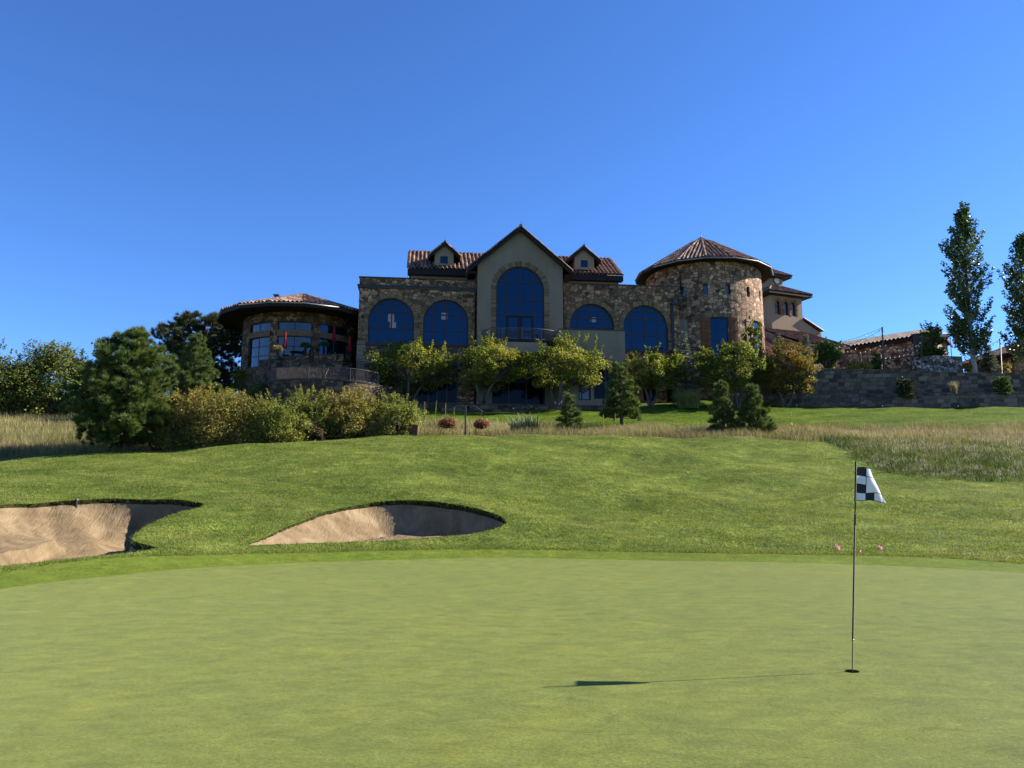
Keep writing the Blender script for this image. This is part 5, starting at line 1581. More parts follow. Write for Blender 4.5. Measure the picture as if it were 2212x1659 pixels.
def leafy_tree(name, label, cat, box, Y, bpx, mat, seed, group=None, zbase=None, nclump=46, nleaf=150, leaf=0.17, trunks=3, shoots=26, cr=(0.32, 0.62), spread=1.0, bark=None, low=0.0, flat=0.0, grow=1.14):
    """a tree or large bush: limbs reach every leaf clump, clumps fill an uneven crown, shoots break its outline"""
    r = np.random.default_rng(seed)
    x0, x1, top, bot, bx = box_at(*box, Y, bpx)
    W = x1 - x0; H = top - bot
    zb = float(gz(bx, Y)) if zbase is None else zbase
    root = empty(name, (bx, Y, zb), 0, label, cat, group)
    cx, cz = (x0 + x1) / 2 - bx, (top + bot) / 2 - zb
    A = np.array([W / 2 * grow, W / 2 * 0.85 * spread, H / 2 * (1 + 0.5 * (grow - 1))])
    # a lobed envelope: every direction has its own reach
    dirs = unit(r.normal(0, 1, (60, 3))); reach = r.uniform(0.72, 1.04, 60)
    C = []
    nclump = int(nclump * 1.9)
    while len(C) < nclump:
        p = unit(r.normal(0, 1, 3)) 
        k = np.argmax(dirs @ p)
        q = p * reach[k] * r.uniform(0.30, 1.0) ** (1 / 2.2) * 0.98
        if q[2] < -0.75 + flat: continue
        C.append(q * A + np.array([cx, 0, cz]))
    C = np.array(C)
    rad = r.uniform(*cr, nclump) * (W / 6.0) ** 0.5 * 1.08
    rad = np.minimum(rad, H * 0.22)
    P, O = [], []
    for c, q in zip(C, rad):
        n = int(nleaf * r.uniform(0.6, 1.3) * (q / np.mean(rad)) ** 2)
        d = unit(r.normal(0, 1, (n, 3)))
        rr = q * r.uniform(0.45, 1.12, n) ** 0.7
        p = c + d * rr[:, None] * np.array([1.15, 1.15, 0.8])
        P.append(p); O.append(d)
    # shoots
    sh = []
    for _ in range(shoots):
        a = r.uniform(0, 2 * PI); e = abs(r.normal(0.9, 0.45))
        p = np.array([math.cos(a) * math.cos(e) * A[0], math.sin(a) * math.cos(e) * A[1], math.sin(e) * A[2]]) * r.uniform(0.8, 0.92) + np.array([cx, 0, cz])
        d = unit(np.array([math.cos(a) * 0.4, math.sin(a) * 0.4, 1.0]) + r.normal(0, 0.2, 3))
        L = r.uniform(0.35, 1.0) * min(1.0, H / 3.5)
        n = int(34 * L / 0.7 * (0.17 / leaf))
        t = r.uniform(0, 1, n)
        P.append(p + d * (t * L)[:, None] + r.normal(0, 0.075 * (1 - 0.5 * t)[:, None], (n, 3))); O.append(np.tile(d, (n, 1)))
        sh.append((p, p + d * L))
    P, O = np.concatenate(P), np.concatenate(O)
    V, Fc = leaf_quads(P, leaf, 0.72, r, out=O * 0.6)
    # hue: whole clumps lean one way, leaves scatter round it
    t = np.clip(r.normal(0.5, 0.2, len(P)) + 0.16 * np.sin(P[:, 0] * 1.1 + seed) * np.cos(P[:, 2] * 1.3 + seed), 0, 1)
    np_mesh('crown', V, Fc, mat, root, tint=t)
    mb = MB()
    fork = bot - zb + (H * 0.18)
    base = []
    for k in range(trunks):
        a = 2 * PI * k / trunks + seed
        b0 = Vector((0.10 * math.cos(a) * (trunks > 1), 0.10 * math.sin(a) * (trunks > 1), -0.3))
        e = Vector((cx * 0.4 + 0.22 * W * math.cos(a) * (trunks > 1) * 0.7, 0.2 * W * math.sin(a) * (trunks > 1) * 0.7, max(fork, 0.3)))
        limb(mb, b0, e, 0.02 * H + 0.05, 0.02 * H + 0.025, r, 0.07, 5, 8); base.append(e)
    for c in C:
        e = min(base, key=lambda q: (q - Vector(c)).length)
        limb(mb, e, c, 0.022 + 0.006 * H, 0.010, r, 0.10, 4, 4)
    for p, q in sh: mb.bar(p, q, 0.012)
    mb.build('trunk', bark or M_bark, root)
    return root


def pine(name, label, box, Y, bpx, mat, seed, group=None, zbase=None, prof=None, whorl=0.42, nb=7, tuft=(0.20, 36, 0.016), lean=0.0, twin=False, gap=0.0, first=0.1, den=1.0, cat='pine tree'):
    """pine: whorls of upturned branches carrying round tufts of needles near their ends"""
    r = np.random.default_rng(seed)
    x0, x1, top, bot, bx = box_at(*box, Y, bpx)
    zb = float(gz(bx, Y)) if zbase is None else zbase
    root = empty(name, (bx, Y, zb), 0, label, cat, group)
    H = top - zb
    L0, R0 = bx - x0, x1 - bx
    prof = prof or [(0, 0.75), (0.15, 1.0), (0.4, 0.9), (0.7, 0.55), (0.9, 0.22), (1, 0.03)]
    px_, py_ = [p[0] for p in prof], [p[1] for p in prof]
    mb = MB()
    tr = [Vector((lean * (t ** 1.5) + 0.02 * H * math.sin(4 * t + seed) * t, 0.02 * math.sin(3 * t), H * t - 0.2 * (t == 0))) for t in np.linspace(0, 1, 9)]
    r0 = 0.022 * H + 0.03
    mb.tube(tr, [r0 * (1 - t) ** 0.8 + 0.012 for t in np.linspace(0, 1, 9)], 8, cap=False)
    if twin:
        t2 = [Vector((0.25 + 0.35 * t, 0.1, H * 0.75 * t - 0.2 * (t == 0))) for t in np.linspace(0, 1, 7)]
        mb.tube(t2, [r0 * 0.8 * (1 - t) + 0.012 for t in np.linspace(0, 1, 7)], 8, cap=False)
    T_, D_ = [], []
    z = H * first
    while z < H * 0.985:
        t = z / H
        n = max(3, int(round(nb * (0.6 + 0.6 * (1 - t)))))
        a0 = r.uniform(0, 2 * PI)
        for k in range(n):
            a = a0 + 2 * PI * k / n + r.normal(0, 0.25)
            ca, sa = math.cos(a), math.sin(a)
            reach = np.interp(t, px_, py_) * (R0 if ca > 0 else L0) * abs(ca) + np.interp(t, px_, py_) * (R0 + L0) / 2 * 0.9 * abs(sa)
            reach /= (abs(ca) + abs(sa)) ** 0.55
            reach *= r.uniform(0.72, 1.08)
            if r.random() < gap: reach *= 0.5
            if reach < 0.05: reach = 0.08
            zz = z + r.normal(0, 0.08)
            el = np.interp(t, [0, 0.4, 0.8, 1], [-0.10, 0.12, 0.5, 1.1]) + r.normal(0, 0.1)
            c0 = Vector((np.interp(t, np.linspace(0, 1, 9), [q.x for q in tr]), 0, min(zz, H * 0.99)))
            d = Vector((ca, sa, math.tan(el))); tip = c0 + Vector((ca * reach, sa * reach, min(reach * math.tan(el) * 0.7, 0.16 * H * (1 - t) + 0.12) + reach * 0.12))
            mid = c0.lerp(tip, 0.55) - Vector((0, 0, reach * 0.06))
            mb.tube([c0, mid, tip], [0.012 + 0.016 * reach ** 0.8, 0.009 + 0.007 * reach, 0.006], 5, cap=False)
            # tufts on the outer part and on side twigs
            nt_ = max(2, int(reach / (tuft[0] * 0.62) * 1.25 * den))
            for s in r.uniform(0.30 if reach > 0.5 else 0.05, 1.0, nt_) ** 0.75:
                q = c0.lerp(tip, s) if s > 0.55 else c0.lerp(mid, s / 0.55)
                side = r.normal(0, 0.30 * reach * (1.08 - s) + 0.05)
                pos = np.array([q.x - sa * side, q.y + ca * side, q.z + abs(r.normal(0.03, 0.07)) + r.normal(0, 0.06 * reach)])
                T_.append(pos); D_.append(unit(np.array([ca * 0.7 - sa * side * 1.2, sa * 0.7 + ca * side * 1.2, 0.55 + 0.5 * t]) + r.normal(0, 0.25, 3)))
            T_.append(np.array(tip)); D_.append(unit(np.array([ca, sa, 0.9 + t])))
        z += whorl * (0.75 + 0.5 * r.random()) * (1.15 - 0.45 * t)
    T_.append(np.array(tr[-1])); D_.append(np.array([0, 0, 1.0]))
    T_, D_ = np.array(T_), np.array(D_)
    nl, nn, wd = tuft
    N = len(T_)
    dv = unit(np.repeat(D_, nn, 0) * 0.95 + unit(r.normal(0, 1, (N * nn, 3))) * 0.85)
    base = np.repeat(T_, nn, 0) - np.repeat(D_, nn, 0) * (nl * 0.45 * r.uniform(0, 1, (N * nn, 1)))
    ln = (nl * r.uniform(0.65, 1.15, N * nn))[:, None]
    sd_ = unit(np.cross(dv, r.normal(0, 1, dv.shape))) * (wd / 2)
    V = np.stack([base - sd_, base + sd_, base + dv * ln], 1).reshape(-1, 3)
    tt = np.repeat(np.clip(r.normal(0.5, 0.3, N), 0, 1), nn) + r.normal(0, 0.1, N * nn)
    np_mesh('crown', V, np.arange(len(V)).reshape(-1, 3), mat, root, tint=np.clip(tt, 0, 1))
    mb.build('trunk', M_pbark, root)
    return root


def spire(name, label, box, Y, bpx, mat, seed, cat, group=None, zbase=None, layers=26, per=11, wid=0.05, droop=0.25, power=0.85, ln=0.22):
    """spruce or juniper: close whorls of sprays narrowing to a point"""
    r = np.random.default_rng(seed)
    x0, x1, top, bot, bx = box_at(*box, Y, bpx)
    zb = float(gz(bx, Y)) if zbase is None else zbase
    root = empty(name, (bx, Y, zb), 0, label, cat, group)
    H = top - zb; Rm = (x1 - x0) / 2; z0 = max(bot - zb, 0.05)
    mb = MB(); mb.tube([(0, 0, -0.3), (0, 0, H * 0.5), (0, 0, H)], [0.018 * H + 0.02, 0.012 * H, 0.008], 7, cap=False)
    P, D = [], []
    for k in range(layers):
        t = (k + r.uniform(0, 0.6)) / layers
        z = z0 + (H - z0) * t
        R_ = Rm * (1 - t) ** power
        for j in range(per):
            a = r.uniform(0, 2 * PI); L = R_ * r.uniform(0.72, 1.12) + 0.04
            d = np.array([math.cos(a), math.sin(a), 0])
            n = max(5, int(L / 0.045))
            s = r.uniform(0.1, 1, n)
            p = d * (s * L)[:, None] + np.array([0, 0, 1]) * (z - droop * L * s ** 1.5 + 0.14 * L * s ** 3)[:, None]
            wv = np.array([-d[1], d[0], 0]) * r.normal(0, 0.16 * L * (1.1 - s) + 0.03)[:, None]
            P.append(p + wv + r.normal(0, 0.02, p.shape)); D.append(unit(d + wv * 2 + r.normal(0, 0.3, p.shape) + np.array([0, 0, 0.15])))
            mb.bar((0, 0, z), tuple(d * L * 0.9 + np.array([0, 0, z - droop * L * .8])), 0.012 + 0.006 * L)
    P, D = np.concatenate(P), np.concatenate(D)
    n = len(P); s = unit(np.cross(D, r.normal(0, 1, D.shape))) * wid / 2
    l_ = (ln * r.uniform(0.6, 1.2, n))[:, None] * np.minimum(1, 0.5 + Rm * 0.4)
    V = np.stack([P - s, P + s, P + D * l_ + s * 0.3, P + D * l_ - s * 0.3], 1).reshape(-1, 3)
    np_mesh('crown', V, np.arange(4 * n).reshape(n, 4), mat, root, tint=np.clip(r.normal(0.5, 0.22, n), 0, 1))
    mb.build('trunk', M_pbark, root)
    return root


def poplar(name, label, box, Y, bpx, seed, zbase, prof, group):
    """columnar poplar: many steep branches, each a plume of leaves, bent a little by the wind"""
    r = np.random.default_rng(seed)
    x0, x1, top, bot, bx = box_at(*box, Y, bpx)
    root = empty(name, (bx, Y, zbase), 0, label, 'poplar tree', group)
    H = top - zbase; Wm = (x1 - x0) / 2; off = (x0 + x1) / 2 - bx
    hz_, lf, rt = [p[0] for p in prof], [p[1] for p in prof], [p[2] for p in prof]
    mb = MB()
    sway = lambda t: 0.35 * t ** 2.2 + off * 0.5 * t
    mb.tube([(sway(t), 0, H * 0.96 * t - 0.3 * (t == 0)) for t in np.linspace(0, 1, 10)], [0.26 * (1 - t) ** 0.8 + 0.02 for t in np.linspace(0, 1, 10)], 10, cap=False)
    P, O = [], []
    for k in range(175):
        t0 = r.uniform(0.04, 0.90) ** 0.95
        a = r.uniform(0, 2 * PI); L = H * r.uniform(0.09, 0.17) * (1.05 - 0.4 * t0)
        t1 = min(1.0, t0 + L / H)
        e = np.interp(t1, hz_, rt if math.cos(a) > 0 else lf) * Wm * r.uniform(0.35, 1.12) ** 0.6
        p0 = np.array([sway(t0), 0, t0 * H * 0.97])
        p1 = np.array([sway(t1) + math.cos(a) * e, math.sin(a) * e * 0.9, t1 * H])
        md = (p0 + p1) / 2 + np.array([math.cos(a), math.sin(a), 0]) * e * 0.22
        mb.tube([p0, md, p1], [0.035, 0.022, 0.008], 4, cap=False)
        n = int(75 * L / 2.0 * r.uniform(0.7, 1.3))
        s = r.uniform(0.2, 1.06, n)
        q = (1 - s)[:, None] ** 2 * p0 + 2 * (s * (1 - s))[:, None] * md + (s ** 2)[:, None] * p1
        P.append(q + r.normal(0, 1, (n, 3)) * (0.22 * (1.15 - 0.8 * s) + 0.03)[:, None] * np.array([1, 1, .9])); O.append(np.tile([0.3, 0, 0.3], (n, 1)))
    P, O = np.concatenate(P), np.concatenate(O)
    P[:, 0] += 0.10 * np.clip(P[:, 2] / H, 0, 1) ** 2
    V, Fc = leaf_quads(P, 0.23, 0.85, r, up=0.0, out=O)
    np_mesh('crown', V, Fc, M_popl, root, tint=np.clip(r.normal(0.45, 0.25, len(P)), 0, 1))
    mb.build('trunk', M_pale, root)
    return root


# ------------------------------------------------------------------ the trees along the house
ZP = lambda px, py, Y: at(px, py, Y).z
G1 = 'autumn maples in front of the clubhouse'
leafy_tree('maple_tree', 'wide multi-stemmed maple below the two left arched windows', 'maple tree', (795, 985, 741, 848), 71.2, 886, M_maple, 11, G1, ZP(886, 874, 71.2), 58, 150)
leafy_tree('maple_tree', 'yellowing maple in front of the balcony and the tall gable window', 'maple tree', (980, 1136, 734, 846), 70.6, 1043, M_maple, 12, G1, ZP(1043, 874, 70.6), 52, 155)
leafy_tree('maple_tree', 'tall peaked maple left of the pale stucco box', 'maple tree', (1134, 1318, 732, 851), 70.2, 1202, M_maple, 13, G1, ZP(1202, 876, 70.2), 56, 150, shoots=34)
leafy_tree('maple_tree', 'bright green maple below the right arched window', 'maple tree', (1348, 1476, 757, 849), 71.5, 1402, M_maple_g, 14, G1, ZP(1402, 878, 71.5), 40, 155)
leafy_tree('maple_tree', 'large green maple in front of the round tower', 'maple tree', (1496, 1652, 748, 853), 71.8, 1591, M_maple_g, 15, G1, ZP(1591, 878, 71.8), 58, 150, shoots=30)
leafy_tree('maple_tree', 'rust tinged maple where the retaining wall begins', 'maple tree', (1632, 1766, 744, 862), 72.3, 1690, M_maple_r, 16, G1, ZP(1690, 878, 72.3), 54, 150)
# the top leader of two of them
leafy_tree('shrub', 'green leafy shrub above the end of the retaining wall', 'shrub', (1757, 1818, 738, 800), 77.5, 1788, M_shrubg, 17, None, ZP(1788, 799, 77.5), 30, 120, 0.15, 3, 12)
leafy_tree('maple_tree', 'slim young maple reaching up before the sunlit shutters', 'maple tree', (1600, 1645, 706, 790), 72.6, 1624, M_maple_g, 18, G1, ZP(1624, 878, 72.6), 22, 90, 0.15, 1, 12, (0.28, 0.42))

# oaks and bushes at the left
G2 = 'scrub oaks at the left edge'
leafy_tree('oak_tree', 'scrub oak cut by the left edge of the photo', 'oak tree', (-110, 52, 745, 935), 61, -25, M_oak, 21, G2, None, 70, 170, 0.17, 2, 24, (0.45, 0.8), flat=-0.3)
leafy_tree('oak_tree', 'broad dark scrub oak left of the large pine', 'oak tree', (14, 200, 748, 925), 63, 110, M_oak, 22, G2, None, 95, 180, 0.17, 3, 34, (0.45, 0.85), flat=-0.3)
leafy_tree('oak_tree', 'scrub oak mostly hidden behind the large pine', 'oak tree', (172, 300, 745, 915), 64, 235, M_oak, 23, G2, None, 50, 160, 0.17, 2, 20, (0.45, 0.8), flat=-0.3)
G3 = 'sumac bushes along the ridge'
leafy_tree('bush', 'largest rounded bush right beside the large pine', 'bush', (326, 560, 850, 990), 45.8, 440, M_bushl, 31, G3, None, 150, 150, 0.10, 6, 60, (0.35, 0.6), flat=-0.3, spread=0.6)
leafy_tree('bush', 'yellow green bush between two larger bushes', 'bush', (520, 664, 868, 986), 46.2, 588, M_bushg, 32, G3, None, 90, 140, 0.10, 5, 40, (0.32, 0.55), flat=-0.3, spread=0.8)
leafy_tree('bush', 'olive bush below the curved terrace wall', 'bush', (604, 726, 854, 975), 48, 664, M_bushg, 33, G3, None, 85, 140, 0.10, 5, 44, (0.32, 0.55), flat=-0.3)
leafy_tree('bush', 'tall bush below the lit corner of the terrace wall', 'bush', (688, 816, 852, 970), 48.8, 750, M_bushl, 34, G3, None, 85, 140, 0.10, 5, 50, (0.32, 0.55), flat=-0.3)
leafy_tree('bush', 'low sloping bush beside the brown wooden box', 'bush', (780, 914, 864, 962), 49.6, 846, M_bushg, 35, G3, None, 80, 140, 0.10, 5, 44, (0.3, 0.5), flat=-0.3)
leafy_tree('bush', 'small dull brown bush low between the larger bushes', 'bush', (650, 702, 918, 962), 46.8, 676, leaf_mat('red_bush_leaf', [(0, (0.04, 0.028, 0.018)), (1, (0.13, 0.075, 0.045))], 0.25), 36, G3, None, 30, 110, 0.09, 3, 10, (0.22, 0.35), flat=-0.3)

# pines
pine('pine_tree', 'large dark pine with a double trunk left of the bushes', (158, 392, 712, 985), 44.9, 280, M_needle, 41, None, ZP(280, 980, 44.9), [(0, 0.45), (0.1, 0.75), (0.22, 0.95), (0.42, 0.95), (0.62, 0.72), (0.8, 0.42), (0.92, 0.22), (1, 0.06)], 0.38, 9, (0.33, 90, 0.025), 0.0, True, 0.06, 0.10, 1.25)
pine('pine_tree', 'tall old pine with a dark uneven crown beside the pavilion', (342, 520, 686, 880), 80, 436, M_needle_d, 42, None, None, [(0, 0.8), (0.2, 1.0), (0.5, 1.05), (0.7, 0.95), (0.85, 0.78), (0.95, 0.5), (1, 0.2)], 0.5, 8, (0.46, 60, 0.036), 0.0, False, 0.15, 0.08, 1.5)
pine('pine_tree', 'grey green pine standing before the tall old pine', (366, 470, 722, 870), 62, 418, M_needle, 43, None, None, [(0, 0.8), (0.25, 1.0), (0.5, 0.8), (0.75, 0.5), (0.92, 0.25), (1, 0.06)], 0.4, 8, (0.30, 50, 0.028), 0.0, False, 0.1, 0.05, 1.5)
G4 = 'young pines along the meadow'
sp_ = [(0, 0.7), (0.12, 1.0), (0.3, 0.85), (0.5, 0.55), (0.72, 0.38), (0.86, 0.34), (0.95, 0.26), (1, 0.08)]
pine('young_pine', 'smallest young pine, with a bent top, beside the reeds', (1196, 1263, 853, 946), 50.5, 1228, M_needle, 44, G4, ZP(1228, 944, 50.5), sp_, 0.28, 7, (0.21, 50, 0.018), 0.12, False, 0.1, 0.06, 1.6)
pine('young_pine', 'young pine in front of the stucco box', (1296, 1383, 788, 914), 59, 1341, M_needle, 45, G4, ZP(1341, 912, 59), [(0, 0.9), (0.12, 1.0), (0.3, 0.95), (0.55, 0.72), (0.8, 0.4), (0.93, 0.2), (1, 0.05)], 0.32, 8, (0.26, 54, 0.02), 0.0, False, 0.1, 0.10, 1.7)
pine('young_pine', 'left one of two young pines growing close together', (1523, 1600, 830, 950), 52.2, 1562, M_needle, 46, G4, ZP(1562, 948, 52.2), sp_, 0.28, 7, (0.24, 54, 0.019), 0.0, False, 0.08, 0.04, 1.7)
pine('young_pine', 'right one of two young pines growing close together', (1586, 1674, 833, 948), 51.6, 1626, M_needle, 47, G4, ZP(1626, 946, 51.6), sp_, 0.28, 7, (0.24, 54, 0.019), 0.0, False, 0.08, 0.07, 1.7)
# spruces, junipers
spire('spruce_tree', 'blue grey spruce at the right corner of the clubhouse', (1448, 1518, 716, 884), 72.4, 1481, M_spruce, 51, 'spruce tree', None, ZP(1481, 884, 72.4), 34, 15, 0.05)
G5 = 'junipers by the terrace'
spire('juniper', 'slim juniper above the rust tinged maple', (1669, 1696, 719, 800), 79, 1682, M_spruce, 52, 'juniper', G5, 13.4, 26, 12, 0.06, 0.0, 0.5, 0.2)
spire('juniper', 'dark juniper against the lower tiled roof', (1728, 1759, 722, 800), 79, 1743, M_spruce, 53, 'juniper', G5, 13.6, 26, 12, 0.06, 0.0, 0.55, 0.2)
spire('spruce_tree', 'dark conical spruce between the two poplars', (2112, 2156, 745, 803), 82, 2136, M_spruce, 54, 'spruce tree', None, ZP(2136, 803, 82), 24, 14, 0.07)
spire('spruce_tree', 'small spruce behind the stone planter wall', (1976, 1996, 746, 775), 80.6, 1986, M_spruce, 55, 'spruce tree', None, ZP(1986, 775, 80.6), 14, 9, 0.06)
pine('dwarf_pine', 'rounded dwarf pine beside the tall light pole', (1879, 1908, 766, 799), 77, 1893, M_needle, 56, None, ZP(1893, 799, 77), [(0, 0.9), (0.3, 1), (0.7, 0.7), (1, 0.2)], 0.2, 7, (0.16, 36, 0.02), 0, False, 0, 0.05, 1.2)
# poplars
G6 = 'tall poplars on the terrace'
pf = [(0.05, 0.3, 0.3), (0.10, 0.75, 0.8), (0.22, 0.9, 0.85), (0.4, 0.95, 0.98), (0.6, 0.85, 1.0), (0.75, 0.95, 0.95), (0.85, 0.6, 0.55), (0.93, 0.3, 0.3), (1.0, 0.05, 0.15)]
poplar('poplar_tree', 'tall leaning poplar behind the retaining wall', (2041, 2140, 437, 801), 79, 2087, 61, ZP(2087, 801, 79), pf, G6)
poplar('poplar_tree', 'poplar cut by the right edge of the photo', (2166, 2262, 505, 806), 79.5, 2208, 62, ZP(2208, 806, 79.5), pf, G6)
leafy_tree('young_tree', 'dark leafy young tree beside the white canopy', 'tree', (1986, 2038, 706, 790), 79, 2012, M_shrubg, 63, None, ZP(2012, 802, 79), 30, 110, 0.17, 1, 12)
# shrubs
G7 = 'shrubs on the ledge below the retaining wall'
pine('ledge_shrub', 'grey green mugo shrub left of the tan grass on the ledge', (1937, 1976, 823, 858), 73.4, 1956, M_needle_d, 71, G7, ZP(1956, 859, 73.4), [(0, 0.8), (0.3, 1), (0.8, 0.8), (1, 0.4)], 0.18, 8, (0.24, 40, 0.022), 0, False, 0, 0.03, 1.1, 'shrub')
pine('ledge_shrub', 'spiky green mugo shrub right of the tan grass on the ledge', (2146, 2183, 820, 850), 72.8, 2164, M_needle, 72, G7, ZP(2164, 851, 72.8), [(0, 0.8), (0.3, 1), (0.8, 0.8), (1, 0.4)], 0.18, 8, (0.24, 40, 0.022), 0, False, 0, 0.03, 1.1, 'shrub')
G8 = 'golden shrubs on the terrace edge'
for i, (x0, x1, y0, y1, lb) in enumerate(((1828, 1857, 782, 799, 'golden shrub left of the closed tan umbrella'), (1858, 1886, 784, 800, 'golden shrub right of the closed tan umbrella'), (2083, 2104, 786, 802, 'pale golden shrub at the foot of the tall poplar'), (2153, 2186, 786, 805, 'pale golden shrub beside the right light pole'))):
    leafy_tree('golden_shrub', lb, 'shrub', (x0, x1, y0, y1 + 4), 76.4, (x0 + x1) / 2, M_gold if i < 2 else M_bushl, 80 + i, G8, ZP((x0 + x1) / 2, y1 + 1, 76.4), 14, 60, 0.1, 3, 10, (0.2, 0.3), flat=-0.3)
leafy_tree('shrub', 'sunlit light green shrub behind the old pine by the pavilion', 'shrub', (503, 534, 795, 850), 71, 519, M_maple_g, 90, None, None, 16, 70, 0.13, 2, 8)
leafy_tree('shrub', 'dark shrub at the foot of the pavilion wall', 'shrub', (535, 585, 828, 868), 68.5, 560, M_oak, 91, None, None, 18, 80, 0.12, 2, 8, flat=-0.3)


# ------------------------------------------------------------------ grasses
def blade_mesh(name, X, Yv, Z, h, w, lean, mat, tint, r, label=None, seg=False, parent=None, org=(0, 0, 0)):
    n = len(X)
    a = r.uniform(0, 2 * PI, n)
    d = np.stack([np.cos(a), np.sin(a), np.zeros(n)], 1)
    B = np.stack([X, Yv, Z], 1) - np.array(org)
    ld_ = r.normal(0, 1, (n, 3)) * lean; ld_[:, 2] = 0
    ld_[:, 0] -= lean * 0.25
    M_ = B + ld_ * (h * 0.45)[:, None] * 0.6 + np.array([0, 0, 1]) * (h * 0.6)[:, None]
    T_ = B + ld_ * h[:, None] * 1.15 + np.array([0, 0, 1]) * (h * np.sqrt(np.maximum(0.2, 1 - (np.linalg.norm(ld_, axis=1)) ** 2 * 0.6)))[:, None]
    s = d * (w / 2)[:, None]
    if seg:
        V = np.stack([B - s, B + s, M_ + s * 0.75, M_ - s * 0.75, T_ + s * 0.12, T_ - s * 0.12], 1).reshape(-1, 3)
        k = np.arange(n)[:, None] * 6
        Fc = np.concatenate([k + np.array([[0, 1, 2, 3]]), k + np.array([[3, 2, 4, 5]])])
        tt = np.concatenate([tint, tint])
    else:
        V = np.stack([B - s, B + s, T_], 1).reshape(-1, 3)
        Fc = np.arange(3 * n).reshape(n, 3); tt = tint
    o = np_mesh(name, V, Fc, mat, parent, tint=tt)
    if label: tag(o, label, kind='stuff')
    return o


M_straw = leaf_mat('meadow_straw', [(0, (0.088, 0.095, 0.030)), (0.25, (0.180, 0.167, 0.066)), (0.6, (0.291, 0.255, 0.118)), (0.86, (0.361, 0.321, 0.172)), (0.92, (0.198, 0.118, 0.071)), (1, (0.169, 0.083, 0.054))], 0.3, 0.7, 0.1)
M_greeng = leaf_mat('rough_blade', [(0, (0.047, 0.074, 0.015)), (0.4, (0.113, 0.149, 0.029)), (0.75, (0.196, 0.220, 0.050)), (1, (0.285, 0.279, 0.125))], 0.4, 0.6, 0.15)
M_fescue = leaf_mat('mound_fescue', [(0, (0.022, 0.045, 0.008)), (0.45, (0.052, 0.085, 0.015)), (0.8, (0.095, 0.12, 0.025)), (1, (0.17, 0.165, 0.055))], 0.3, 0.6, 0.15)
rg = np.random.default_rng(99)


def lownoise(x, y, s, ph=0.0):
    return (np.sin(x * s + ph + 1.7 * np.sin(y * s * 0.7 + ph)) + np.sin(y * s * 1.9 + 0.6 * np.sin(x * s * 1.3) + ph * 2)) * 0.25 + 0.5


# meadow
N = 330000
a_ = rg.uniform(-0.75, 0.75, N); Yg = np.sqrt(rg.uniform(34 ** 2, 66 ** 2, N)); Xg = a_ * Yg
ry, ly = ridge_y(a_), np.minimum(lawn_y(a_), 65.0)
k = (Yg > ry + 0.15) & (Yg < ly + rg.normal(0, 0.4, N))
mound = (a_ > 0.37) & (Yg < 50)
keepd = np.where(Yg > ry + 9, 0.55, 1.0)
k &= rg.uniform(0, 1, N) < keepd
k &= ~((a_ > -0.47) & (a_ < -0.12) & (Yg < np.interp(a_, [-0.47, -0.3, -0.2, -0.12], [48, 49.5, 52, 52.5])))
Xm, Ym, am = Xg[k], Yg[k], a_[k]
mnd = mound[k]
front = (am > 0.40) & (Ym < 49.6 + 2.6 * (lownoise(Xm, Ym, 0.7) - .5) - 3.0 * np.clip((am - 0.60) / 0.08, 0, 1))
h = rg.uniform(0.16, 0.62, len(Xm)) * (0.5 + 0.8 * lownoise(Xm, Ym, 0.9))
h = np.where(am < -0.35, h * 1.15, h)
t = np.clip(0.05 + 0.42 * lownoise(Xm, Ym, 0.5, 1.0) + 0.25 * lownoise(Xm, Ym, 2.1, 2.0) + rg.normal(0, 0.17, len(Xm)), 0, 0.86)
red = (lownoise(Xm, Ym, 0.42, 4.0) > 0.86) & (rg.uniform(0, 1, len(Xm)) < 0.45)
t = np.where(red, rg.uniform(0.88, 1, len(Xm)), t)
grn = (lownoise(Xm, Ym, 0.6, 2.2) < 0.30) & (rg.uniform(0, 1, len(Xm)) < 0.6)
t = np.where(grn, rg.uniform(0, 0.2, len(Xm)), t)
q = ~front
blade_mesh('meadow_grass', Xm[q], Ym[q], gz(Xm[q], Ym[q]) - 0.02, h[q], rg.uniform(0.012, 0.024, q.sum()), 0.28, M_straw, t[q], rg, 'tall dry straw coloured meadow grass between the bank and the lawn', True)
q = front
sub_ = np.clip(0.55 * lownoise(Xm[q], Ym[q], 1.3, 3.0) + 0.03 * (Ym[q] - ridge_y(am[q])) + rg.normal(0.05, 0.16, q.sum()), 0, 1)
# the mound's long grass lies over in tufts
hh = rg.uniform(0.16, 0.42, q.sum()) * (0.35 + 1.2 * lownoise(Xm[q], Ym[q], 2.6, 0.5))
blade_mesh('mound_grass', Xm[q], Ym[q], gz(Xm[q], Ym[q]) - 0.02, hh, rg.uniform(0.012, 0.024, q.sum()), 0.55, M_fescue, sub_, rg, 'long green fescue lying over the mound at the right edge', True)

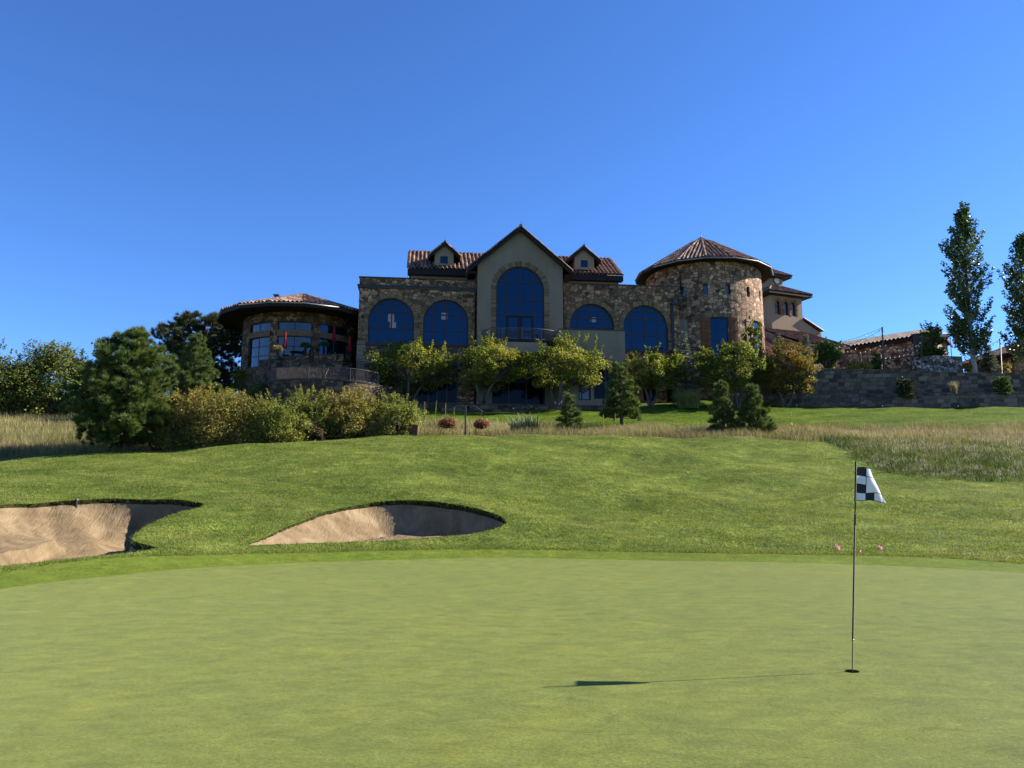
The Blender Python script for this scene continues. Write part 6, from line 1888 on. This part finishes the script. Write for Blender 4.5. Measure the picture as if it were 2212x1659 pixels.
# rough: short blades on the bank
N = 900000
a_ = rg.uniform(-0.74, 0.74, N); Yg = np.sqrt(rg.uniform(13.5 ** 2, 49 ** 2, N)); Xg = a_ * Yg
PP = np.stack([Xg, Yg], 1)
k = (Yg < ridge_y(a_) + 0.1) & (rg.uniform(0, 1, N) < np.where(Yg < 32, 1.0, np.interp(Yg, [32, 48], [0.8, 0.5]))) & (Yg > _green_edge(a_) - 1)
PP = PP[k]
k = ~inside(PP, COLLAR)
for L in BUNK: k &= ~inside(PP, L)
PP = PP[k]
n = len(PP)
hgt = rg.uniform(0.025, 0.07, n) * (0.7 + 0.6 * lownoise(PP[:, 0], PP[:, 1], 1.3))
tt = np.clip(0.18 + 0.30 * lownoise(PP[:, 0], PP[:, 1], 0.6, 0.6) + 0.28 * lownoise(PP[:, 0] * 0.6, PP[:, 1] * 1.6, 3.1, 1.6) + 0.09 * np.tanh(3 * np.sin(2 * PI * (PP[:, 0] * 0.55 + PP[:, 1] * 0.83) / 2.6)) + rg.normal(0, 0.2, n), 0, 1)
blade_mesh('rough_grass', PP[:, 0], PP[:, 1], gz(PP[:, 0], PP[:, 1]) - 0.005, hgt, rg.uniform(0.012, 0.03, n), 0.5, M_greeng, tt, rg, 'short rough grass blades on the bank behind the green')
# tufts hanging over the bunker edges
ex, ey, ez_, eh, et = [], [], [], [], []
for L, back, nrm in LIPS:
    n = len(L); m = 26
    idx = np.repeat(np.arange(n), m)
    o = rg.uniform(-0.02, 0.14, len(idx))
    p = L[idx] + nrm[idx] * o[:, None] + rg.normal(0, 0.04, (len(idx), 2))
    ex.append(p[:, 0]); ey.append(p[:, 1]); ez_.append(gz(p[:, 0], p[:, 1]) - 0.03 - 0.16 * back[idx] * (rg.uniform(0, 1, len(idx)) ** 2) * (o < 0.05))
    eh.append(rg.uniform(0.04, 0.10, len(idx)) * (0.7 + 0.6 * back[idx])); et.append(np.clip(rg.normal(0.4, 0.22, len(idx)), 0, 1))
ex, ey, ez_, eh, et = map(np.concatenate, (ex, ey, ez_, eh, et))
blade_mesh('bunker_edge_grass', ex, ey, ez_, eh, rg.uniform(0.010, 0.02, len(ex)), 0.7, M_greeng, et, rg, 'ragged grass fringe hanging over the bunker edges')
# longer blades where the rough meets the collar
cidx = rg.integers(0, len(COLLAR), 60000)
nC = np.roll(COLLAR, -1, 0) - COLLAR; nC = np.stack([nC[:, 1], -nC[:, 0]], 1); nC /= np.linalg.norm(nC, axis=1)[:, None]
areaC = np.sum(COLLAR[:, 0] * np.roll(COLLAR, -1, 0)[:, 1] - np.roll(COLLAR, -1, 0)[:, 0] * COLLAR[:, 1])
p = COLLAR[cidx] + nC[cidx] * np.sign(areaC) * np.abs(rg.normal(0, 0.22, 60000))[:, None] + rg.normal(0, 0.1, (60000, 2))
p = p[(p[:, 1] > 12)]
for L in BUNK: p = p[~inside(p, L)]
p = p[~inside(p, COLLAR)]
blade_mesh('collar_edge_grass', p[:, 0], p[:, 1], gz(p[:, 0], p[:, 1]) - 0.005, rg.uniform(0.04, 0.09, len(p)), rg.uniform(0.008, 0.016, len(p)), 0.4, M_greeng, np.clip(rg.normal(0.45, 0.2, len(p)), 0, 1), rg, 'rough grass standing up along the edge of the collar')


def clump(name, label, cat, px, py, Y, n, h, w, spread, lean, mat, tr_, group=None, zb=None):
    r = np.random.default_rng(int(px))
    c = at(px, py, Y); z = float(gz(c.x, Y)) if zb is None else zb
    root = empty(name, (c.x, Y, z), 0, label, cat, group)
    a = r.uniform(0, 2 * PI, n); q = spread * np.sqrt(r.uniform(0, 1, n))
    X, Yv = np.cos(a) * q, np.sin(a) * q * 0.7
    blade_mesh('blades', X, Yv, np.zeros(n) - 0.02, r.uniform(0.55, 1.1, n) * h, r.uniform(0.7, 1.3, n) * w, lean, mat, np.clip(r.normal(tr_, 0.2, n), 0, 1), r, None, True, root)
    return root


M_reed = leaf_mat('reed_blade', [(0, (0.075, 0.113, 0.045)), (0.6, (0.165, 0.202, 0.082)), (1, (0.269, 0.254, 0.128))], 0.3)
clump('reed_clump', 'pale green reeds left of the smallest young pine', 'reeds', 1134, 938, 50.5, 420, 1.45, 0.05, 1.0, 0.22, M_reed, 0.5)
clump('ornamental_grass', 'arching green ornamental grass below the spruce', 'grass clump', 1487, 884, 70.3, 1500, 1.75, 0.035, 0.95, 0.42, leaf_mat('fountain_grass', [(0, (0.123, 0.145, 0.035)), (1, (0.317, 0.308, 0.106))], 0.35), 0.5)
clump('feather_grass', 'tan feather grass clump on the ledge below the retaining wall', 'grass clump', 2064, 856, 73, 420, 1.4, 0.035, 0.16, 0.16, M_straw, 0.7, None, ZP(2064, 856, 73))
M_mull = leaf_mat('dry_stalk', [(0, (0.225, 0.197, 0.042)), (1, (0.387, 0.317, 0.084))], 0.2)


def stalk(px, py0, py1, Y, label, green=False):
    r = np.random.default_rng(int(px * 3))
    b = at(px, py1, Y); h = at(px, py0, Y).z - b.z; z = float(gz(b.x, Y))
    h = max(h + (b.z - z), 0.4)
    root = empty('mullein_stalk', (b.x, Y, z), 0, label, 'plant', 'dry flower stalks in the meadow')
    mb = MB(); lean_ = r.normal(0, 0.05)
    mb.tube([(0, 0, -.05), (lean_ * .4, 0, h * .5), (lean_, 0, h)], [0.014, 0.012, 0.008], 5); mb.build('stem', M_mull, root)
    n = 150; t = r.uniform(0.35, 1.0, n)
    C = np.stack([lean_ * t, np.zeros(n), h * t], 1) + r.normal(0, 0.022, (n, 3))
    n2 = 40; C2 = np.stack([np.zeros(n2), np.zeros(n2), r.uniform(0.02, 0.3, n2) * h], 1) + r.normal(0, 0.06, (n2, 3)) * np.array([1, 1, .3])
    V, Fc = leaf_quads(np.concatenate([C, C2]), np.concatenate([np.full(n, .05), np.full(n2, .14)]), 0.5, r)
    np_mesh('seed_head', V, Fc, M_greeng if green else M_mull, root, tint=r.uniform(0, 1, n + n2))


for px, y0, y1, Y, lb, g in ((1796, 916, 947, 52.8, 'bright yellow dry stalk right of the paired young pines', 0), (1710, 890, 920, 57, 'thin pale stalk at the lawn edge behind the paired pines', 0), (1329, 893, 922, 56, 'yellow stalk below the young pine before the stucco box', 0),
                             (1303, 896, 922, 56, 'slim stalk left of the young pine before the stucco box', 0), (2010, 905, 940, 51, 'pale stalk above the mound', 0), (962, 872, 900, 57, 'tall green stalk above the left flower basket', 1), (940, 866, 905, 56, 'tallest green stalk left of the flower baskets', 1), (917, 868, 905, 55, 'green stalk above the brown box', 1),
                             (980, 880, 905, 57, 'short green stalk between pole and left basket', 1), (1640, 925, 950, 50.4, 'low stalk at the foot of the right paired pine', 0)):
    stalk(px, y0, y1, Y, lb, g)
# ------------------------------------------------------------------ flagstick and hole
FB = Vector((3.3168, 7.851, float(gz(3.3168, 7.851))))
M_black = plain('black_satin_paint', (0.008, 0.008, 0.009), 0.6, 0.2, 6, 0.12)
M_brass = plain('brass_ferrule', (0.35, 0.2, 0.08), 0.4, 0.15, 6, 0.5, 0.7)
pin = empty('flagstick', FB, 0, 'black flagstick with a checkered flag standing in the hole', 'flagstick')
tipv = Vector((3.499 - 3.3168, 0, 2.038))
pt_ = lambda t: tipv * t
mb = MB(); mb.tube([pt_(-0.03), pt_(0.135)], [0.0055, 0.0055], 10); mb.tube([pt_(0.15), pt_(0.74)], [0.0095, 0.0085], 12); mb.tube([pt_(0.755), pt_(0.80)], [0.006, 0.006], 10); mb.tube([pt_(0.80), pt_(1.0)], [0.010, 0.010], 12)
mb.tube([pt_(1.0), pt_(1.004)], [0.010, 0.006], 12)
mb.build('pole', M_black, pin)
for t0, t1 in ((0.135, 0.15), (0.74, 0.755)):
    mb = MB(); mb.tube([pt_(t0), pt_((t0 + t1) / 2), pt_(t1)], [0.008, 0.0115, 0.009], 10); mb.build('ferrule', M_brass, pin)


def flag_mat(name, col):
    m = NT(name)
    d = m.n('ShaderNodeBsdfPrincipled', {'Base Color': col, 'Roughness': 0.45, 'Specular IOR Level': 0.4})
    t = m.n('ShaderNodeBsdfTranslucent', {'Color': col})
    x = m.n('ShaderNodeMixShader', {0: 0.4})
    m.nt.links.new(d.outputs[0], x.inputs[1]); m.nt.links.new(t.outputs[0], x.inputs[2]); m.nt.links.new(x.outputs[0], m.out.inputs[0])
    return m.mat


M_fw, M_fb, M_fg = flag_mat('white_flag_cloth', (0.72, 0.73, 0.74)), flag_mat('black_flag_cloth', (0.012, 0.012, 0.016)), flag_mat('grey_flag_cloth', (0.16, 0.15, 0.18))
zt0 = at(1849, 1009.5, FB.y).z - FB.z; zt1 = at(1848, 1080.5, FB.y).z - FB.z
NU, NV = 48, 48
Wf = 0.37
grid = []
for j in range(NV + 1):
    v = j / NV
    z = zt0 + (zt1 - zt0) * v
    p = Vector((tipv.x * z / tipv.z + 0.008, 0.0, z)); row = [p.copy()]
    u0 = 0.34 + 0.36 * v ** 1.1
    x, y = p.x, 0.0
    for i in range(1, NU + 1):
        u = i / NU
        th = R(83 - 30 * v) * min(1, max(0, (u - u0 + 0.12) / 0.30)) ** 1.3
        x += math.cos(th) * Wf / NU; y += math.sin(th) * Wf / NU
        dz = -0.035 * (u ** 1.6) * (0.35 + 0.65 * v) + 0.006 * math.sin(9 * u + 4 * v) - 0.012 * (1 - v) * u
        yy = y + 0.008 * math.sin(7 * u - 9 * v) * u
        row.append(Vector((x, yy, z + dz)))
    grid.append(row)
mb = MB()
pat = ['BWGB', 'WWWW', 'BWWW', 'WBWG']
key = {'B': 1, 'W': 0, 'G': 2}
for j in range(NV):
    for i in range(NU):
        r_, c_ = int(4 * j / NV), int(4 * i / NU)
        m_ = key[pat[r_][c_]]
        lj, li = j % (NV // 4), i % (NU // 4)
        if (lj == 0 and j and not (r_ == 2 and c_ >= 1)) or j >= NV - 1 or j == 0 or (li == 0 and i and i <= NU // 4 + 1): m_ = 1
        mb.face([grid[j][i], grid[j][i + 1], grid[j + 1][i + 1], grid[j + 1][i]], mat=m_, smooth=True)
mb.build('flag', [M_fw, M_fb, M_fg], pin)
hole = empty('golf_hole', FB, 0, 'dark round hole at the foot of the flagstick', 'hole')
mb = MB()
ring = [Vector((0.058 * math.cos(a), 0.058 * math.sin(a), 0.006)) for a in np.linspace(0, 2 * PI, 33)[:-1]]
mb.poly(ring); mb.build('hole_shadow', plain('hole_dark', (0.004, 0.004, 0.003), 0.9, 0.1, 3, 0.0), hole)
mb = MB()
for k in range(32):
    a, b = 2 * PI * k / 32, 2 * PI * (k + 1) / 32
    q = lambda rr, t, z: Vector((rr * math.cos(t), rr * math.sin(t), z))
    mb.face([q(.056, a, .007), q(.056, b, .007), q(.064, b, .009), q(.064, a, .009)]); mb.face([q(.064, a, .009), q(.064, b, .009), q(.066, b, -.004), q(.066, a, -.004)])
mb.build('rim', plain('soil_rim', (0.03, 0.03, 0.012), 0.9, 0.3, 30, 0.0), hole)

# pink wire markers
M_pink = flag_mat('pink_marker_plastic', (0.92, 0.30, 0.46))
for i, (px, py, s, lb) in enumerate(((1804.7, 1185.5, 1.15, 'drooping pink marker flag left of the flagstick'), (1860.7, 1192.5, 0.6, 'small pink marker flag just right of the flagstick'), (1897.8, 1181.5, 0.65, 'small upright pink marker flag beside the rounder pink one'), (1907, 1189.5, 0.95, 'rounder pink marker flag, farthest right of the four'))):
    hx, hy = hit(px, py + 5)
    s *= 1.35; e = empty('marker_flag', (hx, hy, float(gz(hx, hy))), 0, lb, 'marker flag', 'pink marker flags at the edge of the green')
    mb = MB(); mb.bar((0, 0, -.03), (0, 0, .13 * s + .03), 0.004); mb.build('wire', M_lead, e)
    mb = MB(); r_ = random.Random(i)
    rows_ = [(0, .125), (.035, .12), (.065, .09), (.085, .05), (.095, .02)]
    for (xa, za), (xb, zb_) in zip(rows_[:-1], rows_[1:]):
        k = 1 if i % 2 == 0 else -1
        mb.face([(k * xa * s, .01 * math.sin(xa * 50), (za + .02) * s), (k * xb * s, .02 * math.sin(xb * 40), (zb_ + .02) * s), (k * xb * s * .8, .03 * math.sin(xb * 40), (zb_ - .04) * s), (k * xa * s, .02 * math.sin(xa * 30), (za - .05) * s)], smooth=True)
    mb.build('flag', M_pink, e)

# post in the back edge of the left bunker
lp = [q for q, bk in zip(BUNK[0], LIPS[0][1]) if bk > .5]
hx, hy = min(lp, key=lambda q: abs(q[0] / q[1] - (166 - 1106) / FP * .99)); hy -= .10
bp = empty('bunker_post', (hx, hy, float(gz(hx, hy)) - .20), 0, 'short dark post with a grey cap at the back of the left bunker', 'post')
mb = MB(); mb.tube([(0, 0, -.1), (0, 0, .2)], .045, 10); mb.build('post', M_dark, bp)
mb = MB(); mb.tube([(0, 0, .2), (0, 0, .24), (0, 0, .262)], [.06, .06, .04], 12); mb.build('cap', M_lead, bp)

# ------------------------------------------------------------------ flower baskets on a scrolled post
bY = 47.8
b0 = at(1005, 940, bY); zb_ = float(gz(b0.x, bY)); top_ = at(1005, 876, bY).z
post = empty('basket_post', (b0.x, bY, zb_), 0, 'dark iron post with two curled arms for hanging baskets', 'post')
mb = MB(); mb.bar((0, 0, -.3), (0, 0, top_ - zb_), 0.10); mb.build('pole', M_rail, post)
Hh = top_ - zb_
for sg in (-1, 1):
    mb = MB()
    e = at(1005 + sg * 38, 890, bY); ex = e.x - b0.x; ez_ = e.z - zb_
    pts = [Vector((0, 0, Hh - .02))] + [Vector((ex * t, 0, Hh + 0.06 * math.sin(PI * t) - (Hh - ez_) * t ** 2.2)) for t in np.linspace(.15, 1, 9)]
    mb.tube(pts, .014, 6)
    mb.tube([Vector((ex * .62 + .09 * math.cos(a) * (1 - a / 12), 0, Hh - .2 + .09 * math.sin(a) * (1 - a / 12))) for a in np.linspace(0, 9, 18)], .010, 5)
    mb.build('arm', M_rail, post)
M_redf = leaf_mat('red_blossom', [(0, (0.10, 0.012, 0.01)), (0.7, (0.22, 0.03, 0.022)), (1, (0.35, 0.1, 0.06))], 0.3)
M_trail = leaf_mat('trailing_leaf', [(0, (0.08, 0.08, 0.025)), (0.6, (0.22, 0.19, 0.06)), (1, (0.38, 0.31, 0.13))], 0.35)
for x0, x1, y0, y1, lb in ((947, 985, 898, 932, 'hanging basket of red flowers on the left arm of the iron post'), (1023, 1057, 900, 934, 'hanging basket of red flowers on the right arm of the iron post')):
    xa, xb, zt_, zbt, bx = box_at(x0, x1, y0, y1, bY, (x0 + x1) / 2)
    cz = (zt_ + zbt) / 2
    e = empty('hanging_basket', (bx, bY, cz), 0, lb, 'flower basket', 'hanging flower baskets')
    r = np.random.default_rng(int(x0)); rr = (xb - xa) / 2
    mb = MB(); mb.tube([(0, 0, -.28), (0, 0, -.2), (0, 0, -.02), (0, 0, .02)], [.06, .2, .27, .28], 14)
    mb.build('bowl', M_dark, e)
    mb = MB()
    for k in range(3):
        a = 2 * PI * k / 3; mb.bar((.27 * math.cos(a), .27 * math.sin(a), 0), (0, 0, (at(1024, 889, bY).z) - cz), .01)
    mb.build('hanger', M_rail, e)
    d = unit(r.normal(0, 1, (1100, 3))); P_ = d * np.array([rr, rr, .30]) * r.uniform(.55, 1.08, (1100, 1)) + np.array([0, 0, .02])
    V, Fc = leaf_quads(P_, .075, .9, r, out=d); np_mesh('flowers', V, Fc, M_redf, e, tint=r.uniform(0, 1, len(P_)))
    n = 900; a = r.uniform(0, 2 * PI, n); t = r.uniform(0, 1, n); up_ = r.uniform(0, 1, n) < .5
    P_ = np.stack([np.cos(a) * rr * (1.0 - .25 * t), np.sin(a) * rr * (1.0 - .25 * t), np.where(up_, .12 + .42 * t * r.uniform(.4, 1, n), -.05 - .62 * t * (np.sin(a * 3) > -.2))], 1)
    P_[:, 0] *= np.where(up_, .8, 1); P_ += r.normal(0, .03, P_.shape)
    V, Fc = leaf_quads(P_, .07, .7, r); np_mesh('trailing_leaves', V, Fc, M_trail, e, tint=r.uniform(0, 1, n))
# rusty brown box at the end of the bushes
bo = at(894, 940, 48.6); bz_ = float(gz(bo.x, 48.6))
zt_ = at(894, 915, 48.6).z - bz_
e = empty('wooden_box', (bo.x, 48.6, bz_), R(-14), 'weathered brown wooden box at the end of the bushes', 'box')
M_bw = tint_mat('weathered_brown_wood', [(0, (0.055, 0.03, 0.02)), (1, (0.15, 0.075, 0.05))], 0.85, 0.1, 0.8, 8, 0.6)
mb = MB(); rw = random.Random(3); nb_ = 5
for k in range(nb_):
    x0, x1 = -.27 + .54 * k / nb_, -.27 + .54 * (k + .96) / nb_
    lean_ = lambda x: x * 1.08 + .03
    za, zb2 = zt_ * (1.0 - .16 * (x0 + .27) / .54), zt_ * (1.0 - .16 * (x1 + .27) / .54)
    mb.hexa([Vector(p) for p in ((x0, -.16, -.3), (x1, -.16, -.3), (x1, .2, -.3), (x0, .2, -.3), (lean_(x0), -.12, za), (lean_(x1), -.12, zb2), (lean_(x1), .2, zb2), (lean_(x0), .2, za))], tint=rw.random())
mb.build('boards', M_bw, e)
mb = MB(); mb.bar((-.27, -.175, zt_ * .3), (.29, -.175, zt_ * .27), .03, .07); mb.bar((-.27, -.15, zt_ * .8), (.30, -.15, zt_ * .72), .03, .07); mb.build('rail', M_bw, e)

# ------------------------------------------------------------------ patio furniture by the pavilion
M_red = plain('red_umbrella_cloth', (0.17, 0.007, 0.006), 0.75, 0.2, 6, 0.15)
M_tan = plain('tan_umbrella_cloth', (0.16, 0.115, 0.075), 0.85, 0.2, 5, 0.1)
M_furn = plain('dark_wicker', (0.03, 0.022, 0.018), 0.7, 0.3, 10, 0.2)


def closed_umbrella(px, y0, y1, Y, zfloor, mat, label, group, seed, wid=0.19):
    c = at(px, y1, Y); e = empty('patio_umbrella', (c.x, Y, zfloor), 0, label, 'umbrella', group)
    zt_, zb_ = at(px, y0, Y).z - zfloor, c.z - zfloor
    mb = MB(); mb.tube([(0, 0, 0.05), (0, 0, zt_ + .02)], .025, 8); mb.build('pole', M_lead, e)
    mb = MB(); mb.tube([(0, 0, 0), (0, 0, .06), (0, 0, .09)], [.26, .26, .05], 14); mb.build('base', M_dark, e)
    r_ = random.Random(seed); n = 20; prof_ = [(1.0, .02), (.93, .07), (.75, .10), (.5, .115), (.42, .10), (.2, wid * .85), (.05, wid), (0, wid * .8)]
    mb = MB(); rings = []
    for t, rad in prof_:
        z = zb_ + (zt_ - zb_) * t
        rings.append([Vector(((rad * (1 + .22 * (-1) ** k * (1 - t))) * math.cos(2 * PI * k / n), (rad * (1 + .22 * (-1) ** k * (1 - t))) * math.sin(2 * PI * k / n), z + (.05 * (-1) ** k if t < .06 else 0))) for k in range(n)])
    for A_, B_ in zip(rings[:-1], rings[1:]):
        for k in range(n): mb.face([A_[k], A_[(k + 1) % n], B_[(k + 1) % n], B_[k]], smooth=True)
    mb.build('canopy', mat, e)
    mb = MB(); z = zb_ + (zt_ - zb_) * .44; mb.tube([(0, 0, z - .02), (0, 0, z + .02)], .118, 14); mb.build('tie', M_dark, e)


G = 'closed red umbrellas on the pavilion patio'
closed_umbrella(615, 714, 752, 70.2, pzf, M_red, 'closed red umbrella in front of the bright pavilion windows', G, 1)
closed_umbrella(721, 704, 738, 71.5, pzf, M_red, 'closed red umbrella before the dark patio doors', G, 2)
closed_umbrella(754.5, 725, 759, 70.6, pzf, M_red, 'closed red umbrella at the top of the stone stair', G, 3)
closed_umbrella(1860, 761, 791, 78.5, ZP(1860, 799, 78.5), M_tan, 'closed tan umbrella on the upper terrace', None, 4, 0.36)


def planter(px, py, Y, zf_, label, seed):
    c = at(px, py, Y); e = empty('potted_plant', (c.x, Y, zf_), 0, label, 'plant', 'potted plants on the pavilion patio')
    hz = max(c.z - zf_, .5); r = np.random.default_rng(seed)
    mb = MB(); mb.tube([(0, 0, 0), (0, 0, .05), (0, 0, hz - .1), (0, 0, hz)], [.2, .2, .10, .26], 12); mb.build('pot', M_dark, e)
    n = 700; d = unit(r.normal(0, 1, (n, 3))); P_ = d * np.array([.55, .45, .26]) * r.uniform(.5, 1.05, (n, 1)) + np.array([0, 0, hz + .12]); P_[:, 2] -= .5 * np.clip(np.hypot(P_[:, 0], P_[:, 1]) - .35, 0, 1)
    V, Fc = leaf_quads(P_, .11, .7, r); np_mesh('foliage', V, Fc, M_trail if seed == 1 else M_shrubg, e, tint=r.uniform(0, 1, n))


planter(600, 755, 69.8, pzf, 'yellow leaved potted plant left of the first red umbrella', 1)
planter(660, 748, 70.8, pzf, 'trailing dark potted plant before the pavilion windows', 2)
planter(700, 745, 71.6, pzf, 'small pale potted plant left of the patio doors', 3)
ct = at(640, 765, 70.0)
tb = empty('patio_table', (ct.x, 70.0, pzf), 0, 'dark round patio table behind the upper patio wall', 'table')
mb = MB(); mb.tube([(0, 0, .70), (0, 0, .75)], .6, 18); mb.build('tabletop', M_furn, tb)
for k in range(4):
    a = PI / 4 + PI / 2 * k; mb = MB(); mb.bar((.5 * math.cos(a), .5 * math.sin(a), 0), (.42 * math.cos(a), .42 * math.sin(a), .7), .05); mb.build('leg', M_furn, tb)


def chair(x, y, rz, label):
    e = empty('patio_chair', (x, y, pzf), rz, label, 'chair', 'dark patio chairs by the pavilion')
    mb = MB(); mb.box((-.26, -.26, .40), (.26, .26, .46)); mb.build('seat', M_furn, e)
    mb = MB(); mb.hexa([Vector(p) for p in ((-.26, .22, .46), (.26, .22, .46), (.26, .27, .46), (-.26, .27, .46), (-.25, .34, .95), (.25, .34, .95), (.25, .38, .95), (-.25, .38, .95))]); mb.build('backrest', M_furn, e)
    for sx in (-1, 1):
        for sy in (-1, 1):
            mb = MB(); mb.bar((sx * .25, sy * .25, 0), (sx * .23, sy * .23, .40), .04); mb.build('leg', M_furn, e)


chair(ct.x - .95, 70.0, R(90), 'dark patio chair left of the round table')
chair(ct.x + .95, 70.0, R(-90), 'dark patio chair right of the round table')
chair(ct.x + 2.6, 70.6, R(-60), 'dark patio chair standing apart near the patio doors')

# ------------------------------------------------------------------ light poles, string lights, wall lights
M_pole = plain('brown_steel_pole', (0.10, 0.07, 0.055), 0.55, 0.2, 4, 0.35)
tops = {}
for px0, px, y0, y1, Y, rad, lb in ((1910, 1905.6, 708, 797, 77.2, .085, 'tall brown light pole holding the string lights'), (1991, 1990.5, 722, 801, 77.5, .05, 'thin light pole before the boulder wall'), (2163, 2160, 733, 806, 76.4, .075, 'light pole between the two poplars')):
    b = at(px0, y1, Y); t = at(px, y0, Y)
    e = empty('light_pole', b, 0, lb, 'pole', 'string light poles on the terrace')
    mb = MB(); mb.tube([(0, 0, -.6), t - b], [rad, rad * .9], 10); mb.build('pole', M_pole, e)
    mb = MB(); mb.tube([t - b, t - b + Vector((0, 0, .06))], [rad * 1.25, rad * .9], 10); mb.build('pole_cap', M_pole, e)
    tops[px0] = t
M_bulb = plain('white_glass_bulb', (0.85, 0.84, 0.80), 0.25, 0.02, 3, 0.5)
M_cord = plain('black_cord', (0.02, 0.02, 0.022), 0.6, 0.1, 3, 0.2)
bulb_me = None


def string_light(a, b, sag, n, label, hang=.16, rad=.062):
    global bulb_me
    a, b = Vector(a), Vector(b)
    e = empty('string_light', a, 0, label, 'string light', 'string lights over the terrace')
    f_ = lambda t: (b - a) * t - Vector((0, 0, sag * 4 * t * (1 - t)))
    mb = MB(); mb.tube([f_(t) for t in np.linspace(0, 1, 17)], .018, 5); mb.build('cord', M_cord, e)
    if bulb_me is None:
        m_ = MB(); m_.tube([(0, 0, 0), (0, 0, -hang + .06)], .012, 5); m_.tube([(0, 0, -hang + .06 - .11 * k) for k in (0, .25, .6, .9, 1.0)], [rad * .5, rad * .8, rad, rad * .6, .01], 10)
        o = m_.build('bulb', M_bulb, e); bulb_me = o
        o.location = f_(.5 / n); st_ = 1
    else: st_ = 0
    for k in range(st_, n):
        o = bulb_me.copy(); COL.objects.link(o); o.parent = e; o.location = f_((k + .5) / n)


tp1, tp2, tp3 = tops[1910], tops[1991], tops[2163]
kk = lambda px, py, Y: at(px, py, Y)
string_light(tp1, kk(1786, 744, 88), .25, 9, 'upper string light strand from the tall pole to the tiled roof')
string_light(tp1 - Vector((0, 0, .12)), kk(1796, 748, 86), .45, 9, 'lower string light strand from the tall pole to the tiled roof')
string_light(kk(1812, 763, 83), kk(1906, 742, 79), .35, 9, 'string light strand over the rubble patio wall')
string_light(kk(1808, 757, 86), kk(1852, 750, 86), .2, 5, 'short string light strand under the tiled eaves')
string_light(tp1 - Vector((0, 0, 1.6)), tp2 - Vector((0, 0, .6)), .8, 9, 'string light strand between the tall pole and the thin pole')
string_light(kk(1908, 771, 80.5), kk(1986, 752, 79), .25, 8, 'low string light strand above the short stone wall')
string_light(tp3, kk(2122, 748, 84), .15, 4, 'string light strand left of the right light pole')
for i, (px, py, lb) in enumerate(((1720.6, 875.6, 'small white wall light below the rust tinged maple'), (1906, 876.8, 'small wall light below the stepped end of the low wall'), (2069.5, 877, 'small wall light below the tan feather grass'), (1109, 882, 'small white light on the planter wall behind the reeds'))):
    if i < 3: c = at(px, py, YL(px) - .08)
    else:
        s_, z_ = F(px, py, -4.58); c = HO + E1 * s_ + EN * -4.58 + Vector((0, 0, z_))
    e = empty('wall_light', c, 0, lb, 'light', 'small lights along the low walls')
    mb = MB(); mb.box((-.07, -.03, -.06), (.07, .04, .06)); mb.build('housing', M_dark, e)
    mb = MB(); mb.tube([(0, -.035, 0), (0, -.06, 0)], [.06, .05], 10); mb.build('lens', M_white, e)
# ------------------------------------------------------------------ camera, sun, sky
cd = bpy.data.cameras.new('camera')
cam = bpy.data.objects.new('camera', cd)
COL.objects.link(cam)
cam.location = (0, 0, ZC)
cam.rotation_euler = (PI / 2 + PITCH, 0, 0)
cd.sensor_width = 36
cd.lens = 36 * FP / 2212
cd.clip_start = 0.1
cd.clip_end = 5000
scene.camera = cam

SUN_EL, SUN_AZ = R(31.5), math.atan2(3.32, 0.766)
sd = Vector((math.sin(SUN_AZ) * math.cos(SUN_EL), math.cos(SUN_AZ) * math.cos(SUN_EL), math.sin(SUN_EL)))
ld = bpy.data.lights.new('sun', 'SUN')
ld.energy = 5.0
ld.angle = R(0.53)
ld.color = (1.0, 0.93, 0.82)
lo = bpy.data.objects.new('sun', ld)
COL.objects.link(lo)
lo.rotation_euler = sd.to_track_quat('Z', 'Y').to_euler()

w = bpy.data.worlds.new('World')
scene.world = w
w.use_nodes = True
nt = w.node_tree
nt.nodes.clear()
sky = nt.nodes.new('ShaderNodeTexSky')
sky.sky_type = 'NISHITA'
sky.sun_disc = False
sky.sun_elevation = SUN_EL
sky.sun_rotation = SUN_AZ
sky.altitude = 2000
sky.air_density = 1.0
sky.dust_density = 0.3
sky.ozone_density = 3.0
hs = nt.nodes.new('ShaderNodeHueSaturation')
hs.inputs['Saturation'].default_value = 1.12
hs.inputs['Hue'].default_value = 0.5
bg = nt.nodes.new('ShaderNodeBackground')
bg.inputs['Strength'].default_value = 0.068
wo = nt.nodes.new('ShaderNodeOutputWorld')
nt.links.new(sky.outputs[0], hs.inputs['Color'])
mx = nt.nodes.new('ShaderNodeMix'); mx.data_type = 'RGBA'; mx.blend_type = 'MULTIPLY'
mx.inputs[0].default_value = 1.0; mx.inputs[7].default_value = (0.70, 0.90, 1.22, 1)
nt.links.new(hs.outputs[0], mx.inputs[6])
nt.links.new(mx.outputs[2], bg.inputs[0])
nt.links.new(bg.outputs[0], wo.inputs[0])

scene.view_settings.view_transform = 'Standard'
scene.view_settings.look = 'None'
scene.view_settings.exposure = 1.60
scene.view_settings.gamma = 1
scene.cycles.use_denoising = True
scene.cycles.max_bounces = 6
scene.cycles.transparent_max_bounces = 12
scene.cycles.sample_clamp_indirect = 6
